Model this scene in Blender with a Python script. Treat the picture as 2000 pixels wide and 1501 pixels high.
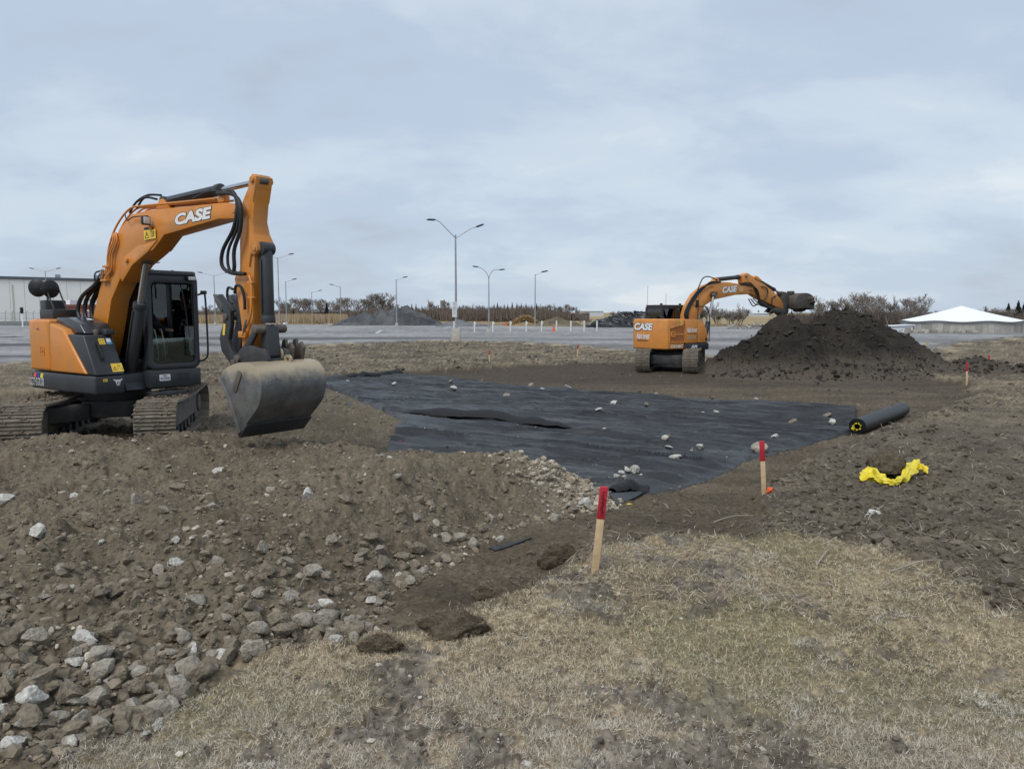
import bpy, bmesh, math, random
import numpy as np
from mathutils import Vector, Matrix

random.seed(11)
rng = np.random.default_rng(11)
for o in list(bpy.data.objects):
    bpy.data.objects.remove(o)
S = bpy.context.scene
COL = S.collection
PI = math.pi
R = math.radians

# ------------------------------------------------------------------ camera
F, CX, CY, ZC = 1511.0, 1000.0, 750.5, 1.8
PITCH = math.atan((750.5 - 610) / F)
cam = bpy.data.objects.new('camera', bpy.data.cameras.new('camera'))
COL.objects.link(cam)
cam.data.sensor_width = 36
cam.data.lens = 36 * F / 2000
cam.data.clip_start = 0.05
cam.data.clip_end = 9000
cam.location = (0, 0, ZC)
cam.rotation_euler = (PI / 2 - PITCH, 0, 0)
S.camera = cam

# ------------------------------------------------------------------ sky, sun, exposure
SUN_EL, SUN_AZ = R(52), R(215)          # high, behind the left shoulder, behind the cloud deck
w = bpy.data.worlds.new('World')
S.world = w
w.use_nodes = True
nt = w.node_tree
nt.nodes.clear()
N = nt.nodes.new
L = nt.links.new
sky = N('ShaderNodeTexSky')
sky.sky_type = 'NISHITA'
sky.sun_disc = False
sky.sun_elevation = SUN_EL
sky.sun_rotation = SUN_AZ
bg1 = N('ShaderNodeBackground'); bg1.inputs[1].default_value = 0.085
L(sky.outputs[0], bg1.inputs[0])
tc = N('ShaderNodeTexCoord')
sep = N('ShaderNodeSeparateXYZ'); L(tc.outputs['Generated'], sep.inputs[0])
def math_node(op, a, b=None, clamp=False):
    n = N('ShaderNodeMath'); n.operation = op; n.use_clamp = clamp
    for i, v in enumerate((a, b)):
        if v is None: continue
        if isinstance(v, (int, float)): n.inputs[i].default_value = v
        else: L(v, n.inputs[i])
    return n.outputs[0]
zz = math_node('ADD', math_node('MAXIMUM', sep.outputs[2], 0.0), 0.30)
px = math_node('DIVIDE', sep.outputs[0], zz)
py = math_node('DIVIDE', sep.outputs[1], zz)
cmb = N('ShaderNodeCombineXYZ'); L(px, cmb.inputs[0]); L(py, cmb.inputs[1])
def noise(scale, det, rough, dist, off):
    m = N('ShaderNodeMapping'); m.inputs['Location'].default_value = off
    m.inputs['Scale'].default_value = (1.15, 1.5, 1)
    m.inputs['Rotation'].default_value = (0, 0, R(-28))
    L(cmb.outputs[0], m.inputs[0])
    n = N('ShaderNodeTexNoise'); n.inputs['Scale'].default_value = scale
    n.inputs['Detail'].default_value = det; n.inputs['Roughness'].default_value = rough
    n.inputs['Distortion'].default_value = dist
    L(m.outputs[0], n.inputs['Vector'])
    return n.outputs['Fac']
def ramp(fac, stops):
    r = N('ShaderNodeValToRGB'); L(fac, r.inputs[0])
    e = r.color_ramp.elements
    while len(e) < len(stops): e.new(0.5)
    for k, (p, c) in zip(e, stops): k.position = p; k.color = (*c, 1)
    r.color_ramp.interpolation = 'EASE'
    return r.outputs[0]
n1 = noise(0.6, 5, 0.52, 0.15, (3.1, 1.7, 0))
n2 = noise(1.9, 8, 0.58, 0.25, (7.3, 2.2, 4))
nn = math_node('ADD', math_node('MULTIPLY', n1, 0.62), math_node('MULTIPLY', n2, 0.38))
ccol = ramp(nn, [(0.33, (0.41, 0.465, 0.55)), (0.45, (0.455, 0.54, 0.655)), (0.54, (0.54, 0.62, 0.71)), (0.64, (0.67, 0.725, 0.765))])
bg2 = N('ShaderNodeBackground'); bg2.inputs[1].default_value = 0.83
L(ccol, bg2.inputs[0])
mx = N('ShaderNodeMixShader'); mx.inputs[0].default_value = 0.9
L(bg1.outputs[0], mx.inputs[1]); L(bg2.outputs[0], mx.inputs[2])
wo = N('ShaderNodeOutputWorld'); L(mx.outputs[0], wo.inputs[0])

sun = bpy.data.objects.new('sun', bpy.data.lights.new('sun', 'SUN'))
COL.objects.link(sun)
sun.data.energy = 1.5
sun.data.angle = R(28)
sun.data.color = (1.0, 0.97, 0.93)
sd = Vector((math.sin(SUN_AZ) * math.cos(SUN_EL), math.cos(SUN_AZ) * math.cos(SUN_EL), math.sin(SUN_EL)))
sun.rotation_euler = sd.to_track_quat('Z', 'Y').to_euler()
S.view_settings.view_transform = 'Standard'
S.view_settings.look = 'None'
S.view_settings.exposure = 0.50
S.view_settings.gamma = 1.0
S.view_settings.use_curve_mapping = False
S.cycles.max_bounces = 6
S.cycles.transparent_max_bounces = 12

# ------------------------------------------------------------------ small maths
def ray(px, py):
    x = (px - CX) / F; y = -(py - CY) / F
    return np.array([x, math.cos(PITCH) + y * math.sin(PITCH), -math.sin(PITCH) + y * math.cos(PITCH)])
def gnd(px, py, z=0.0):                      # where the sight line meets height z
    r = ray(px, py); t = (z - ZC) / r[2]
    return np.array([t * r[0], t * r[1], z])
def at(px, py, d):                           # point on the sight line at distance d
    r = ray(px, py); t = d / r[1]
    return Vector((t * r[0], d, ZC + t * r[2]))
def hsh(ix, iy, seed):
    n = (ix.astype(np.int64) * 374761393 + iy.astype(np.int64) * 668265263 + seed * 974634777) & 0xFFFFFFFF
    n = ((n ^ (n >> 13)) * 1274126177) & 0xFFFFFFFF
    n = n ^ (n >> 16)
    return (n & 0xFFFFFF) / float(0xFFFFFF)
def vn(x, y, seed=0):                        # value noise -1..1
    x = np.asarray(x, float); y = np.asarray(y, float)
    ix = np.floor(x); iy = np.floor(y); fx = x - ix; fy = y - iy
    fx = fx * fx * fx * (fx * (fx * 6 - 15) + 10); fy = fy * fy * fy * (fy * (fy * 6 - 15) + 10)
    a = hsh(ix, iy, seed); b = hsh(ix + 1, iy, seed); c = hsh(ix, iy + 1, seed); d = hsh(ix + 1, iy + 1, seed)
    return (a + (b - a) * fx + (c - a) * fy + (a - b - c + d) * fx * fy) * 2 - 1
def fbm(x, y, oct=4, seed=0, gain=0.5, lac=2.03):
    s = 0; a = 1.0; t = 0
    for k in range(oct):
        s = s + a * vn(x, y, seed + k * 17); t += a
        x, y = x * lac * 0.8 - y * lac * 0.6 + 3.1, x * lac * 0.6 + y * lac * 0.8 - 1.7
        a *= gain
    return s / t
def sstep(a, b, x):
    t = np.clip((x - a) / (b - a), 0, 1); return t * t * (3 - 2 * t)
def sdist(P, x, y):                          # signed distance to a polygon, positive inside
    P = np.asarray(P, float); d = np.full(np.shape(x), 1e9); ins = np.zeros(np.shape(x), bool)
    for i in range(len(P)):
        ax, ay = P[i - 1]; bx, by = P[i]
        ex, ey = bx - ax, by - ay
        t = np.clip(((x - ax) * ex + (y - ay) * ey) / (ex * ex + ey * ey + 1e-12), 0, 1)
        d = np.minimum(d, (x - ax - t * ex) ** 2 + (y - ay - t * ey) ** 2)
        if abs(ey) > 1e-12:
            c = ((ay > y) != (by > y)) & (x < ex * (y - ay) / ey + ax)
            ins ^= c
    return np.where(ins, 1, -1) * np.sqrt(d)

# ------------------------------------------------------------------ materials
MATS = {}
def _var(nt, col, var, scale, attr=None):
    n = nt.nodes; l = nt.links
    tcx = n.new('ShaderNodeTexCoord')
    nz = n.new('ShaderNodeTexNoise'); nz.inputs['Scale'].default_value = scale; nz.inputs['Detail'].default_value = 6
    l.new(tcx.outputs['Object'], nz.inputs['Vector'])
    mp = n.new('ShaderNodeMapRange'); mp.inputs[1].default_value = 0.3; mp.inputs[2].default_value = 0.7
    mp.inputs[3].default_value = 1 - var; mp.inputs[4].default_value = 1 + var
    l.new(nz.outputs['Fac'], mp.inputs[0])
    mul = n.new('ShaderNodeMixRGB'); mul.blend_type = 'MULTIPLY'; mul.inputs[0].default_value = 1
    if attr:
        a = n.new('ShaderNodeAttribute'); a.attribute_name = attr; l.new(a.outputs['Color'], mul.inputs[1])
    else:
        mul.inputs[1].default_value = (*col, 1)
    l.new(mp.outputs[0], mul.inputs[2])
    return tcx, nz, mul
def mat(name, col=(0.5, 0.5, 0.5), rough=0.6, metal=0.0, var=0.1, scale=3.0, bump=0.0, bscale=40.0, zmud=None, dirt=None, dirt_amt=0.4, dirt_scale=2.0, attr=None, coat=0.0, spec=0.5):
    if name in MATS: return MATS[name]
    m = bpy.data.materials.new(name); m.use_nodes = True
    nt = m.node_tree; n = nt.nodes; l = nt.links
    b = n['Principled BSDF']
    b.inputs['Roughness'].default_value = rough; b.inputs['Metallic'].default_value = metal
    b.inputs['Specular IOR Level'].default_value = spec
    if coat: b.inputs['Coat Weight'].default_value = coat; b.inputs['Coat Roughness'].default_value = 0.15
    tcx, nz, mul = _var(nt, col, var, scale, attr)
    out = mul.outputs[0]
    if dirt:
        n2 = n.new('ShaderNodeTexNoise'); n2.inputs['Scale'].default_value = dirt_scale; n2.inputs['Detail'].default_value = 9
        n2.inputs['Roughness'].default_value = 0.65
        l.new(tcx.outputs['Object'], n2.inputs['Vector'])
        r = n.new('ShaderNodeMapRange'); r.inputs[1].default_value = 0.62 - dirt_amt * 0.35; r.inputs[2].default_value = 0.75 - dirt_amt * 0.2
        r.inputs[4].default_value = min(1.0, dirt_amt * 1.2)
        l.new(n2.outputs['Fac'], r.inputs[0])
        mxx = n.new('ShaderNodeMixRGB'); l.new(r.outputs[0], mxx.inputs[0]); l.new(out, mxx.inputs[1]); mxx.inputs[2].default_value = (*dirt, 1)
        out = mxx.outputs[0]
        rr = n.new('ShaderNodeMapRange'); rr.inputs[3].default_value = rough; rr.inputs[4].default_value = 0.9
        l.new(r.outputs[0], rr.inputs[0]); l.new(rr.outputs[0], b.inputs['Roughness'])
    if zmud:                                   # dried mud clinging to the upper side, ragged edge
        z0, z1, mc = zmud
        sp_ = n.new('ShaderNodeSeparateXYZ'); l.new(tcx.outputs['Object'], sp_.inputs[0])
        n3 = n.new('ShaderNodeTexNoise'); n3.inputs['Scale'].default_value = 5; n3.inputs['Detail'].default_value = 10; n3.inputs['Roughness'].default_value = 0.7
        l.new(tcx.outputs['Object'], n3.inputs['Vector'])
        ma = n.new('ShaderNodeMath'); ma.operation = 'MULTIPLY_ADD'; l.new(n3.outputs['Fac'], ma.inputs[0]); ma.inputs[1].default_value = (z1 - z0) * 2.4; l.new(sp_.outputs[2], ma.inputs[2])
        rz = n.new('ShaderNodeMapRange'); rz.inputs[1].default_value = z0 + (z1 - z0) * 1.2; rz.inputs[2].default_value = z1 + (z1 - z0) * 1.2; l.new(ma.outputs[0], rz.inputs[0])
        mz = n.new('ShaderNodeMixRGB'); l.new(rz.outputs[0], mz.inputs[0]); l.new(out, mz.inputs[1]); mz.inputs[2].default_value = (*mc, 1); out = mz.outputs[0]
    l.new(out, b.inputs['Base Color'])
    if bump:
        nb = n.new('ShaderNodeTexNoise'); nb.inputs['Scale'].default_value = bscale; nb.inputs['Detail'].default_value = 6
        l.new(tcx.outputs['Object'], nb.inputs['Vector'])
        bp = n.new('ShaderNodeBump'); bp.inputs['Strength'].default_value = 1.0; bp.inputs['Distance'].default_value = bump
        l.new(nb.outputs['Fac'], bp.inputs['Height']); l.new(bp.outputs[0], b.inputs['Normal'])
    MATS[name] = m
    return m
def glass(name, tint, refl=0.08):
    if name in MATS: return MATS[name]
    m = bpy.data.materials.new(name); m.use_nodes = True
    nt = m.node_tree; n = nt.nodes; l = nt.links; n.clear()
    t = n.new('ShaderNodeBsdfTransparent'); t.inputs[0].default_value = (*tint, 1)
    g = n.new('ShaderNodeBsdfGlossy'); g.inputs['Roughness'].default_value = 0.03
    fr = n.new('ShaderNodeFresnel'); fr.inputs[0].default_value = 1.5
    ad = n.new('ShaderNodeMath'); ad.operation = 'ADD'; ad.inputs[1].default_value = refl - 0.04; ad.use_clamp = True
    l.new(fr.outputs[0], ad.inputs[0])
    x = n.new('ShaderNodeMixShader'); l.new(ad.outputs[0], x.inputs[0]); l.new(t.outputs[0], x.inputs[1]); l.new(g.outputs[0], x.inputs[2])
    o = n.new('ShaderNodeOutputMaterial'); l.new(x.outputs[0], o.inputs[0])
    MATS[name] = m
    return m

MUD = (0.125, 0.10, 0.075)
m_orange = mat('orange_paint', (0.62, 0.222, 0.027), 0.36, var=0.05, scale=1.5, dirt=(0.36, 0.215, 0.095), dirt_amt=0.42, dirt_scale=2.2, coat=0.12)
m_orange2 = mat('faded_orange_paint', (0.62, 0.245, 0.05), 0.45, var=0.07, scale=1.5, dirt=(0.26, 0.15, 0.07), dirt_amt=0.35, dirt_scale=2.2)
m_dark = mat('charcoal_paint', (0.030, 0.033, 0.037), 0.42, var=0.1, dirt=(0.07, 0.066, 0.06), dirt_amt=0.25, dirt_scale=1.8)
m_gloss = mat('glossy_charcoal', (0.035, 0.038, 0.044), 0.22, var=0.08, dirt=(0.08, 0.075, 0.07), dirt_amt=0.15)
m_black = mat('black_rubber', (0.012, 0.013, 0.014), 0.55, var=0.2)
m_steel = mat('chrome_rod', (0.55, 0.56, 0.57), 0.22, metal=1.0, var=0.05)
m_frame = mat('muddy_track_frame', (0.075, 0.07, 0.063), 0.7, var=0.3, scale=5, dirt=(0.19, 0.16, 0.125), dirt_amt=0.6, dirt_scale=3.5, bump=0.01, bscale=20)
m_chassis = mat('dusty_chassis', (0.032, 0.034, 0.036), 0.6, var=0.2, dirt=MUD, dirt_amt=0.4, dirt_scale=3)
m_shoe = mat('muddy_track_steel', (0.17, 0.145, 0.115), 0.85, var=0.3, scale=6, dirt=(0.22, 0.185, 0.145), dirt_amt=0.5, dirt_scale=5, bump=0.012, bscale=25)
m_pin = mat('worn_steel', (0.16, 0.14, 0.12), 0.5, metal=0.6, var=0.3, dirt=(0.16, 0.11, 0.06), dirt_amt=0.4, dirt_scale=6)
m_bucket = mat('bucket_steel', (0.150, 0.148, 0.144), 0.42, metal=0.4, var=0.35, scale=5, dirt=(0.20, 0.16, 0.118), dirt_amt=0.34, dirt_scale=2.6, bump=0.004, bscale=30, zmud=(1.20, 1.36, (0.44, 0.36, 0.25)))
m_crust = mat('dried_mud_crust', (0.36, 0.29, 0.205), 0.9, var=0.25, scale=9, dirt=(0.20, 0.16, 0.12), dirt_amt=0.4, dirt_scale=6, bump=0.02, bscale=18)
m_bucket2 = mat('soil_caked_bucket', (0.055, 0.052, 0.045), 0.8, var=0.3, dirt=(0.11, 0.09, 0.07), dirt_amt=0.6, dirt_scale=2, bump=0.02, bscale=8)
m_white = mat('white_vinyl', (0.78, 0.78, 0.77), 0.5, var=0.04)
m_ink = mat('black_vinyl', (0.012, 0.012, 0.013), 0.5, var=0.1)
m_yellow = mat('yellow_sticker', (0.80, 0.55, 0.06), 0.5, var=0.04)
m_cabin = mat('cabin_black', (0.016, 0.017, 0.018), 0.6, var=0.2)
m_wood = mat('pale_lath', (0.56, 0.41, 0.24), 0.7, var=0.15, scale=14)
m_red = mat('red_marking_paint', (0.46, 0.018, 0.035), 0.55, var=0.15, scale=14)
m_rock = mat('pale_rock', (0.32, 0.285, 0.232), 0.9, var=0.35, scale=3, dirt=(0.175, 0.15, 0.115), dirt_amt=0.5, dirt_scale=1.6, bump=0.02, bscale=3.2)
m_rockw = mat('whitish_rock', (0.54, 0.515, 0.465), 0.9, var=0.3, scale=3, dirt=(0.19, 0.16, 0.125), dirt_amt=0.5, dirt_scale=2.0, bump=0.02, bscale=3.2)
m_rockb = mat('soil_brown_rock', (0.19, 0.156, 0.112), 0.95, var=0.35, scale=3, dirt=(0.25, 0.225, 0.185), dirt_amt=0.3, dirt_scale=2.0, bump=0.02, bscale=3.2)
m_attr = mat('stone_mix', attr='Col', rough=0.93, var=0.25, scale=14, bump=0.008, bscale=30)
m_soilattr = mat('earth', attr='Col', rough=0.96, var=0.30, scale=24, bump=0.028, bscale=26, spec=0.2)
m_galv = mat('galvanised_steel', (0.34, 0.36, 0.38), 0.45, metal=0.5, var=0.1)
m_conc = mat('concrete', (0.42, 0.39, 0.345), 0.9, var=0.15, scale=4, bump=0.004, dirt=(0.28, 0.25, 0.21), dirt_amt=0.35)

# ------------------------------------------------------------------ mesh helpers
def tag(o, label=None, cat=None, group=None, kind=None):
    if label: o['label'] = label
    if cat: o['category'] = cat
    if group: o['group'] = group
    if kind: o['kind'] = kind
    return o
def link(name, me, parent=None):
    o = bpy.data.objects.new(name, me)
    COL.objects.link(o)
    if parent is not None: o.parent = parent
    return o
def empty(name, loc=(0, 0, 0), rz=0.0):
    o = link(name, None); o.location = loc; o.rotation_euler = (0, 0, rz); o.empty_display_size = 0.2
    return o
def finish(me, smooth=True, ang=32):
    if smooth:
        me.polygons.foreach_set('use_smooth', [True] * len(me.polygons))
        me.set_sharp_from_angle(angle=R(ang))
    me.update()
def npmesh(name, V, Fq, mat_, col=None, smooth=False):
    me = bpy.data.meshes.new(name)
    V = np.asarray(V, np.float32); Fq = np.asarray(Fq, np.int32); k = Fq.shape[1]
    me.vertices.add(len(V)); me.vertices.foreach_set('co', V.ravel())
    me.loops.add(Fq.size); me.loops.foreach_set('vertex_index', Fq.ravel())
    me.polygons.add(len(Fq)); me.polygons.foreach_set('loop_start', np.arange(0, Fq.size, k, dtype=np.int32))
    me.polygons.foreach_set('use_smooth', np.full(len(Fq), smooth))
    if col is not None:
        a = me.color_attributes.new('Col', 'FLOAT_COLOR', 'POINT')
        c = np.ones((len(V), 4), np.float32); c[:, :3] = col
        a.data.foreach_set('color', c.ravel())
    me.materials.append(mat_)
    me.update(calc_edges=True)
    return me
class MB:
    def __init__(s): s.v = []; s.f = []
    def add(s, V, Fs, M=None):
        b = len(s.v)
        for p in V:
            p = Vector(p)
            s.v.append(M @ p if M else p)
        s.f += [tuple(b + i for i in f) for f in Fs]
        return s
    def box(s, c, d, M=None):
        x, y, z = d[0] / 2, d[1] / 2, d[2] / 2
        V = [(c[0] + a * x, c[1] + b * y, c[2] + e * z) for e in (-1, 1) for b in (-1, 1) for a in (-1, 1)]
        return s.add(V, [(0, 2, 3, 1), (4, 5, 7, 6), (0, 1, 5, 4), (2, 6, 7, 3), (0, 4, 6, 2), (1, 3, 7, 5)], M)
    def prism(s, poly, t0, t1, ax='y', M=None, poly1=None):
        """poly: 2D points; ax y -> (x,z) profile, z -> (x,y) plan, x -> (y,z)"""
        f = {'y': lambda p, t: (p[0], t, p[1]), 'z': lambda p, t: (p[0], p[1], t), 'x': lambda p, t: (t, p[0], p[1])}[ax]
        n = len(poly)
        V = [f(p, t0) for p in poly] + [f(p, t1) for p in (poly1 or poly)]
        Fs = [tuple(range(n)), tuple(range(2 * n - 1, n - 1, -1))] + [(i, i + n, (i + 1) % n + n, (i + 1) % n) for i in range(n)]
        return s.add(V, Fs, M)
    def ring(s, outer, inner, t0, t1, ax='x', M=None):
        f = {'y': lambda p, t: (p[0], t, p[1]), 'z': lambda p, t: (p[0], p[1], t), 'x': lambda p, t: (t, p[0], p[1])}[ax]
        n = len(outer); V = []
        for t in (t0, t1): V += [f(p, t) for p in outer] + [f(p, t) for p in inner]
        Fs = []
        for i in range(n):
            j = (i + 1) % n
            Fs += [(i, j, n + j, n + i), (2 * n + i, 3 * n + i, 3 * n + j, 2 * n + j), (i, 2 * n + i, 2 * n + j, j), (n + i, n + j, 3 * n + j, 3 * n + i)]
        return s.add(V, Fs, M)
    def tube(s, pts, r, seg=8, caps=True, M=None):
        pts = [Vector(p) for p in pts]; n = len(pts)
        rr = r if isinstance(r, (list, tuple)) else [r] * n
        V = []; up = Vector((0.13, 0.21, 0.97)).normalized()
        prev = None
        for i, p in enumerate(pts):
            t = (pts[min(i + 1, n - 1)] - pts[max(i - 1, 0)]).normalized()
            a = prev - t * prev.dot(t) if prev is not None else up - t * up.dot(t)
            if a.length < 1e-3: a = Vector((1, 0, 0)) - t * t.x
            a.normalize(); prev = a
            b = t.cross(a)
            V += [p + (a * math.cos(2 * PI * k / seg) + b * math.sin(2 * PI * k / seg)) * rr[i] for k in range(seg)]
        Fs = [(i * seg + k, i * seg + (k + 1) % seg, (i + 1) * seg + (k + 1) % seg, (i + 1) * seg + k) for i in range(n - 1) for k in range(seg)]
        if caps: Fs += [tuple(range(seg - 1, -1, -1)), tuple(range((n - 1) * seg, n * seg))]
        return s.add(V, Fs, M)
    def cyl(s, a, b, r, seg=16, M=None): return s.tube([a, b], r, seg, True, M)
    def build(s, name, mt, parent=None, bev=0.0, smooth=True, seg=2, ang=30):
        me = bpy.data.meshes.new(name)
        me.from_pydata([tuple(p) for p in s.v], [], s.f)
        bm = bmesh.new(); bm.from_mesh(me)
        bmesh.ops.recalc_face_normals(bm, faces=bm.faces)
        if bev:
            es = [e for e in bm.edges if len(e.link_faces) == 2 and e.calc_face_angle(0) > R(ang)]
            bmesh.ops.bevel(bm, geom=es, offset=bev, segments=seg, profile=0.5, affect='EDGES', clamp_overlap=True)
        bm.to_mesh(me); bm.free()
        me.materials.append(mt)
        finish(me, smooth)
        return link(name, me, parent)
def rrect(x0, x1, y0, y1, r, n=5):
    P = []
    for cx, cy, a in ((x1 - r, y1 - r, 0), (x0 + r, y1 - r, 90), (x0 + r, y0 + r, 180), (x1 - r, y0 + r, 270)):
        P += [(cx + r * math.cos(R(a + 90 * k / n)), cy + r * math.sin(R(a + 90 * k / n))) for k in range(n + 1)]
    return P
def catmull(P, n=6):
    P = [Vector(p) for p in P]; out = []
    for i in range(len(P) - 1):
        a, b, c, d = P[max(i - 1, 0)], P[i], P[i + 1], P[min(i + 2, len(P) - 1)]
        for k in range(n):
            t = k / n
            out.append(0.5 * ((2 * b) + (c - a) * t + (2 * a - 5 * b + 4 * c - d) * t * t + (3 * b - a - 3 * c + d) * t ** 3))
    out.append(P[-1]); return out
def frame(o, u, v):
    u = Vector(u).normalized(); v = Vector(v); v = (v - u * v.dot(u)).normalized(); n = u.cross(v)
    return Matrix(((u.x, v.x, n.x, o[0]), (u.y, v.y, n.y, o[1]), (u.z, v.z, n.z, o[2]), (0, 0, 0, 1)))
def text(name, s, height, M, mt, parent, width=None, shear=0.0, off=0.0, depth=0.001, lift=0.002):
    """lettering as thin raised geometry, left/bottom at M's origin"""
    c = bpy.data.curves.new(name, 'FONT'); c.body = s; c.size = 1; c.shear = shear; c.offset = off; c.extrude = depth; c.resolution_u = 4
    t = bpy.data.objects.new(name, c); COL.objects.link(t)
    bpy.context.view_layer.update()
    me = bpy.data.meshes.new_from_object(t.evaluated_get(bpy.context.evaluated_depsgraph_get()))
    bpy.data.objects.remove(t); bpy.data.curves.remove(c)
    V = np.array([v.co[:] for v in me.vertices])
    x0, x1 = V[:, 0].min(), V[:, 0].max(); y0, y1 = V[:, 1].min(), V[:, 1].max()
    ky = height / (y1 - y0); kx = (width / (x1 - x0)) if width else ky
    for v, p in zip(me.vertices, V):
        v.co = M @ Vector(((p[0] - x0) * kx, (p[1] - y0) * ky, lift + (depth if p[2] > 0 else 0)))
    me.materials.clear(); me.materials.append(mt)
    me.name = name
    return link(name, me, parent)
def plate(name, M, w_, h_, mt, parent, lift=0.002, r=0.0):
    P = rrect(0, w_, 0, h_, r, 3) if r else [(0, 0), (w_, 0), (w_, h_), (0, h_)]
    return MB().prism(P, lift - 0.001, lift + 0.001, 'z', M).build(name, mt, parent, smooth=False)
def shape(name, M, polys, mt, parent, lift=0.004):
    b = MB()
    for P in polys: b.prism(P, lift - 0.0008, lift + 0.0008, 'z', M)
    return b.build(name, mt, parent, smooth=False)
def stroke(a, b, t):
    a = Vector(a); b = Vector(b); d = (b - a).normalized(); n = Vector((-d.y, d.x)) * t / 2
    return [tuple(a + n), tuple(b + n), tuple(b - n), tuple(a - n)]
def copy_tree(o, parent=None):
    c = o.copy(); COL.objects.link(c); c.parent = parent
    for ch in o.children: copy_tree(ch, c)
    return c

# ================================================================== terrain
def G(pts, z):
    return [tuple(gnd(a, b, z)[:2]) for a, b in pts]
# lawn, stripped bed, rubble bed and gravel lot outlines on the ground plan
P_LAWN = [(-9, -40), (-6, 0.5), (-3.2, 1.6)] + G([(100, 1530), (330, 1425), (455, 1315), (600, 1285), (720, 1262), (830, 1250), (1000, 1185), (1130, 1112), (1205, 1056), (1350, 1044), (1480, 1048), (1600, 1040), (1720, 1058), (1850, 1108), (1930, 1172), (1990, 1220)], -0.05) + [(6.5, 5.2), (9, 5.0), (40, 4), (40, -40)]
P_BED = G([(700, 1262), (830, 1250), (1000, 1185), (1130, 1112), (1205, 1056), (1350, 1044), (1480, 1048)], -0.08) + G([(1500, 975), (1560, 905), (1700, 850), (1830, 800), (1905, 768), (1885, 742), (1800, 733), (1420, 716), (1240, 708), (1000, 712), (820, 722), (640, 728)], -0.3) + [(-9, 24), (-14, 20), (-14, 8), (-6, 6)]
P_RUB = [(-14, -2), (-6, 0.4), (-3.2, 1.6)] + G([(100, 1535), (160, 1475), (330, 1420), (455, 1312), (600, 1283), (720, 1258)], -0.02) + G([(790, 1210), (880, 1150), (960, 1090), (1000, 1060), (1090, 1030), (1215, 988)], -0.3) + [(1.3, 9.2), (0.7, 9.75), (-0.3, 9.9), (-1.2, 10.1), (-1.7, 11.2)] + G([(778, 850), (805, 812), (700, 768), (640, 748)], -0.3) + [(-9, 23), (-15, 18), (-16, 4)]
P_LOT = G([(450, 688), (640, 672), (850, 665), (1000, 667), (1150, 677), (1250, 688), (1400, 696), (1600, 697), (1800, 690), (1870, 672), (2000, 657), (2500, 645)], -0.3) + [(95, 84), (80, 110), (40, 114), (10, 118), (-10, 140), (-250, 140), (-250, 28), (-24, 27)]
MOUNDS = [(-0.30, 8.35, 0.20, 1.0, 0.60), (0.76, 8.75, 0.20, 0.55, 0.42), (-1.5, 7.4, 0.14, 0.9, 0.8), (-2.45, 5.45, 0.17, 0.9, 0.55), (-3.9, 8.6, 0.12, 1.4, 0.9), (-0.9, 6.6, 0.10, 0.7, 0.6), (-5.6, 8.9, 0.10, 1.2, 0.8), (-3.3, 3.9, 0.12, 0.7, 0.6), (-4.5, 11.05, 0.24, 1.3, 0.5), (-3.2, 11.4, 0.16, 0.8, 0.6)]
def zones(x, y):
    wob = 0.16 * fbm(x * 1.3, y * 1.3, 3, 91) + 0.07 * fbm(x * 6, y * 6, 2, 92)
    far = np.clip(y / 9.0, 1, 6)
    return sdist(P_LAWN, x, y) + wob * 0.8, sdist(P_BED, x, y) + wob * 1.1, sdist(P_RUB, x, y) + wob, sdist(P_LOT, x, y) + wob * far * 1.6
def Hgt(x, y, full=False):
    x = np.asarray(x, float); y = np.asarray(y, float)
    r = np.hypot(x, y)
    dl, db, dr, dp = zones(x, y)
    h = -0.3 * sstep(4.5, 10.5, r)
    bed = sstep(-0.05, 0.28, db)
    h = h - 0.11 * bed * (1 - sstep(0, 2.0, y - 30))
    rub = sstep(0.0, 1.0, dr)
    back = 1 - sstep(9.6, 11.3, y + 0.12 * np.minimum(x, 0))
    pad = (0.20 + 0.26 * sstep(3.0, 7.0, y)) * back + 0.12 * (1 - back)
    hp = pad * rub * (1 - 0.5 * sstep(-1.3, 0.7, x) * sstep(6.5, 8.0, y))
    for mx_, my_, a, rx, ry in MOUNDS:
        q = np.sqrt(((x - mx_) / rx) ** 2 + ((y - my_) / ry) ** 2)
        hp = hp + a * np.exp(-q * q * 1.1) * rub
    h = h + hp
    near = 1 - sstep(24, 60, r)
    lawn = sstep(-0.05, 0.25, dl); lot = sstep(-0.3, 0.6, dp)
    till = np.clip(1 - lawn - bed - rub - lot, 0, 1)
    tf = 1 - 0.75 * sstep(9.5, 15, r)
    n1 = fbm(x * 1.1, y * 1.1, 3, 1); n2 = fbm(x * 4.2, y * 4.2, 4, 5); n3 = fbm(x * 15, y * 15, 3, 9)
    rid = 1 - np.abs(fbm(x * 6.5, y * 6.5, 3, 31)) * 2
    h = h + near * (n1 * (0.03 + 0.05 * rub) + n2 * (0.014 * lawn + 0.026 * bed * (1 - rub) + 0.05 * till * tf + 0.10 * rub) + n3 * ((0.014 + 0.03 * sstep(0.05, 0.3, mudn(x, y))) * lawn + 0.017 * bed * (1 - rub) + 0.030 * till * (0.4 + 0.6 * tf) + 0.042 * rub) + 0.022 * till * rid * tf)
    # turned-up rim along the edge of the stripped bed
    h = h + 0.07 * np.exp(-((db + 0.28) / 0.2) ** 2) * (1 - lawn * 0.7) * (1 - rub) * (0.6 + 0.6 * n2) * near
    h = h + lot * (0.04 * fbm(x * 0.2, y * 0.2, 3, 44) + 0.012 * n2) + (1 - near) * (1 - lot) * 0.06 * fbm(x * 0.5, y * 0.5, 3, 45)
    if full: return h, dl, db, dr, dp, (n1, n2, n3, rid)
    return h
def mixc(a, b, t): return a + (b - a) * np.clip(t, 0, 1)[:, None]
C_ = lambda *c: np.array([c])
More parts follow.
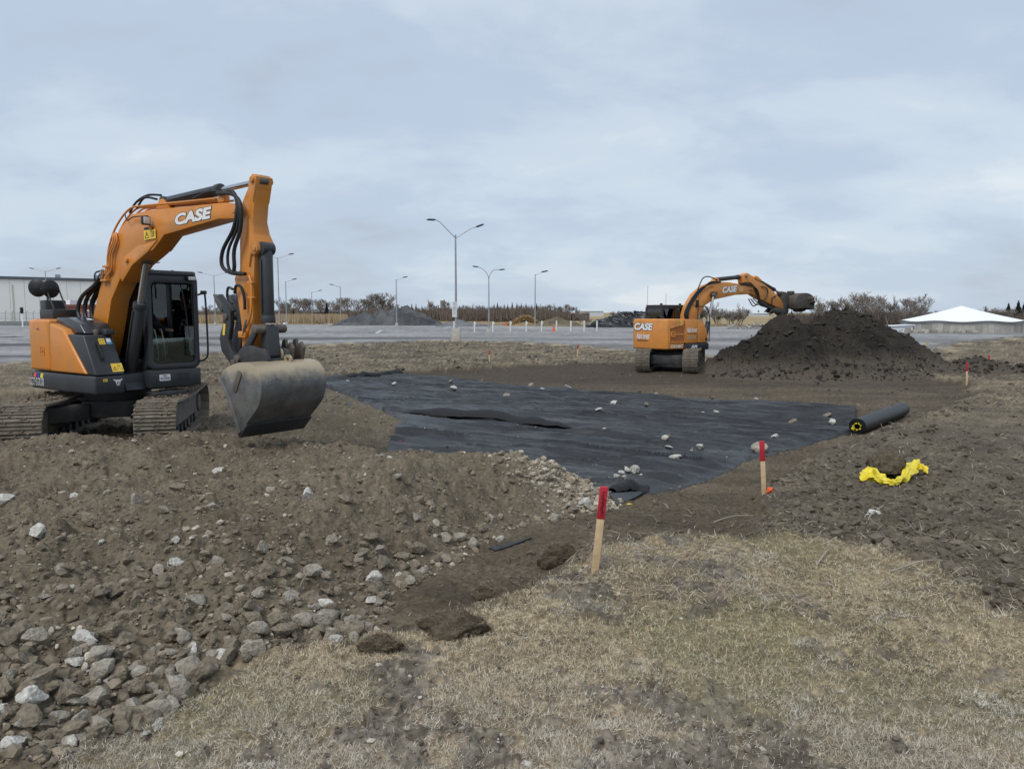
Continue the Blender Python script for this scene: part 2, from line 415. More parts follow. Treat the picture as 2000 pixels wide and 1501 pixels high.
MA, MBv = gnd(1140, 1170, 0)[:2], gnd(1570, 1500, 0)[:2]
def mudn(x, y):                              # bare, trampled parts of the lawn
    t = np.clip(((x - MA[0]) * (MBv[0] - MA[0]) + (y - MA[1]) * (MBv[1] - MA[1])) / ((MBv - MA) ** 2).sum(), 0, 1)
    rut = np.hypot(x - MA[0] - t * (MBv[0] - MA[0]), y - MA[1] - t * (MBv[1] - MA[1]))
    return (0.55 * fbm(x * 1.7, y * 1.7, 3, 71) + 0.55 * fbm(x * 7, y * 7, 4, 75) - 0.10 + 0.30 * np.exp(-((x + 0.35) / 1.2) ** 2 - ((y - 2.95) / 0.75) ** 2)
            + 0.22 * np.exp(-((x - 0.8) / 0.7) ** 2 - ((y - 2.7) / 0.5) ** 2) + 0.26 * np.exp(-(rut / 0.16) ** 2) - 0.10 * sstep(0.8, 2.0, x))
def gcolor(x, y, dl, db, dr, dp, nz):
    n1, n2, n3, rid = nz
    nA = fbm(x * 0.9, y * 0.9, 4, 61); nB = fbm(x * 3, y * 3, 4, 62); nC = fbm(x * 22, y * 22, 2, 63); nD = fbm(x * 60, y * 60, 2, 64)
    spk = sstep(0.45, 0.75, nC * 0.6 + nD * 0.7)
    till = mixc(C_(0.082, 0.071, 0.056), C_(0.142, 0.124, 0.099), 0.5 + 0.9 * nB) ; till = mixc(till, C_(0.19, 0.165, 0.125), spk * 0.6)
    dry = mixc(C_(0.085, 0.072, 0.056), C_(0.225, 0.19, 0.138), 0.42 + 0.8 * nA + 0.4 * nB + 0.5 * nC); dry = mixc(dry, C_(0.34, 0.30, 0.22), spk * 0.7)
    soil = mixc(till, dry, sstep(13, 19, y + 1.2 * nA))
    bed = mixc(C_(0.068, 0.055, 0.041), C_(0.132, 0.109, 0.082), 0.5 + 0.6 * nA + 0.5 * fbm(x * 0.6, y * 3.0, 3, 66)); bed = bed * (1 + 0.22 * np.clip(nC + nD, -1, 1))[:, None]; bed = mixc(bed, C_(0.17, 0.14, 0.105), spk * 0.5)
    bed = mixc(bed, C_(0.056, 0.045, 0.036), sstep(20, 26, y) * 0.75)
    rub = mixc(C_(0.098, 0.082, 0.062), C_(0.165, 0.141, 0.108), 0.5 + 0.6 * nA + 0.4 * nB); rub = mixc(rub, C_(0.24, 0.21, 0.17), spk * 0.55)
    tip = np.exp(-(((x - 0.72) / 0.75) ** 2 + ((y - 8.55) / 0.75) ** 2) * 1.2); rub = mixc(rub, C_(0.25, 0.215, 0.17), tip)
    lawn = mixc(C_(0.11, 0.092, 0.068), C_(0.36, 0.295, 0.20), 0.45 + 0.5 * nB + 0.55 * nC + 0.5 * nD); lawn = mixc(lawn, mixc(C_(0.095, 0.084, 0.074), C_(0.205, 0.190, 0.175), 0.45 + 0.8 * nB + 0.7 * nC), sstep(0.05, 0.35, mudn(x, y)) * 0.85); lawn = mixc(lawn, C_(0.40, 0.37, 0.31), spk * 0.5)
    lawn = mixc(lawn, C_(0.19, 0.18, 0.10), sstep(0.2, 0.55, fbm(x * 0.9 + 7, y * 0.9, 3, 72)) * 0.35)
    lot = mixc(C_(0.175, 0.174, 0.174), C_(0.345, 0.342, 0.338), 0.5 + 0.75 * fbm(x * 0.07, y * 0.2, 5, 67, 0.6) + 0.3 * nA + 0.25 * nB); lot = mixc(lot, C_(0.085, 0.084, 0.086), sstep(0.0, 0.3, fbm(x * 0.05 + 5, y * 0.22, 4, 68)) * sstep(85, 55, y) * (0.45 + 0.5 * sstep(5, -12, x)))
    lot = mixc(lot, C_(0.115, 0.10, 0.085), sstep(2.5, 0.0, dp + 1.5 * nA) * 0.6)
    fld = mixc(C_(0.24, 0.19, 0.11), C_(0.36, 0.29, 0.18), 0.5 + 0.8 * fbm(x * 0.02, y * 0.05, 3, 69))
    c = soil
    c = mixc(c, fld, sstep(95, 112, y))
    c = mixc(c, bed, sstep(-0.02, 0.16, db)); c = mixc(c, lawn, sstep(-0.1, 0.12, dl)); c = mixc(c, rub, sstep(-0.05, 0.2, dr)); c = c * np.array([[1.03, 0.985, 0.90]]); c = mixc(c, lot, sstep(-0.3, 0.5, dp))
    straw = sstep(1.6, 0.2, np.abs(dp)) * (dp < 0.3); c = mixc(c, C_(0.40, 0.32, 0.21), straw * sstep(-0.2, 0.4, nA) * 0.8)
    return np.clip(c, 0.02, 0.8)

u = np.concatenate([np.linspace(-5, -1.3, 16)[:-1], np.linspace(-1.3, -0.74, 90)[:-1], np.linspace(-0.74, 0.74, 790), np.linspace(0.74, 1.3, 90)[1:], np.linspace(1.3, 5, 16)[1:]])
d_near = np.array([gnd(1000, p, -0.15)[1] for p in np.linspace(1620, 634, 500)])
d = np.concatenate([[-40, -10, -2, 0.2, 1.0, 1.5], d_near, np.geomspace(d_near[-1] * 1.06, 5000, 42)])
UU, DD = np.meshgrid(u, d)
X = UU * np.maximum(DD, 2.3); Y = DD
X = np.where(DD < 2.0, X * np.where(DD < 0, 12, 1.6), X)
x = X.ravel(); y = Y.ravel()
h, dl, db, dr, dp, nz = Hgt(x, y, True)
far = sstep(300, 5000, y)
gc = gcolor(x, y, dl, db, dr, dp, nz)
nc = len(u); ii = (np.arange(len(d) - 1)[:, None] * nc + np.arange(nc - 1)[None]).ravel()
quads = np.stack([ii, ii + 1, ii + nc + 1, ii + nc], 1)
qd = lambda a: a[quads].mean(1)
zone = np.zeros(len(quads), int)
zone[qd(dl) > 0.0] = 1; zone[qd(dr) > 0.05] = 2; zone[qd(dp) > 0.1] = 3
V3 = np.stack([x, y, h], 1)
for k, (nm, lab, cat) in enumerate((('ground', 'dark earth and dry stubble around the building site', 'ground'), ('lawn', 'dead straw coloured lawn in the foreground', 'lawn'), ('rubble_bed', 'brown bed of spread rubble and soil beside the black sheet', 'rubble'), ('gravel_lot', 'grey gravel parking lot behind the site', 'parking lot'))):
    q = quads[zone == k]
    used, inv = np.unique(q, return_inverse=True)
    o = link(nm, npmesh(nm, V3[used], inv.reshape(q.shape), m_soilattr, gc[used], smooth=True))
    tag(o, lab, cat, kind='structure')
HG = h.reshape(len(d), len(u))
del UU, DD, X, Y
def hz(x, y):                                # height of the built ground at a point
    uu = min(max(x / max(y, 2.3), u[0]), u[-1]); yy = min(max(y, d_near[0]), d[-1])
    i = min(max(int(np.searchsorted(u, uu)) - 1, 0), len(u) - 2); j = min(max(int(np.searchsorted(d, yy)) - 1, 0), len(d) - 2)
    a = (uu - u[i]) / (u[i + 1] - u[i]); b = (yy - d[j]) / (d[j + 1] - d[j])
    return float((HG[j, i] * (1 - a) + HG[j, i + 1] * a) * (1 - b) + (HG[j + 1, i] * (1 - a) + HG[j + 1, i + 1] * a) * b)
def gp(px, py, lift=0.0):
    z = -0.2
    for _ in range(14):
        p = gnd(px, py, z + lift); z = 0.5 * z + 0.5 * hz(p[0], p[1])
    return Vector((p[0], p[1], z))

# parking lines on the lot
m_line = mat('worn_white_paint', (0.62, 0.63, 0.63), 0.8, var=0.2, scale=1.5)
for k, (xa, ya, xb, yb) in enumerate([(735, 650, 745, 645), (745, 645, 790, 646), (815, 637, 838, 637), (592, 638, 622, 637), (1010, 639, 1065, 639), (1085, 640, 1160, 640), (868, 640, 885, 637)]):
    a, b = gp(xa, ya), gp(xb, yb)
    dv = (b - a).normalized(); n_ = Vector((-dv.y, dv.x, 0)) * 0.12
    ln = MB(); nseg = 8
    for i in range(nseg):
        p, q = a.lerp(b, i / nseg), a.lerp(b, (i + 0.93) / nseg)
        V = [p + n_, q + n_, q - n_, p - n_]
        V = [Vector((v.x, v.y, hz(v.x, v.y) + 0.015)) for v in V]
        ln.add(V + [v - Vector((0, 0, 0.03)) for v in V], [(3, 2, 1, 0), (4, 5, 6, 7), (0, 1, 5, 4), (1, 2, 6, 5), (2, 3, 7, 6), (3, 0, 4, 7)])
    tag(ln.build('parking_line', m_line), 'worn white painted line on the gravel lot', 'marking', 'parking lines on the lot', 'structure')

# ------------------------------------------------------------------ rocks
def ico(sub):
    bm = bmesh.new(); bmesh.ops.create_icosphere(bm, subdivisions=sub, radius=1)
    V = np.array([v.co[:] for v in bm.verts]); Fs = np.array([[v.index for v in f.verts] for f in bm.faces]); bm.free()
    return V, Fs
def rockv(sub, k, rough=0.12, cuts=7):
    V, Fs = ico(sub); r = np.random.default_rng(k)
    V = V * (1 + rough * r.normal(size=(len(V), 1)) * 0.5)
    for _ in range(cuts):
        n = r.normal(size=3); n /= np.linalg.norm(n); dd = r.uniform(0.45, 0.8)
        s_ = V @ n; V = V - np.outer(np.maximum(s_ - dd, 0), n)
    if sub >= 3:                              # broken, pitted faces
        kk = r.uniform(0, 50); f_ = fbm(V[:, 0] * 2.2 + kk, V[:, 1] * 2.2 + V[:, 2] * 1.7, 4, k, 0.6) + fbm(V[:, 2] * 2.6 + kk, V[:, 0] * 2.1 - V[:, 1], 4, k + 9, 0.6)
        V = V * (1 + 0.17 * f_[:, None])
    V = V * np.array([1, r.uniform(0.65, 0.95), r.uniform(0.5, 0.8)])
    return V / np.abs(V).max(), Fs
ROCKS = {}
for mk, mm in (('g', m_rock), ('w', m_rockw), ('b', m_rockb)):
    for k in range(6):
        V, Fs = rockv(4 if k < 3 else 3, 100 + k, 0.02, 9)
        me = npmesh('stone', V, Fs, mm); finish(me, True, 40); ROCKS[mk, k] = me
def stone(p, r, kind, label, group=None, name='stone', cat='stone', sink=0.35, flat=1.0, k=None, rot=None):
    o = link(name, ROCKS[kind, random.randrange(6) if k is None else k])
    o.scale = (r, r, r * flat)
    o.rotation_euler = rot or (random.uniform(-0.5, 0.5), random.uniform(-0.5, 0.5), random.uniform(0, 6.28))
    o.location = (p[0], p[1], p[2] + r * 0.62 * flat * (1 - sink * 2) + 0.0)
    return tag(o, label, cat, group)
def quat_rot(n):
    q = rng.normal(size=(n, 4)); q /= np.linalg.norm(q, axis=1)[:, None]
    w_, a, b, c = q.T
    return np.stack([np.stack([1 - 2 * (b * b + c * c), 2 * (a * b - c * w_), 2 * (a * c + b * w_)], 1), np.stack([2 * (a * b + c * w_), 1 - 2 * (a * a + c * c), 2 * (b * c - a * w_)], 1), np.stack([2 * (a * c - b * w_), 2 * (b * c + a * w_), 1 - 2 * (a * a + b * b)], 1)], 1)
def scatter(name, P, rad, col, sub, label, cat, smooth=False, group=None, sink=0.1, nvar=8, parent=None, flat=0.75):
    """many small stones or clods as one mass"""
    vs = [rockv(sub, 300 + k, 0.2, 5) for k in range(nvar)]
    Fs = vs[0][1]; nv = len(vs[0][0]); n = len(P)
    base = np.stack([v[0] for v in vs])[rng.integers(0, nvar, n)]
    V = np.einsum('nij,nvj->nvi', quat_rot(n), base) * rad[:, None, None]
    V[..., 2] *= flat
    V += P[:, None, :]; V[..., 2] += (rad * (0.3 - sink))[:, None]
    FF = (Fs[None] + (np.arange(n) * nv)[:, None, None]).reshape(-1, 3)
    cc = np.repeat(col * np.array([[1.03, 0.985, 0.91]]), nv, axis=0)
    o = link(name, npmesh(name, V.reshape(-1, 3), FF, m_attr, cc, smooth), parent)
    return tag(o, label, cat, group, 'stuff')
def stonecol(n, pale=0.12, base=(0.15, 0.127, 0.097)):
    t = rng.random(n)
    c = np.array(base)[None] * rng.uniform(0.7, 1.35, (n, 1))
    g = np.array([0.215, 0.185, 0.15])[None] * rng.uniform(0.75, 1.3, (n, 1))
    wv = np.array([0.42, 0.395, 0.35])[None] * rng.uniform(0.8, 1.15, (n, 1))
    c = np.where((t < 0.36)[:, None], g, c)
    return np.where((t < pale)[:, None], wv, c)
def in_view(px0, px1, py0, py1, n, z=-0.1):
    a = rng.uniform(px0, px1, n); b = rng.uniform(py0, py1, n)
    P = np.array([gnd(i, j, z) for i, j in zip(a, b)])
    return P
def onground(P):
    P = P.copy(); P[:, 2] = Hgt(P[:, 0], P[:, 1]); return P
def project(P):
    P = np.asarray(P, float); q = P - [0, 0, ZC]
    zc = q[:, 1] * math.cos(PITCH) - q[:, 2] * math.sin(PITCH); yc = q[:, 1] * math.sin(PITCH) + q[:, 2] * math.cos(PITCH)
    return CX + F * q[:, 0] / zc, CY - F * yc / zc

# hand-placed stones of the rubble bed: px, py, width px, kind, label
BIG = [(72, 1050, 46, 'w', 'round pale speckled stone alone on the brown rubble at left'), (205, 1284, 66, 'g', 'long tilted slab of grey-brown stone in the lower left rubble'), (95, 1348, 60, 'b', 'broad dark grey-brown boulder below the tilted slab'), (112, 1412, 62, 'g', 'knobbly grey boulder above the bottom left corner'), (18, 1398, 52, 'b', 'brown boulder cut by the left edge of the picture near the bottom'), (30, 1460, 60, 'w', 'pale boulder in the bottom left corner'), (58, 1300, 40, 'b', 'rounded brown stone left of the tilted slab'), (150, 1370, 52, 'g', 'grey angular stone right of the broad dark boulder'), (365, 1278, 34, 'b', 'rounded brown stone standing low in front of the small soil mound'), (340, 1105, 40, 'w', 'pale pointed stone on the crest of the small soil mound'), (310, 1120, 34, 'g', 'grey stone just left of the pale pointed stone'), (345, 1055, 24, 'w', 'small white jagged stone above the pale pointed stone'), (425, 923, 30, 'w', 'flat white stone on the rubble below the bucket'), (145, 975, 26, 'w', 'flat white stone on the rubble left of centre, right of two'), (125, 966, 24, 'w', 'flat white stone on the rubble left of centre, left of two'), (12, 985, 40, 'w', 'flat pale slab at the left edge of the rubble'), (197, 1060, 20, 'w', 'small white stone right of the round speckled stone'), (175, 1150, 36, 'b', 'brown rounded stone left of the small soil mound'), (88, 1168, 30, 'g', 'grey rounded stone far left of the small soil mound'), (655, 1252, 34, 'w', 'pale stone at the foot of the rubble beside the dead lawn'), (690, 1250, 30, 'g', 'grey stone at the foot of the rubble touching the dead lawn'), (820, 1072, 34, 'b', 'smooth brown boulder half way up the rubble slope'), (678, 1105, 26, 'b', 'upright brown stone on the rubble slope'), (775, 934, 28, 'g', 'grey lump of stone behind the soil mound'), (975, 1055, 22, 'w', 'white stone lying on the scrap of black sheet'), (310, 1415, 30, 'w', 'white stone at the rubble edge near the yellow straw'), (282, 1437, 28, 'w', 'white stone at the rubble edge, lower of two'), (215, 1330, 34, 'w', 'pale flecked stone under the tilted slab'), (570, 1228, 26, 'b', 'brown stone in the rubble foot above the lawn edge'), (480, 1285, 30, 'b', 'brown stone at the rubble foot left of the lawn edge'), (398, 1345, 34, 'b', 'brown block at the rubble foot'), (640, 1160, 30, 'b', 'reddish brown stone in the rubble under the wire loop'), (1025, 905, 26, 'g', 'grey stone on the crest of the rubble mound beside the plank'), (1065, 935, 34, 'g', 'big grey stone near the crest right of the plank'), (1092, 965, 24, 'w', 'pale stone in the light gravel spill'), (1140, 985, 30, 'w', 'large pale stone in the light gravel spill')]
for (a, b, wpx, kd, lb) in BIG:
    p = gp(a, b); rr = wpx * p.y / F * 0.47
    stone(p, rr, kd, lb, None, k=random.randrange(3), sink=0.22)
# the other countable stones: the ones that show largest
cand = in_view(-160, 1230, 860, 1500, 9400)
cand = onground(cand)
dd_ = sdist(P_RUB, cand[:, 0], cand[:, 1])
front = np.exp(-np.clip(dd_, 0, 9) / 0.55)
tipw = np.exp(-(((cand[:, 0] - 0.72) / 0.6) ** 2 + ((cand[:, 1] - 8.6) / 0.6) ** 2))
pr = np.clip(0.045 + 0.95 * front * (cand[:, 1] < 8) + 0.9 * tipw, 0, 1)
ok = (dd_ > 0.04) & (rng.random(len(cand)) < pr)
cand = cand[ok]; dd_ = dd_[ok]; tw = tipw[ok]
size = 0.013 * (1 - rng.random(len(cand))) ** (-0.62) * (1 + 0.5 * np.exp(-dd_ / 0.4))
size = np.clip(size * 0.9, 0.012, 0.072)
order = np.argsort(-size / cand[:, 1])[:262]
for i in order:
    kd = random.choices('gwb', (0.62, 0.22, 0.16) if tw[i] > 0.3 else (0.34, 0.06, 0.60))[0]
    lb = {'g': 'grey stone among many in the spread rubble bed', 'w': 'whitish stone among many in the spread rubble bed', 'b': 'earth brown stone among many in the spread rubble bed'}[kd]
    stone(cand[i], float(size[i]), kd, lb, {'g': 'loose grey stones of the rubble bed', 'w': 'loose whitish stones of the rubble bed', 'b': 'loose brown stones of the rubble bed'}[kd], k=random.randrange(3, 6), sink=0.25)
# the rest as a mass: chips and pebbles
P = onground(in_view(-400, 1240, 745, 1560, 26000))
dd_ = sdist(P_RUB, P[:, 0], P[:, 1]); P = P[(dd_ > 0.02) & (P[:, 1] < 26)]
dd_ = sdist(P_RUB, P[:, 0], P[:, 1])
rad = 0.0066 * (1 - rng.random(len(P))) ** (-0.5) * (0.75 + 0.10 * P[:, 1]); rad = np.clip(rad, 0.005, 0.05) * (0.72 + 0.28 * np.exp(-dd_ / 0.8))
tw = np.exp(-(((P[:, 0] - 0.72) / 0.7) ** 2 + ((P[:, 1] - 8.6) / 0.7) ** 2))
cc = stonecol(len(P), 0.05); cc = mixc(cc, stonecol(len(P), 0.3, (0.25, 0.215, 0.17)), (tw > 0.35) * 1.0)
scatter('rubble_chips', P, rad, cc, 1, 'small stone chips and crumbs covering the rubble bed', 'rubble')
P = onground(in_view(-300, 1240, 980, 1560, 16000)); dd_ = sdist(P_RUB, P[:, 0], P[:, 1])
P = P[(dd_ > 0.03) & (rng.random(len(P)) < np.exp(-dd_ / 0.45) * 0.5)]
scatter('rubble_stones', P, np.clip(0.016 * (1 - rng.random(len(P))) ** (-0.35), 0.014, 0.042), stonecol(len(P), 0.10, (0.185, 0.155, 0.118)), 2, 'fist-sized stones packed along the foot of the rubble bed', 'rubble', sink=0.2)
Pt = np.stack([rng.normal(0.72, 0.42, 1500), rng.normal(8.55, 0.38, 1500), np.zeros(1500)], 1); Pt = onground(Pt); Pt = Pt[sdist(P_RUB, Pt[:, 0], Pt[:, 1]) > 0]
scatter('pale_gravel', Pt, np.clip(0.012 * (1 - rng.random(len(Pt))) ** (-0.45), 0.01, 0.05), stonecol(len(Pt), 0.25, (0.26, 0.225, 0.18)), 1, 'light gravel spilled at the tip of the rubble bed', 'gravel')

# clods of the tilled ground
P = np.concatenate([onground(in_view(1180, 2600, 700, 1260, 15500, -0.25)), onground(in_view(350, 1260, 660, 745, 2500, -0.3)), onground(in_view(900, 1900, 690, 1200, 9000, -0.35))])
a, b, c, e = zones(P[:, 0], P[:, 1])
keep = (a < 0) & (c < 0) & (e < 0) & ((b < 0.05) | (rng.random(len(P)) < 0.45))
P = P[keep]; bb = b[keep]
rad = np.clip(0.009 * (1 - rng.random(len(P))) ** (-0.55), 0.008, 0.08) * (0.6 + 0.04 * P[:, 1]) * np.where(bb > 0.05, 0.55, 1.0)
cc = np.array([[0.106, 0.091, 0.071]]) * rng.uniform(0.7, 1.35, (len(P), 1))
scatter('soil_clods', P, np.clip(rad, 0.01, 0.11), cc, 1, 'crumbly clods of turned earth across the tilled ground', 'soil')

# crumbs of mud on the trampled patches of the lawn
P = onground(in_view(-200, 2450, 1040, 1600, 10500, 0.0))
a, b, c, e = zones(P[:, 0], P[:, 1])
P = P[(a > 0) & (c < 0) & (rng.random(len(P)) < 0.06 + sstep(0.1, 0.4, mudn(P[:, 0], P[:, 1])))]
scatter('mud_crumbs', P, np.clip(0.005 * (1 - rng.random(len(P))) ** (-0.5), 0.004, 0.022), np.where((rng.random(len(P)) < 0.08)[:, None], np.array([[0.42, 0.40, 0.36]]), np.array([[0.135, 0.118, 0.098]])) * rng.uniform(0.7, 1.4, (len(P), 1)), 1, 'crumbs of mud and chips on the trampled patches of the lawn', 'soil')

# ================================================================== black geotextile sheet
m_geo = mat('geotextile', (0.018, 0.0195, 0.022), 0.5, var=0.25, scale=9, dirt=(0.060, 0.060, 0.060), dirt_amt=0.22, dirt_scale=1.3, bump=0.003, bscale=120, spec=0.5)
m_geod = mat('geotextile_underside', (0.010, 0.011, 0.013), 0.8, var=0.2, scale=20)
farE = G([(600, 738), (680, 735), (775, 731), (860, 735), (1000, 751), (1200, 767), (1400, 781), (1600, 790), (1672, 797)], -0.4)
nearE = G([(600, 775), (640, 880), (760, 960), (900, 1000), (1120, 1000), (1245, 972)], -0.4)[:-1] + G([(1262, 966), (1330, 956), (1400, 931), (1462, 898), (1520, 886), (1600, 862), (1668, 845)], -0.4)
def resample(P, n):
    P = np.array(P); s = np.concatenate([[0], np.cumsum(np.hypot(*np.diff(P, axis=0).T))]); t = np.linspace(0, s[-1], n)
    return np.stack([np.interp(t, s, P[:, 0]), np.interp(t, s, P[:, 1])], 1)
NU, NV = 290, 300
A, B = resample(farE, NU), resample(nearE, NU)
tv = np.linspace(0, 1, NV)
XY = A[:, None] * (1 - tv[None, :, None]) + B[:, None] * tv[None, :, None]
edge = np.minimum(tv, 1 - tv)
gx, gy = XY[..., 0].ravel(), XY[..., 1].ravel()
# wrinkles run along the length of the rolled-out strips
ang = R(-30)
al = gx * math.cos(ang) + gy * math.sin(ang); ac = -gx * math.sin(ang) + gy * math.cos(ang)
acw = ac + 0.35 * fbm(al * 0.5, ac * 0.5, 3, 7)
wr = 0.5 * fbm(al * 0.4, acw * 3.2, 3, 201, 0.5) + 0.9 * (0.45 - np.abs(fbm(al * 0.35, acw * 2.6, 3, 221, 0.5)) * 1.6)
wr2 = 0.45 - np.abs(fbm(al * 0.8, acw * 6.5, 3, 207)) * 1.6
zs = Hgt(gx, gy) * 0.35 + 0.65 * (-0.41) + 0.06 + 0.10 * wr + 0.050 * wr2 + 0.05 * np.exp(-((acw * 0.27) % 1.0) / 0.05) + 0.02 * fbm(gx * 1.1, gy * 1.1, 2, 203)
base_s = zs.copy()
hh = Hgt(gx, gy)
rubin = sdist(P_RUB, gx, gy)
zs = np.where(rubin > 0.15, np.minimum(zs, hh - 0.03), np.maximum(zs, hh + 0.006))
ei = np.tile(np.minimum(tv, 1 - tv), NU)
ew = sstep(0.0, 0.07, ei); zs = np.where(rubin < 0.15, np.maximum(hh + 0.006, (hh + 0.012) * (1 - ew) + zs * ew), zs)
zs = np.where((ei < 0.006) & (rubin < 0), hh + 0.004, zs)
jit = 0.05 * fbm(gx * 5, gy * 5, 2, 210) * (ei < 0.02)
idx = (np.arange(NU - 1)[:, None] * NV + np.arange(NV - 1)[None]).ravel()
q = np.stack([idx, idx + NV, idx + NV + 1, idx + 1], 1)
sheen_dust = sstep(0.0, 0.55, 0.6 * fbm(al * 0.9, acw * 5.5, 4, 231, 0.6) + 0.5 * fbm(gx * 0.6, gy * 0.6, 3, 233)); sheen_dust = np.clip(sheen_dust * 0.8 + 0.5 * np.exp(rubin / 0.5) * sstep(-0.1, 0.5, fbm(gx * 4, gy * 4, 3, 235)), 0, 1)  # pale streaks paint sheen along the wrinkles, plus dust, thicker by the rubble
gcol = mixc(C_(0.015, 0.0165, 0.019), C_(0.075, 0.078, 0.083), sheen_dust * 0.75)
m_geoa = mat('sheen_dust_geotextile', attr='Col', rough=0.5, var=0.3, scale=40, bump=0.004, bscale=90, spec=0.5)
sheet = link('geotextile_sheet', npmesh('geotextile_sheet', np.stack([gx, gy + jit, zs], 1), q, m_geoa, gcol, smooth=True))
tag(sheet, 'large black geotextile sheet spread over the stripped bed with stones on it', 'fabric sheet')
def sheet_z(x, y):
    i = np.argmin((gx - x) ** 2 + (gy - y) ** 2); return float(zs[i])
def flap(name, pts, hts, lean, mt=m_geod, lab=None):
    """raised lip of a loose overlap: pts px along its foot, hts metres"""
    P = [gp(a, b) for a, b in pts]; P = catmull([(p.x, p.y, 0) for p in P], 8)
    hs = np.interp(np.linspace(0, 1, len(P)), np.linspace(0, 1, len(hts)), hts)
    V = []; n = len(P); K = 8
    for i, p in enumerate(P):
        t = (P[min(i + 1, n - 1)] - P[max(i - 1, 0)]).normalized(); nrm = Vector((t.y, -t.x, 0))
        if nrm.y > 0: nrm = -nrm
        z0 = sheet_z(p.x, p.y)
        for k in range(K):
            s_ = k / (K - 1); a = s_ * PI * 0.95
            hgt = hs[i] * (1 + 0.12 * math.sin(i * 0.9))
            V.append(Vector((p.x, p.y, z0 + 0.004)) - nrm * (hgt * 1.3 * math.cos(a) - hgt * lean) + Vector((0, 0, hgt * math.sin(a))))
    Fs = [(i * K + k, (i + 1) * K + k, (i + 1) * K + k + 1, i * K + k + 1) for i in range(n - 1) for k in range(K - 1)]
    o = MB().add(V, Fs).build(name, mt, sheet)
    if lab: o['label'] = lab
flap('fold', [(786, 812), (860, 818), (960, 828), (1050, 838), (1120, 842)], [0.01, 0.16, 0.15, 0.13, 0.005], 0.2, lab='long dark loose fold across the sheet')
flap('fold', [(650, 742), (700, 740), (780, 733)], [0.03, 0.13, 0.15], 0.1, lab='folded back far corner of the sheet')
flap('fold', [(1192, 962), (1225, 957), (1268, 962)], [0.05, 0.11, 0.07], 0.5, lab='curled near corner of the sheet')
cn = [gp(a, b) for a, b in ((1190, 968), (1262, 962), (1240, 975), (1205, 990))]
MB().add([Vector((p.x, p.y, hz(p.x, p.y) + 0.03)) for p in cn] + [Vector((p.x, p.y, hz(p.x, p.y) + 0.012)) for p in cn], [(0, 1, 2, 3), (7, 6, 5, 4), (0, 4, 5, 1), (1, 5, 6, 2), (2, 6, 7, 3), (3, 7, 4, 0)]).build('flap', m_geo, sheet)
# scrap of the sheet showing at the rubble foot
sc = [gp(a, b) for a, b in ((955, 1072), (985, 1064), (1040, 1051), (1032, 1055), (985, 1072), (967, 1077))]
V = [Vector((p.x, p.y, hz(p.x, p.y) + 0.014)) for p in sc]
tag(MB().add(V + [v - Vector((0, 0, 0.02)) for v in V], [tuple(range(6)), tuple(range(11, 5, -1))] + [(i, i + 6, (i + 1) % 6 + 6, (i + 1) % 6) for i in range(6)]).build('sheet_scrap', m_geo), 'scrap of black sheet sticking out at the foot of the rubble', 'fabric scrap')

# stones holding the sheet down (px, py, width, kind, flat)
SH = [(666, 738, 9, 'g', 1), (680, 750, 8, 'w', 1), (717, 737, 9, 'g', 1), (773, 733, 12, 'g', .8), (769, 757, 10, 'w', .7), (831, 738, 8, 'g', .6), (880, 753, 10, 'b', 1), (887, 767, 15, 'w', 1.3), (940, 745, 11, 'b', .6), (989, 779, 14, 'g', 1.1), (1037, 754, 11, 'g', .8), (1062, 765, 14, 'w', .7), (1108, 759, 17, 'w', .7), (1098, 787, 14, 'w', .7), (1199, 795, 15, 'w', .7), (1262, 799, 10, 'b', .9), (1169, 812, 14, 'w', .8), (1178, 844, 14, 'w', .9), (1281, 775, 11, 'g', .9), (1389, 779, 12, 'g', .7), (1476, 787, 10, 'w', 1), (1373, 813, 9, 'w', .9), (1401, 815, 15, 'w', .7), (1547, 830, 19, 'b', .6), (1613, 818, 20, 'b', .5), (1624, 833, 19, 'w', 1), (1677, 802, 12, 'b', .6), (1303, 858, 15, 'b', .7), (1299, 869, 21, 'w', .7), (1307, 880, 18, 'w', .7), (1366, 878, 17, 'w', .9), (1350, 882, 9, 'g', .6), (1320, 904, 32, 'w', .6), (1512, 864, 18, 'w', .8), (1484, 880, 40, 'g', .7), (1496, 855, 8, 'g', .8), (958, 816, 13, 'w', .4)]
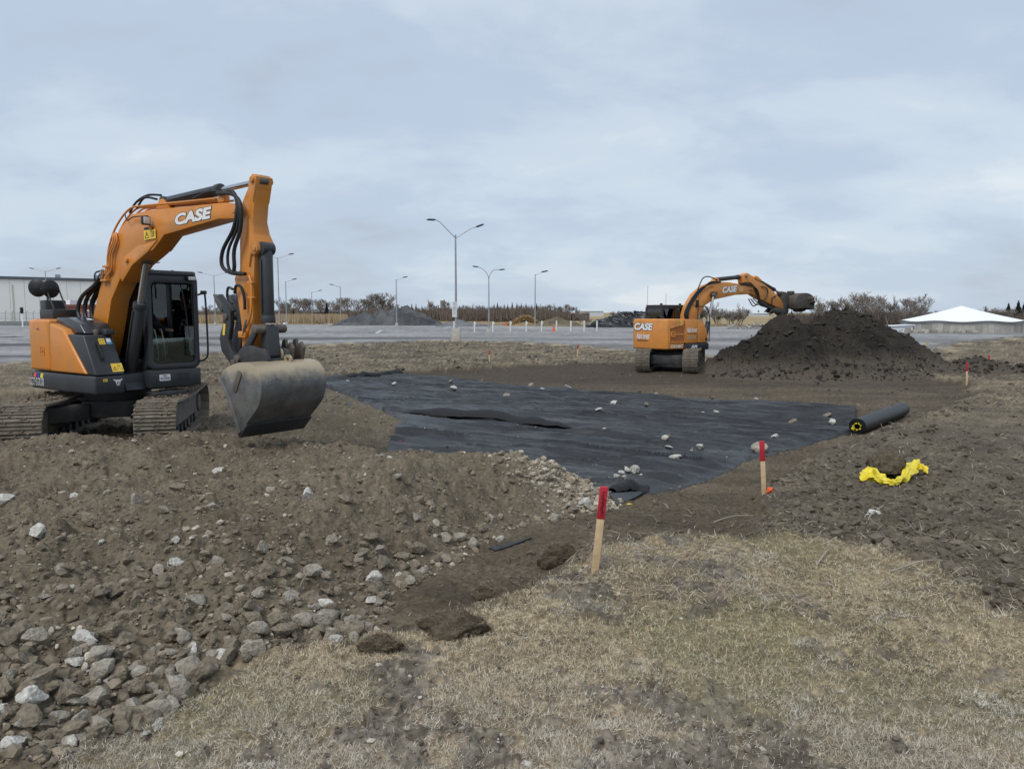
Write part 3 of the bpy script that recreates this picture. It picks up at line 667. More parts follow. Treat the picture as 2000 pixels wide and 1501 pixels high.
SHL = ['tiny grey stone at the far left corner of the sheet', 'tiny white stone at the left end of the sheet, below the corner stone', 'small grey stone under the folded far corner', 'grey stone at the right end of the folded far corner', 'flat whitish stone below the right end of the folded far corner', 'flattish grey stone at the sheet far edge, first right of the corner fold', 'dark brown stone just above the upright white block', 'upright white block, tallest stone on the left half of the sheet', 'low brown stone half buried at the far edge of the sheet', 'rounded grey stone in the middle of the left half, above the long fold', 'small grey stone at the far edge, left of the pale pair', 'pale stone second from the right of the far-edge pair', 'wide pale stone at the far edge, in line above the middle of the sheet', 'whitish stone just below the wide pale far-edge stone', 'whitish pointed stone at the middle of the sheet', 'dark brown lump at the middle of the sheet', 'white angular stone right of the long fold tip', 'white stone below the long fold tip', 'grey stone at the far edge in the middle', 'low grey stone at the far edge, in front of the far digger tracks', 'small white stone at the far edge right of centre', 'small pointed white stone, left of a close pair right of centre', 'flat white stone, right of a close pair right of centre', 'flat brown stone near the right edge of the sheet', 'flat brown stone left of the roll end, upper of two', 'round white stone beside the yellow-cored roll end', 'low brown stone at the sheet edge behind the roll', 'brown stone on top of the pair of white stones', 'white stone in the close stack left of the second stake, middle of three', 'white oval stone, lowest of the close stack of three', 'round white stone between the stack of three and the second stake', 'small flat grey stone touching the round white stone', 'long flat white stone nearest the near edge of the sheet', 'white stone right of the second stake top', 'largest grey rock on the sheet, behind the second stake', 'small grey stone above the largest rock', 'flat white stone lying against the long fold']
for (a, b, wpx, kd, fl), lb in zip(SH, SHL):
    p = gp(a, b); z = sheet_z(p.x, p.y)
    stone((p.x, p.y, z), wpx * p.y / F * 0.56, kd, lb, 'stones weighing down the black sheet', flat=fl, sink=0.12, k=random.randrange(6))
for (a, b, wpx), lb in zip([(1206, 942, 15), (1214, 936, 14), (1226, 931, 16), (1240, 934, 22), (1218, 944, 12), (1252, 938, 9)], ['leftmost', 'second from left', 'topmost', 'largest', 'lowest', 'rightmost']):
    p = gp(a, b); stone((p.x, p.y, sheet_z(p.x, p.y) + 0.01), wpx * p.y / F * 0.55, 'w', 'pale stone heaped on the curled near corner, %s of the heap' % lb, 'stones weighing down the black sheet', sink=0.1)
Ps = np.stack([rng.uniform(-3, 3.6, 420), rng.uniform(8.4, 15, 420), np.zeros(420)], 1)
Ps[:, 2] = [sheet_z(a, b) for a, b in Ps[:, :2]]
inb = (sdist(P_RUB, Ps[:, 0], Ps[:, 1]) < -0.02) & (sdist(np.concatenate([A[::10], B[::-10]]), Ps[:, 0], Ps[:, 1]) > 0.1)
inb &= rng.random(len(Ps)) < np.exp(sdist(P_RUB, Ps[:, 0], Ps[:, 1]) / 1.3)
Ps = Ps[inb]
scatter('stone_crumbs', Ps, rng.uniform(0.006, 0.022, len(Ps)), stonecol(len(Ps), 0.5), 1, 'stone crumbs strewn on the black sheet near the rubble', 'gravel')

# ------------------------------------------------------------------ roll of geotextile
c0 = gp(1674, 848); c1 = gp(1762, 812)
RR = 0.148
c0.z = hz(c0.x, c0.y) + RR; c1.z = hz(c1.x, c1.y) + RR
axd = (c1 - c0).normalized(); sd_ = Vector((-axd.y, axd.x, 0)).normalized(); upv = axd.cross(sd_) * -1
if upv.z < 0: upv = -upv
roll = empty('fabric_roll', (c0.x, c0.y, c0.z - RR))
tag(roll, 'rolled up black geotextile with yellow plastic in its core end', 'fabric roll')
o0 = Vector(roll.location)
mb = MB(); seg = 48; V = []
L_ = (c1 - c0).length
for i in range(25):
    t = i / 24
    for k in range(seg):
        a = 2 * PI * k / seg
        r_ = RR * (1 - 0.035 * (t > 0.97) + 0.012 * math.sin(a * 3 + t * 5) + 0.01 * float(vn(np.array([t * 9.]), np.array([a * 2]))[0]))
        V.append(c0 - o0 + axd * (L_ * t) + (sd_ * math.cos(a) + upv * math.sin(a)) * r_)
mb.add(V, [(i * seg + k, i * seg + (k + 1) % seg, (i + 1) * seg + (k + 1) % seg, (i + 1) * seg + k) for i in range(24) for k in range(seg)] + [tuple(24 * seg + k for k in range(seg))])
mb.build('rolled_fabric', m_geo, roll)
mb = MB(); V = []; K = 14
for j in range(K):                       # wound layers on the end, stepped like a spiral
    rj = RR * (0.99 - 0.62 * j / (K - 1))
    for k in range(seg):
        a = 2 * PI * k / seg
        V.append(c0 - o0 - axd * (0.012 * (j % 2) - 0.002) + (sd_ * math.cos(a) + upv * math.sin(a)) * rj)
mb.add(V, [(j * seg + k, j * seg + (k + 1) % seg, (j + 1) * seg + (k + 1) % seg, (j + 1) * seg + k) for j in range(K - 1) for k in range(seg)])
mb.build('wound_end', m_geod, roll, smooth=False)
mb = MB(); mb.add([c0 - o0 + axd * dz + (sd_ * math.cos(2 * PI * k / seg) + upv * math.sin(2 * PI * k / seg)) * RR * 0.37 for dz in (0, 0.3) for k in range(seg)], [(k, (k + 1) % seg, seg + (k + 1) % seg, seg + k) for k in range(seg)] + [tuple(seg + k for k in range(seg))])
mb.build('core_hole', m_ink, roll)
m_yel = mat('yellow_plastic', (0.75, 0.60, 0.03), 0.4, var=0.12, scale=8, spec=0.5)
mb = MB(); V = []; n_ = 40
for j in range(4):
    for k in range(n_):
        a = 2 * PI * k / n_
        jag = 0.10 * math.sin(a * 5 + 1) + 0.07 * math.sin(a * 11) + (0.5 * max(0, math.cos(a + 0.45)) ** 8 if j == 3 else 0)
        r_ = RR * (0.34 + 0.055 * j + jag * (j / 3) * 0.6)
        V.append(c0 - o0 - axd * (0.012 + 0.02 * math.sin(j * 1.2 + k)) + (-sd_ * math.cos(a) * -1 + upv * math.sin(a)) * r_)
mb.add(V, [(j * n_ + k, j * n_ + (k + 1) % n_, (j + 1) * n_ + (k + 1) % n_, (j + 1) * n_ + k) for j in range(3) for k in range(n_)])
mb.build('core_wrapper', m_yel, roll)

# ------------------------------------------------------------------ survey stakes
STK = [(1162, 1112, 1180, 950, .050, 'nearest survey stake, leaning, with red painted top and writing'), (1492, 963, 1488, 861, .052, 'second survey stake with red top in front of the big grey rock'), (1888, 752, 1889, 708, .05, 'distant red topped stake at the right, nearer of two'), (1930, 724, 1932, 693, .05, 'distant red topped stake at the right edge, farther of two'), (956, 707, 956, 684, .05, 'thin distant stake left of centre in the stubble'), (1128, 697, 1129, 672, .05, 'thin distant stake in the stubble left of the far digger')]
for i, (xb, yb, xt, yt, wd, lb) in enumerate(STK):
    b = gp(xb, yb); hgt = (yb - yt) * b.y / F * 1.02
    t = at(xt, yt, b.y - (0.02 if i else 0.05))
    st = empty('survey_stake', b); tag(st, lb, 'stake', 'red topped survey stakes')
    ax = (t - b); Lk = ax.length; ax.normalize()
    ux = Vector((1, 0.02, 0)); ux = (ux - ax * ux.dot(ax)).normalized(); M = frame((0, 0, 0), ux, ax)
    wd = max(wd, 0.042)
    MB().box((0, Lk * 0.31 - 0.1, 0), (wd, Lk * 0.62 + 0.2, 0.024), M).build('shaft', m_wood, st, bev=0.003)
    MB().box((0, Lk * 0.81, 0), (wd + 0.003, Lk * 0.38, 0.027), M).build('painted_top', m_red, st, bev=0.003)
    if i == 0:
        b_ = MB()
        for k in range(14):                # hand writing, not readable in the photograph
            yy = Lk * (0.66 + 0.30 * k / 14); xx = random.uniform(-0.006, 0.006)
            for s1, s2 in (((-.012, 0), (.010, .006)), ((.010, .006), (-.006, .012))):
                if random.random() < 0.8: b_.prism(stroke((xx + s1[0], yy + s1[1]), (xx + s2[0], yy + s2[1]), 0.003), 0.0136, 0.0150, 'z', M)
        b_.build('handwriting', m_ink, st, smooth=False)
tag(MB().add([Vector(gp(1500, 962)) + Vector(v) for v in ((-.02, 0, .0), (.05, -.02, .01), (.06, .02, .06), (0, .02, .07), (.03, .05, .03), (.02, -.04, .04))], [(0, 1, 2), (0, 2, 3), (1, 4, 2), (0, 4, 1), (0, 3, 4), (2, 4, 3), (0, 5, 1), (1, 5, 2), (2, 5, 3), (3, 5, 0)]).build('flagging_tape', mat('orange_tape', (0.75, 0.10, 0.03), 0.5)), 'crumpled orange tape at the foot of the second stake', 'tape')

# ------------------------------------------------------------------ clod and yellow plastic
p = gp(1742, 938)
V, Fs = ico(5); r3 = np.random.default_rng(4)
nzv = fbm(V[:, 0] * 3 + 5, V[:, 1] * 3 + V[:, 2] * 2.2, 5, 77) * 0.22 - 0.09 * (np.abs(fbm(V[:, 0] * 4 + V[:, 2], V[:, 1] * 4 - V[:, 2] * 2, 2, 79)) < 0.06)
Vc = V * (1 + nzv[:, None]) * np.array([0.24, 0.21, 0.195])
Vc[:, 2] = np.maximum(Vc[:, 2], -0.06)
cc = np.array([[0.105, 0.085, 0.058]]) * (1 + 0.8 * nzv[:, None])
o = link('soil_clod', npmesh('soil_clod', Vc, Fs, m_soilattr, cc, True)); o.location = (p.x + 0.0, p.y + 0.16, hz(p.x, p.y + 0.16) + 0.12)
tag(o, 'large round clod of earth sitting behind the yellow plastic', 'soil clod')
path = [gp(a, b) for a, b in ((1682, 945), (1700, 936), (1722, 945), (1745, 950), (1768, 938), (1790, 922), (1812, 930))]
path = catmull([(q.x, q.y, 0) for q in path], 14); V = []; K = 20
for i, q_ in enumerate(path):
    t = i / (len(path) - 1); zb = hz(q_.x, q_.y)
    rr = (0.040 + 0.060 * math.exp(-((t - 0.20) / 0.15) ** 2) + 0.068 * math.exp(-((t - 0.82) / 0.15) ** 2)) * min(1, t * 9 + 0.25, (1 - t) * 7 + 0.15)
    tg = (path[min(i + 1, len(path) - 1)] - path[max(i - 1, 0)]).normalized(); nn_ = Vector((tg.y, -tg.x, 0))
    for k in range(K):
        a = 2 * PI * k / K
        nzk = 0.30 * float(vn(np.array([i * 0.23]), np.array([k * 0.45]), 5)[0]) + 0.22 * float(vn(np.array([i * 0.6]), np.array([k * 1.1]), 6)[0])
        V.append(Vector((q_.x, q_.y, zb + 0.035)) + nn_ * math.cos(a) * rr * (0.75 + nzk) + Vector((0, 0, max(-0.03, math.sin(a) * rr * (0.85 + nzk) + rr * 0.35))))
b_ = MB().add(V, [(i * K + k, i * K + (k + 1) % K, (i + 1) * K + (k + 1) % K, (i + 1) * K + k) for i in range(len(path) - 1) for k in range(K)])
tag(b_.build('yellow_wrapper', m_yel), 'crumpled bright yellow plastic wrapper on the tilled earth', 'plastic')

# ------------------------------------------------------------------ litter
def crumple(name, px_, py_, wpx, mt, lab, cat, flat=0.35, seed=0):
    p = gp(px_, py_); V, Fs = ico(3); r = np.random.default_rng(seed)
    s_ = wpx * p.y / F * 0.5
    V = V * (1 + 0.35 * r.normal(size=(len(V), 1))) * np.array([s_, s_ * 0.8, s_ * flat])
    me = npmesh(name, V, Fs, mt); o = link(name, me); o.location = p + Vector((0, 0, s_ * flat * 0.5)); o.rotation_euler = (0, 0, seed)
    return tag(o, lab, cat)
m_paper = mat('dirty_white_litter', (0.62, 0.60, 0.56), 0.7, var=0.15)
crumple('plastic_scrap', 1706, 1003, 26, m_paper, 'scrap of white plastic on the tilled earth below the yellow wrapper', 'litter', seed=1)
crumple('plastic_scrap', 1628, 1024, 9, m_paper, 'small white scrap on the tilled earth', 'litter', seed=2)
crumple('yellow_scrap', 1229, 985, 8, m_yel, 'tiny yellow scrap at the tip of the gravel spill', 'litter', seed=3)
crumple('pink_scrap', 794, 868, 10, mat('pink_plastic', (0.62, 0.12, 0.16), 0.6), 'small pink scrap at the rubble edge by the sheet', 'litter', seed=4)
crumple('red_scrap', 783, 862, 9, mat('dull_red_plastic', (0.30, 0.06, 0.05), 0.6), 'dull red scrap beside the pink one', 'litter', seed=5)
crumple('paper_scrap', 1026, 1490, 24, m_paper, 'white paper scrap lying on the lawn at the bottom', 'litter', 0.2, 6)
for k, (a, b, s_, lb) in enumerate([(965, 1180, 15, 'pale lump of stone at the lawn edge'), (1212, 1086, 16, 'pale leaf on the lawn right of the nearest stake'), (1405, 1143, 16, 'whitish chip on the lawn behind the middle of the lawn'), (1010, 1355, 12, 'pale chip on the muddy front lawn'), (1110, 1365, 14, 'pale chip near the front mud patch'), (1570, 1200, 16, 'grey leaf on the right side of the lawn'), (1310, 1307, 14, 'curled brown leaf on the middle of the lawn')]):
    crumple('leaf_litter', a, b, s_, mat('dead_leaf', (0.36, 0.29, 0.22), 0.8, var=0.2), lb, 'litter', 0.3, 10 + k)
# plank and wire in the rubble
p = gp(1012, 893, 0.05); q_ = Vector((0.24, 0.10, -0.10))
tag(MB().box((0, 0, 0), (0.34, 0.07, 0.03), Matrix.Translation(p + Vector((0, 0, 0.06))) @ Matrix.Rotation(R(-35), 4, 'Z') @ Matrix.Rotation(R(28), 4, 'Y')).build('plank', mat('weathered_board', (0.20, 0.18, 0.145), 0.9, var=0.2, scale=12), bev=0.003), 'short weathered plank sticking out of the rubble crest', 'plank')
p = gp(592, 1150)
tag(MB().tube([p + Vector((0.10 * math.cos(a) + 0.08, 0.05 * math.sin(a), 0.0 + 0.11 * math.sin(a))) for a in np.linspace(R(35), R(185), 14)], 0.0028, 6).build('wire_loop', mat('dull_wire', (0.33, 0.30, 0.25), 0.7)), 'thin pale wire looping out of the rubble slope', 'wire')

# ------------------------------------------------------------------ dark soil pile
gx2 = np.linspace(5.6, 18.6, 330); gy2 = np.linspace(23.8, 36.5, 230)
PX, PY = np.meshgrid(gx2, gy2); xx, yy = PX.ravel(), PY.ravel()
wx = xx + 0.35 * fbm(xx * 0.8, yy * 0.8, 3, 301); wy = yy + 0.35 * fbm(xx * 0.8, yy * 0.8, 3, 305)
RX = [5.6, 7.0, 7.8, 8.6, 9.4, 10.1, 10.6, 11.3, 11.9, 12.5, 13.1, 13.7, 14.4, 15.2, 16.0, 16.8, 17.8, 18.6]
RH = [-0.4, 0.12, 0.62, 1.15, 1.46, 1.92, 1.80, 1.46, 1.86, 2.12, 2.20, 2.20, 1.95, 1.38, 0.82, 0.25, -0.2, -0.6]
ridge_h = np.interp(wx, RX, RH); ridge_y = np.interp(wx, [6, 9, 10.5, 12, 14, 18], [28.4, 28.9, 29.3, 30.6, 31.0, 30.4])
dyp = wy - ridge_y
hpile = ridge_h - np.where(dyp < 0, 0.46 * -dyp + 0.10 * np.maximum(-dyp - 2.5, 0) * -1, 0.62 * dyp) - 0.10 * np.sqrt(dyp * dyp + 0.1)
hpile = np.maximum(hpile, np.minimum(0.45 - 0.22 * np.hypot((wx - 10.4) * 0.62, wy - 26.3), 0.4))
hpile = np.maximum(hpile, 0.35 - 0.3 * np.hypot((wx - 16.6) * 0.6, wy - 27.6))
rid = 1 - np.abs(fbm(xx * 1.6, yy * 1.6, 4, 311)) * 2
nzp = 0.16 * fbm(xx * 1.1, yy * 1.1, 4, 312) + 0.17 * rid + 0.085 * fbm(xx * 5, yy * 5, 3, 315) + 0.05 * fbm(xx * 13, yy * 13, 2, 318)
hpile = hpile + nzp * sstep(-0.35, 0.35, hpile)
zb = Hgt(xx, yy)
Z = zb + np.maximum(hpile, -0.15)
n2_ = fbm(xx * 0.9, yy * 0.9, 3, 320)
colp = mixc(C_(0.018, 0.015, 0.012), C_(0.038, 0.032, 0.026), 0.5 + 0.9 * n2_ + 0.4 * fbm(xx * 7, yy * 7, 2, 322)); colp = mixc(colp, C_(0.105, 0.088, 0.068), sstep(0.8, 0.1, hpile) * 0.8)
nc = len(gx2); ii = (np.arange(len(gy2) - 1)[:, None] * nc + np.arange(nc - 1)[None]).ravel()
qq = np.stack([ii, ii + 1, ii + nc + 1, ii + nc], 1)
kp = (hpile[qq] > -0.14).any(1)
used, inv = np.unique(qq[kp], return_inverse=True)
pile = link('soil_pile', npmesh('soil_pile', np.stack([xx, yy, Z], 1)[used], inv.reshape(-1, 4), m_soilattr, colp[used], True))
tag(pile, 'big two-humped heap of black topsoil right of the far digger', 'soil pile')
selp = np.where(hpile > 0.03)[0]; selp = rng.choice(selp, 3600)
Pp = np.stack([xx[selp], yy[selp], Z[selp]], 1) + rng.normal(0, 0.03, (len(selp), 3))
cl = scatter('clods', Pp, np.clip(0.025 * (1 - rng.random(len(Pp))) ** (-0.4), 0.025, 0.13), np.array([[0.032, 0.027, 0.022]]) * rng.uniform(0.7, 1.5, (len(Pp), 1)), 1, 'crumbling clods on the topsoil heap', None, parent=pile)
PILE = (gx2, gy2, Z.reshape(len(gy2), len(gx2)))

# ------------------------------------------------------------------ grass and straw
def blades(name, P, ln, wd, col, lay, label, cat, short=False):
    n = len(P); az = rng.uniform(0, 2 * PI, n); tl = rng.uniform(*lay, n)
    dv = np.stack([np.cos(az) * np.sin(tl), np.sin(az) * np.sin(tl), np.cos(tl)], 1)
    sd2 = np.stack([-np.sin(az), np.cos(az), np.zeros(n)], 1); tw_ = rng.uniform(-0.8, 0.8, n)
    sd2 = sd2 * np.cos(tw_)[:, None] + np.array([[0, 0, 1]]) * np.sin(tw_)[:, None]
    b = P; m = P + dv * (ln * 0.55)[:, None]
    bend = np.stack([np.cos(az + rng.normal(0, .6, n)), np.sin(az + rng.normal(0, .6, n)), -rng.uniform(0.0, 0.45, n)], 1)
    t = m + (dv * 0.5 + bend * 0.5) * (ln * 0.5)[:, None]
    t[:, 2] = np.maximum(t[:, 2], P[:, 2] + 0.003); m[:, 2] = np.maximum(m[:, 2], P[:, 2] + 0.004)
    w2 = sd2 * (wd / 2)[:, None]
    if short:                                 # a flattened leaf is one thin triangle
        V = np.stack([b - w2, b + w2, P + dv * ln[:, None]], 1); V[:, 2, 2] = np.maximum(V[:, 2, 2], P[:, 2] + 0.002)
        V = V.reshape(-1, 3); Fs = np.arange(3 * n).reshape(-1, 3); k_ = 3
    else:
        V = np.stack([b - w2, b + w2, m + w2 * 0.8, m - w2 * 0.8, t], 1).reshape(-1, 3)
        base = np.arange(n)[:, None] * 5
        Fs = np.concatenate([base + [0, 1, 2], base + [0, 2, 3], base + [3, 2, 4]]); k_ = 5
    o = link(name, npmesh(name, V, Fs, m_blade, np.repeat(col, k_, axis=0)))
    return tag(o, label, cat, None, 'stuff')
m_blade = mat('dry_blades', attr='Col', rough=0.8, var=0.12, scale=5, spec=0.25)
def blade_cols(n, P):
    g = sstep(0.0, 0.45, fbm(P[:, 0] * 0.9 + 7, P[:, 1] * 0.9, 3, 72)); t = rng.random(n)
    straw = np.array([[0.61, 0.51, 0.34]]) * rng.uniform(0.45, 1.25, (n, 1)); pale = np.array([[0.70, 0.62, 0.47]]) * rng.uniform(0.8, 1.15, (n, 1))
    brown = np.array([[0.22, 0.165, 0.11]]) * rng.uniform(0.6, 1.3, (n, 1)); green = np.array([[0.22, 0.22, 0.10]]) * rng.uniform(0.7, 1.3, (n, 1))
    c = np.where((t < 0.22)[:, None], pale, straw); c = np.where((t > 0.74)[:, None], brown, c)
    c = np.where(((rng.random(n) < 0.05 + 0.20 * g + 0.22 * sstep(0.2, 1.6, P[:, 0]) * sstep(3.0, 4.2, P[:, 1])))[:, None], green, c)
    gy_ = sstep(4.2, 3.0, P[:, 1])[:, None] * 0.45; c = c * (1 - gy_) + gy_ * (c.mean(1, keepdims=True) * np.array([[1.08, 1.0, 0.92]]) * 1.05)
    wm = sstep(0.25, 0.5, fbm(P[:, 0] * 3.1, P[:, 1] * 3.1, 3, 88)) * 0.5
    return np.where((rng.random(n) < wm)[:, None], np.array([[0.66, 0.63, 0.56]]) * rng.uniform(0.8, 1.1, (n, 1)), c)
Pg = in_view(-60, 2140, 1030, 1560, 210000, -0.02) if False else None
nG = 730000
bx = rng.uniform(-150, 2420, nG); by = rng.uniform(1030, 1600, nG)
rr_ = np.stack([(bx - CX) / F, math.cos(PITCH) - (by - CY) / F * math.sin(PITCH), -math.sin(PITCH) - (by - CY) / F * math.cos(PITCH)], 1)
tt = (-0.02 - ZC) / rr_[:, 2]; Pg = rr_ * tt[:, None]; Pg[:, 2] = 0
a, b, c, e = zones(Pg[:, 0], Pg[:, 1])
mudp = sstep(0.0, 0.34, mudn(Pg[:, 0], Pg[:, 1]))
tuft = sstep(-0.35, 0.3, fbm(Pg[:, 0] * 7, Pg[:, 1] * 7, 2, 74))
keep = ((a > -0.03) | (rng.random(nG) < 0.35 * np.exp(a / 0.12))) & (c < 0.05) & (rng.random(nG) < (1 - 0.92 * mudp) * (0.4 + 0.6 * tuft))
Pg = onground(Pg[keep]); n = len(Pg)
blades('dead_grass', Pg, rng.uniform(0.012, 0.042, n), rng.uniform(0.0012, 0.0030, n) * (0.6 + 0.12 * Pg[:, 1]), blade_cols(n, Pg), (0.55, 1.5), 'short matted dead grass over the foreground lawn', 'grass', True)
# straw and roots in the turned earth
nS = 19000
Ps = np.concatenate([onground(in_view(1100, 2600, 690, 1260, nS, -0.2)), onground(in_view(380, 1260, 662, 742, 9000, -0.3))])
a, b, c, e = zones(Ps[:, 0], Ps[:, 1])
keep = (c < -0.02) & (e < 0.1) & ((b < 0.0) | ((rng.random(len(Ps)) < 0.12) & (b < 1.2))) & (rng.random(len(Ps)) < 0.35 + 0.65 * sstep(-0.1, 0.4, fbm(Ps[:, 0] * 1.2, Ps[:, 1] * 1.2, 3, 81)))
Ps = Ps[keep]; n = len(Ps)
Ps[:, 2] += rng.uniform(0.0, 0.02, n)
col = np.where((rng.random(n) < 0.6)[:, None], np.array([[0.40, 0.35, 0.27]]), np.array([[0.22, 0.175, 0.12]])) * rng.uniform(0.6, 1.25, (n, 1))
blades('straw', Ps, rng.uniform(0.04, 0.16, n) * (0.8 + 0.025 * Ps[:, 1]), rng.uniform(0.002, 0.005, n) * (0.6 + 0.11 * Ps[:, 1]), col, (0.9, 1.55), 'pale straw and roots strewn over the turned earth', 'straw')
# long pale roots
for k, (pts, lb) in enumerate([([(1395, 1022), (1430, 1014), (1470, 1010)], 'pale straight root on the earth below the second stake'), ([(1690, 1030), (1702, 1010), (1725, 990)], 'pale root slanting below the white scrap'), ([(1595, 1108), (1608, 1092), (1620, 1075)], 'forked pale root at the lawn edge'), ([(1610, 1066), (1640, 1052)], 'short grey root at the lawn edge'), ([(1740, 1120), (1800, 1104), (1840, 1100)], 'pale root at the right end of the lawn')]):
    P_ = [gp(a, b) + Vector((0, 0, 0.02 + 0.015 * (i % 2))) for i, (a, b) in enumerate(pts)]
    tag(MB().tube(catmull(P_, 5), [0.006 - 0.0002 * i for i in range(len(catmull(P_, 5)))], 5).build('root', mat('bleached_root', (0.36, 0.32, 0.26), 0.9)), lb, 'root')
# torn sods along the edge
def sod(px_, py_, wpx, hpx, lab, seed):
    p = gp(px_, py_); V, Fs = ico(4); sx = wpx * p.y / F / 2; sz = hpx * p.y / F / 2
    f_ = fbm(V[:, 0] * 2.3 + seed, V[:, 1] * 2.3 + V[:, 2] * 1.9, 4, 400 + seed) * 0.45
    V = V * (1 + f_[:, None]) * np.array([sx, sx * 0.6, sz])
    cc = np.array([[0.088, 0.07, 0.05]]) * (1 + 0.9 * f_[:, None])
    root = empty('torn_sod', (p.x, p.y, p.z)); tag(root, lab, 'sod')
    o = link('earth_lump', npmesh('earth_lump', V, Fs, m_soilattr, cc, True), root); o.location = (0, 0, sz * 0.45)
    n = 1800; q = rng.integers(0, len(V), n); B_ = V[q] * rng.uniform(0.92, 1.02, (n, 1)) + [0, 0, sz * 0.45]
    bl = blades('hanging_roots', B_, rng.uniform(0.02, 0.06, n), rng.uniform(0.0015, 0.003, n), np.array([[0.17, 0.13, 0.085]]) * rng.uniform(0.5, 1.8, (n, 1)), (0.6, 2.2), None, None)
    bl.parent = root
sod(1095, 1104, 84, 62, 'torn lump of sod with roots left of the nearest stake', 1)
sod(890, 1236, 150, 56, 'long torn roll of sod between the rubble and the lawn', 2)
sod(985, 1165, 120, 40, 'low lump of torn earth behind the long sod roll', 3)
sod(740, 1268, 80, 44, 'small torn sod at the left end of the lawn edge', 4)

# ================================================================== diggers (local x forward, y left, z up)
def Mrot(a): return Matrix.Rotation(a, 4, 'Z')
_shoe = {}
def shoe_mesh(wd):
    if wd not in _shoe:
        b = MB().box((0, 0, 0.012), (0.162, wd, 0.026))
        for x_ in (-0.055, 0.0, 0.06): b.prism([(x_ - 0.012, 0.022), (x_ + 0.012, 0.022), (x_ + 0.006, 0.048), (x_ - 0.006, 0.048)], -wd / 2 + 0.003, wd / 2 - 0.003, 'y')
        o = b.build('shoe', m_shoe); _shoe[wd] = o.data; bpy.data.objects.remove(o)
    return _shoe[wd]
def make_track(root, yc, half, r, wd, rel, side):
    """one crawler track: frame as the part, every shoe a sub-part"""
    M = Mrot(rel) @ Matrix.Translation((0, yc, 0))
    xc = half - r
    fr = MB().box((0, 0, r + 0.02), (2 * xc - 0.1, wd * 0.42, r * 0.95), M)
    fr.prism([(-xc + 0.2, r + 0.3), (xc - 0.25, r + 0.3), (xc - 0.6, r + 0.42 * 0 + r - 0.06), (-xc + 0.5, 2 * r - 0.06)], -wd * 0.16, wd * 0.16, 'y', M)
    t = fr.build('track', m_frame, root, bev=0.02)
    for sx in (-1, 1):
        b = MB().cyl((sx * xc, -wd * 0.2, r), (sx * xc, wd * 0.2, r), r - 0.05, 28, M)
        b.cyl((sx * xc, -wd * 0.28, r), (sx * xc, wd * 0.28, r), r * 0.45, 20, M)
        b.build('idler' if sx > 0 else 'sprocket', m_frame, t, bev=0.012)
        b = MB().box((sx * (xc + 0.02), side * -wd * 0.33, r - 0.02), (0.4, 0.06, r * 1.3), M); b.build('guard', m_frame, t, bev=0.05)
    for k in range(7):
        x_ = -xc + 0.45 + k * (2 * xc - 0.9) / 6
        MB().cyl((x_, -wd * 0.24, 0.14), (x_, wd * 0.24, 0.14), 0.085, 14, M).build('roller', m_chassis, t)
    per = 4 * xc + 2 * PI * r; n = round(per / 0.171); me = shoe_mesh(wd)
    for k in range(n):
        s_ = per * k / n
        if s_ < 2 * xc: x_, z_, a = -xc + s_, 2 * r, 0
        elif s_ < 2 * xc + PI * r: a = (s_ - 2 * xc) / r; x_, z_ = xc + r * math.sin(a), r + r * math.cos(a)
        elif s_ < 4 * xc + PI * r: x_, z_, a = xc - (s_ - 2 * xc - PI * r), 0, PI
        else: a = PI + (s_ - 4 * xc - PI * r) / r; x_, z_ = -xc + r * math.sin(a), r + r * math.cos(a)
        sag = -0.035 * math.sin(PI * (x_ + xc) / (2 * xc)) if a == 0 else 0
        o = link('shoe', me, t)
        o.matrix_local = M @ Matrix.Translation((x_, 0, z_ + sag)) @ Matrix.Rotation(a, 4, 'Y') @ Matrix.Translation((0, 0, -0.03))
    n = 420; xs_ = rng.uniform(-xc - r * 0.9, xc + r * 0.9, n); P = np.zeros((n, 3))
    over = np.maximum(np.abs(xs_) - xc, 0); ax_ = np.arcsin(np.clip(over / r, 0, 1))
    P[:, 0] = xs_; P[:, 1] = rng.uniform(-wd / 2, wd / 2, n); P[:, 2] = r + (r + 0.008) * np.cos(ax_)
    fr_ = rng.random(n) < 0.35                 # caked on the front and rear curves
    aa = rng.uniform(0.2, 2.4, n); sg = np.where(rng.random(n) < 0.5, 1, -1)
    P[fr_, 0] = (sg * (xc + (r + 0.004) * np.sin(aa)))[fr_]; P[fr_, 2] = (r + (r + 0.004) * np.cos(aa))[fr_]
    P = np.array([(M @ Vector(p))[:] for p in P])
    sc_ = scatter('caked_mud', P, rng.uniform(0.012, 0.045, n), np.array([[0.155, 0.125, 0.093]]) * rng.uniform(0.7, 1.3, (n, 1)), 2, None, None, parent=t, flat=0.6)
    return t
def cylinder(root, a, b, frac, rb, rr, name='cylinder', y=0.0):
    a = Vector((a[0], y, a[1])); b = Vector((b[0], y, b[1])); m_ = a.lerp(b, frac); dr_ = (b - a).normalized()
    c = MB().cyl(a, m_, rb, 20); c.cyl(m_ - dr_ * 0.09, m_ + dr_ * 0.01, rb * 1.16, 20); c.cyl(a + Vector((0, -rb * 1.1, 0)), a + Vector((0, rb * 1.1, 0)), rb * 1.05, 16)
    sd2 = Vector((-dr_.z, 0, dr_.x)); c.tube([a + dr_ * 0.15 + Vector((0, -rb * 1.15, 0)), m_ - dr_ * 0.12 + Vector((0, -rb * 1.15, 0))], 0.014, 6)
    o = c.build(name, m_dark, root, bev=0.006)
    rd = MB().cyl(m_, b, rr, 18); rd.build('rod', m_steel, o)
    MB().cyl(b + Vector((0, -rr * 1.7, 0)), b + Vector((0, rr * 1.7, 0)), rr * 1.7, 16).build('rod_eye', m_pin, o, bev=0.006)
    return o
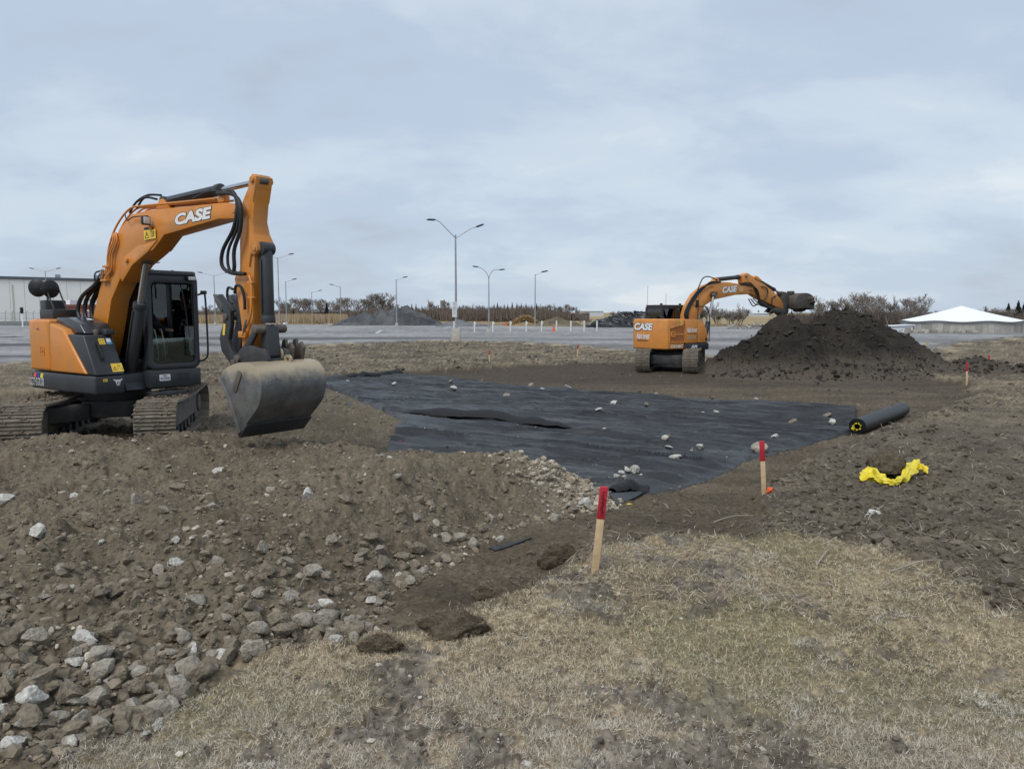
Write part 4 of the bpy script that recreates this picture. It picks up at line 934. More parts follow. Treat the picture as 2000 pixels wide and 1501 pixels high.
def pin(root, x_, z_, y0, y1, r, mt=None, name='pin'):
    return MB().cyl((x_, y0, z_), (x_, y1, z_), r, 18).build(name, mt or m_pin, root, bev=0.006)
def hose(root, pts, r, name='hose', mt=None, n=7):
    return MB().tube(catmull(pts, n), r, 8).build(name, mt or m_black, root)
def logo(root, M, wd, hgt, s='CASE', name='lettering'):
    text(name + '_outline', s, hgt * 1.10, M @ Matrix.Translation((-wd * 0.018, -hgt * 0.05, 0)), m_ink, root, width=wd * 1.036, shear=0.2, off=0.085, lift=0.002)
    text(name, s, hgt, M, m_white, root, width=wd, shear=0.2, off=0.05, lift=0.005)
def arc(cx, cy, r, a0, a1, n): return [(cx + r * math.cos(R(a0 + (a1 - a0) * i / n)), cy + r * math.sin(R(a0 + (a1 - a0) * i / n))) for i in range(n + 1)]
def shell(profile, y0, y1, th, name, mt, root):
    """curved plate following a side profile, with thickness"""
    P = [Vector((p[0], 0, p[1])) for p in profile]; n = len(P); V = []
    for i, p in enumerate(P):
        t = (P[min(i + 1, n - 1)] - P[max(i - 1, 0)]).normalized(); nr = Vector((-t.z, 0, t.x)) * th
        for y_ in (y0, y1): V += [p + Vector((0, y_, 0)), p - nr + Vector((0, y_, 0))]
    Fs = []
    for i in range(n - 1):
        a = 4 * i; b = a + 4
        Fs += [(a, a + 2, b + 2, b), (a + 1, b + 1, b + 3, a + 3), (a, b, b + 1, a + 1), (a + 2, a + 3, b + 3, b + 2)]
    Fs += [(0, 1, 3, 2), (4 * n - 4, 4 * n - 2, 4 * n - 1, 4 * n - 3)]
    return MB().add(V, Fs).build(name, mt, root)

# ------------------------------------------------------------------ near digger
m_clear = glass('cab_glass', (0.92, 0.955, 0.945), 0.06); m_tint = glass('tinted_lower_glass', (0.66, 0.80, 0.74), 0.09)
E1 = empty('excavator', (-6.8, 13.3, -0.3), R(-36))
tag(E1, 'orange excavator in the left foreground, bucket resting low, operator in its cab', 'excavator')
rel = R(-40)
make_track(E1, -0.92, 1.9, 0.36, 0.6, rel, -1); make_track(E1, 0.92, 1.9, 0.36, 0.6, rel, 1)
Mu = Mrot(rel)
b = MB().box((0, 0, 0.50), (1.1, 0.9, 0.28), Mu)
for sx in (-1, 1):
    for sy in (-1, 1):
        b.prism([(sx * 0.25, 0.30 * sy), (sx * 0.62, 0.30 * sy), (sx * 1.05, 0.82 * sy), (sx * 0.62, 0.82 * sy)], 0.34, 0.60, 'z', Mu)
b.build('undercarriage_frame', m_chassis, E1, bev=0.02)
b = MB().cyl((0, 0, 0.62), (0, 0, 0.84), 0.52, 40); b.build('slew_ring', m_chassis, E1, bev=0.01)
# dozer-like step plate seen under the cab
YR = -0.97
rear = arc(0, 0, 1.36, 137, 223, 14)
skirt = [(1.2, YR), (1.2, -0.5), (0.98, -0.46), (0.98, 0.0), (0.98, 0.86)] + rear + [(-0.98, YR)]
MB().prism(skirt, 0.83, 1.12, 'z').build('lower_skirt', m_dark, E1, bev=0.035, seg=3, ang=40)
rear2 = arc(0, 0, 1.35, 137, 223, 14)
cwp = [(-0.25, -0.32), (-0.56, -0.32), (-0.56, 0.91)] + rear2 + [(-0.97, YR - 0.006), (-0.25, YR - 0.006)]
cw = MB().prism(cwp, 1.135, 1.99, 'z').build('counterweight', m_orange, E1, bev=0.085, seg=4, ang=40)
MB().prism([(-0.228, 1.14), (0.97, 1.14), (0.27, 1.83), (-0.19, 1.93)], YR - 0.012, -0.70, 'y').build('side_panel', m_orange, E1, bev=0.035, seg=3, ang=35)
tank = MB().prism([(0.05, 1.13), (1.2, 1.13), (0.86, 1.745), (0.0, 1.76)], YR + 0.022, -0.49, 'y').build('tank_cover', m_dark, E1, bev=0.028, seg=3)
MB().prism([(-0.24, 1.75), (0.72, 1.765), (0.55, 1.93), (0.15, 2.02), (-0.24, 2.02)], YR + 0.12, -0.40, 'y').build('engine_hood', m_gloss, E1, bev=0.03, seg=3)
MB().box((-0.45, 0.45, 1.40), (0.16, 0.82, 0.5)).build('rear_deck', m_dark, E1, bev=0.03)
b = MB().cyl((0.70, -0.66, 1.74), (0.70, -0.66, 1.83), 0.055, 20); b.build('filler_cap', m_pin, E1, bev=0.008)
MB().box((0.86, -0.56, 1.79), (0.16, 0.14, 0.09)).build('hatch', m_dark, E1, bev=0.015)
# front face of the tank cover: handle, stickers
TF = frame((1.2, YR + 0.03, 1.13), (0, 1, 0), (-0.34, 0, 0.615))
shape('handle_recess', TF, [rrect(0.13, 0.21, 0.22, 0.58, 0.03)], m_ink, tank, 0.002)
hp = [TF @ Vector(v) for v in ((0.165, 0.27, 0.0), (0.172, 0.28, 0.045), (0.165, 0.34, 0.05), (0.155, 0.47, 0.05), (0.15, 0.52, 0.045), (0.155, 0.535, 0.0))]
MB().tube(catmull(hp, 4), 0.012, 8).build('handle', m_black, tank)
ws = plate('warning_sticker', TF @ Matrix.Translation((0.27, 0.05, 0)), 0.175, 0.145, m_yellow, tank, 0.003)
Mw = TF @ Matrix.Translation((0.27, 0.05, 0))
tri = lambda x0, y0, s_: [stroke((x0, y0), (x0 + s_, y0), 0.007), stroke((x0, y0), (x0 + s_ / 2, y0 + s_ * 0.9), 0.007), stroke((x0 + s_, y0), (x0 + s_ / 2, y0 + s_ * 0.9), 0.007), stroke((x0 + s_ / 2, y0 + s_ * 0.2), (x0 + s_ / 2, y0 + s_ * 0.6), 0.009)]
shape('warning_symbol', Mw, tri(0.015, 0.03, 0.065) + [stroke((0.10, 0.03), (0.10, 0.125), 0.005), stroke((0.115, 0.11), (0.14, 0.08), 0.012), stroke((0.135, 0.03), (0.165, 0.03), 0.004), stroke((0.135, 0.06), (0.165, 0.06), 0.004), stroke((0.135, 0.03), (0.135, 0.06), 0.004), stroke((0.165, 0.03), (0.165, 0.06), 0.004)], m_ink, ws)
s2 = plate('instruction_sticker', TF @ Matrix.Translation((0.20, 0.535, 0)), 0.095, 0.105, m_yellow, tank, 0.003)
shape('print', TF @ Matrix.Translation((0.20, 0.535, 0)), [rrect(0.015, 0.04, 0.06, 0.09, 0.004), rrect(0.055, 0.08, 0.06, 0.09, 0.004), rrect(0.015, 0.04, 0.015, 0.04, 0.004), rrect(0.055, 0.08, 0.015, 0.035, 0.004)], mat('sticker_print', (0.35, 0.25, 0.04), 0.6), s2)
s3 = plate('fuel_sticker', TF @ Matrix.Translation((0.315, 0.535, 0)), 0.085, 0.11, mat('blue_sticker', (0.10, 0.25, 0.42), 0.5), tank, 0.003)
plate('print', TF @ Matrix.Translation((0.325, 0.575, 0)), 0.065, 0.062, m_white, s3, 0.005)
TS = frame((1.2, YR + 0.0, 0.83), (0, 1, 0), (0, 0, 1))
s4 = plate('small_warning_sticker', TS @ Matrix.Translation((0.13, 0.20, 0.0)), 0.07, 0.045, m_yellow, E1, 0.003)
shape('warning_symbol', TS @ Matrix.Translation((0.13, 0.20, 0.0)), [stroke((0.01, 0.01), (0.035, 0.01), 0.004), stroke((0.01, 0.01), (0.022, 0.034), 0.004), stroke((0.035, 0.01), (0.022, 0.034), 0.004), stroke((0.042, 0.022), (0.064, 0.022), 0.004)], m_ink, s4)
cowM = TS @ Matrix.Translation((0.29, 0.125, 0.0))
ow = shape('emblem', cowM, [[(0.03, 0.065), (0.045, 0.02), (0.06, 0.0), (0.08, 0.0), (0.095, 0.02), (0.11, 0.065), (0.09, 0.095), (0.05, 0.095)], [(0.035, 0.07), (0.0, 0.092), (0.005, 0.108), (0.05, 0.092)], [(0.105, 0.07), (0.14, 0.092), (0.135, 0.108), (0.09, 0.092)]], m_white, E1, 0.003)
shape('emblem_detail', cowM, [[(0.05, 0.03), (0.062, 0.03), (0.066, 0.055), (0.05, 0.07)], [(0.09, 0.03), (0.08, 0.03), (0.074, 0.055), (0.088, 0.07)], [(0.06, 0.008), (0.08, 0.008), (0.076, 0.02), (0.064, 0.02)]], m_ink, ow, 0.005)
# dealer lettering on the skirt
SR = frame((-1.05, YR, 0.83), (1, 0, 0), (0, 0, 1))
SRl = SR @ Matrix.Translation((0.02, 0.065, 0.0))
text('dealer_lettering_outline', 'LONGUS', 0.125, SRl @ Matrix.Translation((-0.012, -0.012, 0)), m_white, E1, width=0.53, off=0.05, lift=0.003)
text('dealer_lettering', 'LONGUS', 0.10, SRl, m_ink, E1, width=0.505, off=0.0, lift=0.006)
for k, cl in enumerate(((0.62, 0.10, 0.06), (0.02, 0.05, 0.28), (0.70, 0.60, 0.10))):
    x_ = 0.16 + k * 0.125
    shape('dealer_stripe', SR, [[(x_, 0.185), (x_ + 0.10, 0.185), (x_ + 0.135, 0.262), (x_ + 0.035, 0.262)]], mat('stripe_%d' % k, cl, 0.5), E1, 0.003)
KF = frame((-0.56, YR - 0.008, 1.40), (1, 0, 0), (0, 0, 1))
MB().ring(rrect(0, 0.14, 0, 0.14, 0.012, 3), rrect(0.012, 0.128, 0.012, 0.128, 0.01, 3), 0, 0.006, 'z', KF).build('latch_frame', m_orange, cw)
MB().cyl(KF @ Vector((0.075, 0.07, 0.0)), KF @ Vector((0.075, 0.07, 0.008)), 0.022, 16).build('latch', mat('latch_red', (0.5, 0.16, 0.10), 0.4), cw)
plate('number_sticker', frame((-0.66, YR - 0.008, 1.815), (1, 0, 0), (0, 0, 1)), 0.08, 0.03, mat('violet_print', (0.22, 0.10, 0.16), 0.6), cw, 0.003)
plate('hood_sticker', frame((0.30, -0.62, 1.992), (1, 0, -0.22), (0, 1, 0)), 0.08, 0.07, m_white, E1, 0.006)
# mirrors, stack and rails on the rear deck
MB().box((-1.0, -0.55, 2.14), (0.22, 0.34, 0.34)).build('exhaust_box', m_dark, E1, bev=0.02)
MB().box((-0.82, -0.55, 2.07), (0.5, 0.40, 0.17)).build('rear_box', m_dark, E1, bev=0.02)
mm = E1
def mirror(c, n_, r):
    c = Vector(c); n_ = Vector(n_).normalized(); M = frame(c, Vector((-n_.y, n_.x, 0)), Vector((0, 0, 1)) - n_ * n_.z)
    P = []; V = []
    prof = [(0.0, 0.045), (r * 0.55, 0.035), (r * 0.9, 0.012), (r, 0.0), (r * 0.97, -0.012), (0, -0.012)]
    n = 28
    for (rr, zz_) in prof:
        for k in range(n): V.append(M @ Vector((rr * math.cos(2 * PI * k / n), rr * math.sin(2 * PI * k / n), zz_)))
    b = MB().add(V, [(i * n + k, i * n + (k + 1) % n, (i + 1) * n + (k + 1) % n, (i + 1) * n + k) for i in range(len(prof) - 1) for k in range(n)])
    b.build('mirror', m_black, E1)
mirror((-1.16, -0.72, 2.52), (0.62, -0.75, -0.1), 0.155); mirror((-0.90, -0.62, 2.50), (0.98, 0.12, 0.0), 0.155)
hose(E1, [(-1.10, -0.70, 2.50), (-1.0, -0.66, 2.46), (-0.97, -0.64, 2.34), (-1.02, -0.66, 2.0)], 0.014, 'mirror_stay')
for dy in (-0.68, -0.48): hose(E1, [(-0.92, dy, 2.50), (-0.78, dy, 2.30), (-0.66, dy, 2.14), (-0.66, dy, 2.0)], 0.013, 'mirror_stay')
# cab
cab = MB().box((0.35, 0.40, 1.01), (1.6, 0.92, 0.30)).build('cab', m_dark, E1, bev=0.025)
cab['label'] = 'black cab base with open front window and grilles'
y0, y1, xb, xf = -0.055, 0.855, -0.40, 1.14
fo = rrect(y0, y1, 1.165, 2.72, 0.10, 5); fi = rrect(y0 + 0.085, y1 - 0.085, 1.25, 2.585, 0.07, 5)
MB().ring(fo, fi, xf - 0.07, xf, 'x').build('front_frame', m_dark, cab, bev=0.012)
MB().ring(fo, rrect(y0 + 0.06, y1 - 0.06, 1.55, 2.62, 0.05, 5), xb, xb + 0.06, 'x').build('rear_frame', m_dark, cab, bev=0.01)
so = rrect(xb + 0.062, xf - 0.072, 1.165, 2.72, 0.10, 5)
MB().ring(so, rrect(xb + 0.16, xf - 0.15, 1.33, 2.60, 0.10, 5), y0, y0 + 0.06, 'y').build('side_frame', m_dark, cab, bev=0.01)
MB().ring(so, rrect(xb + 0.12, xf - 0.10, 1.45, 2.62, 0.08, 5), y1 - 0.06, y1, 'y').build('door', m_dark, cab, bev=0.01)
b = MB().box((0.30, y1 - 0.03, 2.1), (0.10, 0.055, 1.0)); b.build('door_pillar', m_dark, cab)
roof = MB().prism(rrect(xb - 0.01, xf + 0.02, y0 - 0.01, y1 + 0.01, 0.12, 5), 2.70, 2.79, 'z').build('roof', m_gloss, cab, bev=0.03, seg=3)
for (x_, y_) in ((0.2, 0.1), (0.5, 0.3), (0.9, 0.55), (0.9, 0.2)): MB().cyl((x_, y_, 2.78), (x_, y_, 2.81), 0.02, 10).build('roof_bolt', m_black, roof)
MB().prism(rrect(y0 + 0.075, y1 - 0.075, 1.24, 1.675, 0.06, 5), xf - 0.045, xf - 0.038, 'x').build('lower_window', m_tint, cab, smooth=False)
MB().prism(rrect(xb + 0.15, xf - 0.14, 1.32, 2.61, 0.10, 5), y0 + 0.028, y0 + 0.034, 'y').build('side_window', m_clear, cab, smooth=False)
MB().prism(rrect(xb + 0.11, xf - 0.09, 1.44, 2.63, 0.08, 5), y1 - 0.034, y1 - 0.028, 'y').build('door_window', m_clear, cab, smooth=False)
MB().prism(rrect(y0 + 0.05, y1 - 0.05, 1.54, 2.63, 0.05, 5), xb + 0.028, xb + 0.034, 'x').build('rear_window', m_clear, cab, smooth=False)
hose(cab, [(xf - 0.02, 0.56, 2.56), (xf - 0.02, 0.62, 2.2), (xf - 0.02, 0.68, 1.68)], 0.010, 'wiper', n=3)
hose(cab, [(xf - 0.02, 0.52, 1.88), (xf - 0.02, 0.58, 1.90), (xf - 0.02, 0.64, 1.76)], 0.009, 'wiper_arm', n=3)
MB().box((xf - 0.02, 0.70, 1.62), (0.012, 0.20, 0.5)).build('front_guard', glass('guard_acrylic', (0.75, 0.82, 0.78)), cab, bev=0.004)
lm = MB().box((xf + 0.02, 0.72, 2.67), (0.08, 0.17, 0.085)).build('work_lamp', m_black, cab, bev=0.02)
MB().box((xf + 0.064, 0.72, 2.67), (0.012, 0.13, 0.06)).build('lens', mat('lamp_lens', (0.6, 0.6, 0.58), 0.15, var=0.03), lm, bev=0.008)
hose(cab, [(xf + 0.02, 0.84, 2.40), (xf + 0.10, 0.90, 2.42), (xf + 0.11, 0.92, 2.36), (xf + 0.11, 0.935, 1.9), (xf + 0.11, 0.935, 1.42), (xf + 0.08, 0.90, 1.30), (xf + 0.01, 0.84, 1.27)], 0.016, 'grab_rail')
MB().box((xf + 0.10, 0.90, 2.44), (0.05, 0.10, 0.06)).build('rail_bracket', m_black, cab, bev=0.01)
FP = frame((1.15, 0.0, 0.86), (0, 1, 0), (0, 0, 1))
pl_ = plate('licence_plate', FP @ Matrix.Translation((0.10, 0.115, 0.0)), 0.19, 0.105, m_white, cab, 0.004, 0.008)
text('plate_text', 'W19797R', 0.045, FP @ Matrix.Translation((0.112, 0.128, 0.004)), mat('plate_blue', (0.03, 0.04, 0.12), 0.5), pl_, width=0.165, off=0.005, lift=0.003)
shape('plate_header', FP @ Matrix.Translation((0.10, 0.115, 0.0)), [rrect(0.06, 0.13, 0.078, 0.092, 0.004)], mat('plate_blue'), pl_, 0.007)
for i in range(4):
    for j in range(2): shape('grille_slot', FP, [rrect(0.42 + j * 0.115, 0.52 + j * 0.115, 0.10 + i * 0.036, 0.115 + i * 0.036, 0.006)], m_ink, cab, 0.003)
SP = frame((0.55, y0 - 0.005, 0.86), (1, 0, 0), (0, 0, 1))
plate('cab_sticker', SP @ Matrix.Translation((0.02, 0.34, -0.004)), 0.12, 0.06, m_white, cab, 0.006)
s5 = plate('switch_panel', SP @ Matrix.Translation((0.16, 0.09, 0)), 0.13, 0.11, mat('pale_grey', (0.33, 0.34, 0.34), 0.6), cab, 0.004)
plate('panel_slot', SP @ Matrix.Translation((0.175, 0.115, 0)), 0.10, 0.03, m_ink, s5, 0.007)
# cab interior
MB().box((0.35, 0.40, 1.185), (1.40, 0.80, 0.04)).build('cab_floor', m_cabin, cab)
st = MB().box((0.10, 0.40, 1.46), (0.52, 0.50, 0.14)).build('seat', m_cabin, cab, bev=0.04)
MB().prism([(-0.24, 1.45), (-0.10, 1.45), (-0.20, 2.02), (-0.30, 2.02)], 0.20, 0.60, 'y').build('backrest', m_cabin, st, bev=0.035)
MB().box((-0.27, 0.40, 2.24), (0.09, 0.26, 0.18)).build('headrest', m_cabin, st, bev=0.03)
MB().box((0.02, 0.40, 1.30), (0.45, 0.42, 0.22)).build('seat_base', m_cabin, cab)
for yy_ in (0.09, 0.71):
    MB().box((0.28, yy_, 1.58), (0.50, 0.10, 0.12)).build('console', m_cabin, cab, bev=0.02)
    hose(cab, [(0.45, yy_, 1.62), (0.47, yy_, 1.76), (0.47, yy_, 1.82)], 0.018, 'joystick')
for yy_ in (0.33, 0.45): hose(cab, [(0.72, yy_, 1.20), (0.74, yy_, 1.45), (0.66, yy_, 1.78), (0.58, yy_, 1.80)], 0.011, 'travel_lever', mat('grey_lever', (0.28, 0.27, 0.25), 0.5))
for yy_ in (0.30, 0.48): MB().box((0.82, yy_, 1.26), (0.16, 0.09, 0.03)).build('pedal', m_cabin, cab, bev=0.01)
hose(cab, [(0.98, 0.72, 1.62), (0.98, 0.74, 1.78), (0.92, 0.74, 1.95), (0.82, 0.74, 1.95), (0.74, 0.74, 1.80)], 0.012, 'grab_handle')
# boom
YB = -0.2
boomP = [(-0.12, 1.40), (-0.02, 2.05), (0.36, 2.70), (0.60, 3.06), (0.95, 3.42), (1.36, 3.62), (1.82, 3.645), (3.80, 3.60), (4.06, 3.56), (4.17, 3.45), (4.08, 3.36), (3.63, 3.385), (2.25, 3.25), (1.92, 3.04), (1.55, 2.98), (1.25, 2.86), (0.90, 2.62), (0.60, 2.30), (0.38, 1.75), (0.22, 1.38), (0.08, 1.28)]
boom = MB().prism(boomP, YB - 0.155, YB + 0.155, 'y').build('boom', m_orange, E1, bev=0.018, seg=2, ang=50)
MB().prism([(1.80, 3.02), (1.60, 2.94), (1.34, 2.84), (1.0, 2.58), (0.90, 2.72), (1.12, 2.98), (1.48, 3.12), (1.85, 3.15), (2.10, 3.2)], YB - 0.172, YB + 0.172, 'y').build('cylinder_lug', m_orange, boom, bev=0.012)
for x_, z_ in ((1.20, 2.92), (4.06, 3.47)): pin(boom, x_, z_, YB - 0.21, YB + 0.21, 0.045, m_orange)
pin(boom, 0.06, 1.42, YB - 0.26, YB + 0.26, 0.07)
MB().prism([(1.92, 3.64), (2.30, 3.64), (2.16, 3.80), (2.04, 3.80)], YB - 0.09, YB + 0.09, 'y').build('cylinder_bracket', m_orange, boom, bev=0.01)
BF = frame((2.57, YB - 0.155, 3.365), (0.945, 0, 0.045), (0, 0, 1))
logo(boom, BF, 0.93, 0.165)
wl = plate('warning_sticker', frame((1.73, YB - 0.172, 3.20), (1, 0, 0.03), (0, 0, 1)), 0.33, 0.14, m_yellow, boom, 0.004)
shape('warning_symbol', frame((1.73, YB - 0.172, 3.20), (1, 0, 0.03), (0, 0, 1)), [stroke((0.03, 0.025), (0.14, 0.025), 0.01), stroke((0.03, 0.025), (0.085, 0.118), 0.01), stroke((0.14, 0.025), (0.085, 0.118), 0.01), stroke((0.085, 0.05), (0.085, 0.085), 0.012), stroke((0.20, 0.04), (0.29, 0.04), 0.008), stroke((0.26, 0.05), (0.29, 0.11), 0.02)], m_ink, wl, 0.007)
plate('dealer_decal', frame((1.74, YB - 0.172, 3.352), (1, 0, 0.03), (0, 0, 1)), 0.24, 0.035, m_ink, boom, 0.004)
bl = MB().box((1.95, YB - 0.26, 3.47), (0.09, 0.12, 0.13)).build('boom_lamp', m_black, boom, bev=0.02)
MB().box((2.0, YB - 0.27, 3.47), (0.014, 0.10, 0.10)).build('lens', mat('lamp_lens'), bl, bev=0.006)
MB().box((1.95, YB - 0.19, 3.38), (0.03, 0.04, 0.08)).build('lamp_bracket', m_orange, bl)
cylinder(E1, (0.74, 0.92), (1.46, 2.94), 0.655, 0.092, 0.05, 'boom_cylinder', YB)
MB().prism([(0.55, 0.85), (1.05, 0.85), (0.92, 1.08), (0.66, 1.08)], YB - 0.2, YB + 0.12, 'y').build('boom_foot_bracket', m_dark, E1, bev=0.02)
cylinder(E1, (2.10, 3.76), (4.42, 3.85), 0.60, 0.078, 0.04, 'arm_cylinder', YB)
# steel pipes and hoses along the boom
for k in range(4):
    yy_ = YB - 0.15 + 0.09 * k
    hose(boom, [(0.40, yy_, 2.62), (0.52, yy_, 2.86), (0.60, yy_, 3.14), (0.86, yy_, 3.46), (1.28, yy_, 3.70), (1.7, yy_, 3.72), (2.6, yy_, 3.695), (3.6, yy_, 3.67)], 0.016, 'pipe', m_orange)
for k in range(3):
    hose(boom, [(0.50, YB - 0.19, 2.62 + 0.02 * k), (0.62 + 0.06 * k, YB - 0.20, 2.78), (0.66 + 0.07 * k, YB - 0.20, 3.02), (0.82 + 0.06 * k, YB - 0.19, 3.22), (0.80 + 0.05 * k, YB - 0.18, 3.36)], 0.017, 'pipe', m_orange)
for z_ in (2.62, 2.84): MB().box((0.52 + (z_ - 2.62) * 0.4, YB - 0.02, z_), (0.20, 0.42, 0.035)).build('pipe_clamp', m_orange, boom, bev=0.006)
for k in range(6):
    yy_ = YB - 0.20 + 0.075 * k; q_ = 0.05 * (k % 3)
    hose(E1, [(0.42 + q_ * 0.4, yy_, 2.72), (0.18 + q_, yy_ + 0.01, 2.56 + q_), (-0.28 + q_, yy_, 2.36), (-0.40 + q_ * 1.5, yy_ - 0.02, 2.12), (-0.24 + q_, yy_ - 0.03, 1.92), (-0.06 + q_, yy_, 1.68)], 0.035, 'hose')
    MB().cyl((0.40 + q_ * 0.4, yy_, 2.66), (0.47 + q_ * 0.4, yy_, 2.80), 0.026, 10).build('hose_fitting', m_steel, E1)
hose(boom, [(1.2, YB - 0.1, 3.66), (1.45, YB - 0.12, 3.80), (1.75, YB - 0.10, 3.88), (2.05, YB - 0.06, 3.86)], 0.018, 'hose'); hose(boom, [(1.5, YB - 0.14, 3.70), (1.72, YB - 0.14, 3.84), (2.0, YB - 0.1, 3.80)], 0.018, 'hose')
hose(boom, [(1.22, YB - 0.185, 3.62), (1.32, YB - 0.21, 3.52), (1.5, YB - 0.21, 3.56), (1.9, YB - 0.2, 3.55)], 0.009, 'cable')
hose(boom, [(3.0, YB - 0.13, 3.72), (3.4, YB - 0.14, 3.78), (3.85, YB - 0.15, 3.74)], 0.014, 'hose')
MB().box((3.70, YB - 0.10, 3.66), (0.14, 0.10, 0.10)).build('hose_bracket', m_orange, boom, bev=0.01)
for k in range(3):
    e = 0.05 * k
    hose(E1, [(3.75 - e, YB - 0.14 - e * 0.3, 3.73), (4.05, YB - 0.20, 3.72 - e * 0.4), (4.17 + e, YB - 0.215 - e * 0.2, 3.52), (4.08 + e * 1.6, YB - 0.225, 3.22), (3.82 + e * 2.6, YB - 0.22, 2.95), (3.78 + e * 2.8, YB - 0.215, 2.74), (3.95 + e, YB - 0.20, 2.64), (4.25, YB - 0.18, 2.615)], 0.026 if k != 1 else 0.02, 'hose')
# arm
armP = [(4.38, 3.91), (4.44, 3.925), (4.48, 3.88), (4.41, 3.60), (4.36, 3.32), (4.38, 3.08), (4.42, 2.97), (4.38, 2.86), (4.35, 2.60), (4.31, 2.17), (4.27, 1.60), (4.22, 1.45), (4.10, 1.40), (4.03, 1.49), (4.04, 1.91), (3.94, 2.44), (3.91, 2.56), (3.95, 2.63), (4.04, 2.68), (4.06, 3.15), (4.14, 3.58), (4.31, 3.80)]
arm = MB().prism(armP, YB - 0.12, YB + 0.12, 'y').build('arm', m_orange, E1, bev=0.014, ang=50)
MB().prism([(4.30, 3.80), (4.39, 3.93), (4.485, 3.89), (4.44, 3.72), (4.39, 3.55)], YB - 0.135, YB + 0.135, 'y').build('arm_head', m_orange, arm, bev=0.012)
MB().prism([(4.31, 3.35), (4.37, 3.15), (4.47, 3.0), (4.48, 2.92), (4.41, 2.86), (4.34, 2.88), (4.28, 2.7)], YB - 0.15, YB + 0.15, 'y').build('cylinder_lug', m_orange, arm, bev=0.012)
for x_, z_ in ((4.41, 3.85), (4.42, 2.95)): pin(arm, x_, z_, YB - 0.165, YB + 0.165, 0.04, m_orange)
cylinder(E1, (4.47, 2.95), (4.47, 1.86), 0.90, 0.085, 0.045, 'bucket_cylinder', YB)
hose(arm, [(4.31, YB - 0.16, 2.60), (4.36, YB - 0.17, 2.44), (4.33, YB - 0.17, 2.10), (4.20, YB - 0.16, 1.90)], 0.018, 'pipe', m_orange)
for z_ in (2.5, 2.3): MB().box((4.34, YB - 0.16, z_), (0.12, 0.05, 0.03)).build('pipe_clamp', m_orange, arm, bev=0.004)
hose(arm, [(4.15, YB - 0.17, 1.78), (4.20, YB - 0.18, 1.90), (4.24, YB - 0.17, 2.0)], 0.02, 'hose_fitting', m_pin)
MB().box((4.12, YB - 0.16, 1.80), (0.16, 0.05, 0.09)).build('valve_block', m_orange, arm, bev=0.012)
hose(arm, [(3.98, YB - 0.17, 2.36), (4.05, YB - 0.19, 2.46), (4.16, YB - 0.19, 2.44), (4.21, YB - 0.18, 2.30), (4.20, YB - 0.17, 2.14)], 0.02, 'hose')
# thumb
TX = 0.11
TM = Matrix.Translation((TX, 0, 0))
thP = [(3.34, 2.30), (3.45, 2.36), (3.60, 2.22), (3.70, 2.12), (3.70, 1.93), (3.63, 1.72), (3.68, 1.60), (3.85, 1.44), (3.90, 1.22), (3.72, 1.14), (3.64, 1.40), (3.46, 1.56), (3.42, 1.74), (3.52, 1.95), (3.53, 2.12), (3.48, 2.18)]
for dy in (-0.10, 0.10):
    MB().prism(thP, YB + dy - 0.035, YB + dy + 0.035, 'y', TM).build('thumb', m_dark, E1, bev=0.01)
MB().cyl((3.60, YB - 0.16, 2.04), (3.60, YB + 0.16, 2.04), 0.05, 14, TM).build('thumb_crossbar', m_pin, E1, bev=0.008)
MB().cyl((3.74, YB - 0.16, 1.40), (3.74, YB + 0.16, 1.40), 0.05, 14, TM).build('thumb_crossbar', m_pin, E1, bev=0.008)
for dy in (-0.10, 0.10): MB().prism([(3.30, 2.36), (3.38, 2.345), (3.53, 2.22), (3.50, 2.10), (3.42, 2.16), (3.34, 2.26)], YB + dy - 0.036, YB + dy + 0.036, 'y', TM).build('thumb_tooth', m_pin, E1, bev=0.008)
b = MB().cyl((3.86, YB, 2.42), (3.86, YB, 1.75), 0.055, 16); b.cyl((3.86, YB, 1.75), (3.80, YB, 1.52), 0.035, 12); b.build('thumb_cylinder', m_dark, E1, bev=0.006)
hose(E1, [(3.84, YB - 0.10, 2.42), (3.76, YB - 0.12, 2.44), (3.74, YB - 0.12, 2.30), (3.82, YB - 0.10, 2.22)], 0.018, 'hose')
plate('thumb_sticker', frame((3.67, YB - 0.137, 1.78), (0.2, 0, 1), (-1, 0, 0.2)), 0.16, 0.05, m_yellow, E1, 0.003)
MB().prism([(4.0, 1.50), (4.10, 1.42), (4.36, 1.70), (4.52, 1.90), (4.45, 1.95), (4.28, 1.76)], YB - 0.19, YB - 0.145, 'y').build('bucket_link', m_dark, E1, bev=0.01)
MB().prism([(4.0, 1.50), (4.10, 1.42), (4.36, 1.70), (4.52, 1.90), (4.45, 1.95), (4.28, 1.76)], YB + 0.145, YB + 0.19, 'y').build('bucket_link', m_dark, E1, bev=0.01)
MB().prism([(4.44, 1.92), (4.56, 1.92), (4.60, 1.52), (4.50, 1.40), (4.40, 1.50)], YB - 0.10, YB + 0.10, 'y').build('tipping_link', m_dark, E1, bev=0.015)
pin(E1, 4.49, 1.88, YB - 0.25, YB + 0.25, 0.06)
pin(E1, 4.06, 1.47, YB - 0.24, YB + 0.24, 0.055)
cp = MB().prism([(4.02, 1.52), (4.12, 1.62), (4.34, 1.66), (4.66, 1.60), (4.72, 1.46), (4.40, 1.40), (4.10, 1.38)], YB - 0.20, YB - 0.14, 'y')
cp.prism([(4.02, 1.52), (4.12, 1.62), (4.34, 1.66), (4.66, 1.60), (4.72, 1.46), (4.40, 1.40), (4.10, 1.38)], YB + 0.14, YB + 0.20, 'y'); cp.box((4.4, YB, 1.46), (0.5, 0.30, 0.05))
cp.build('coupler', m_chassis, E1, bev=0.015)
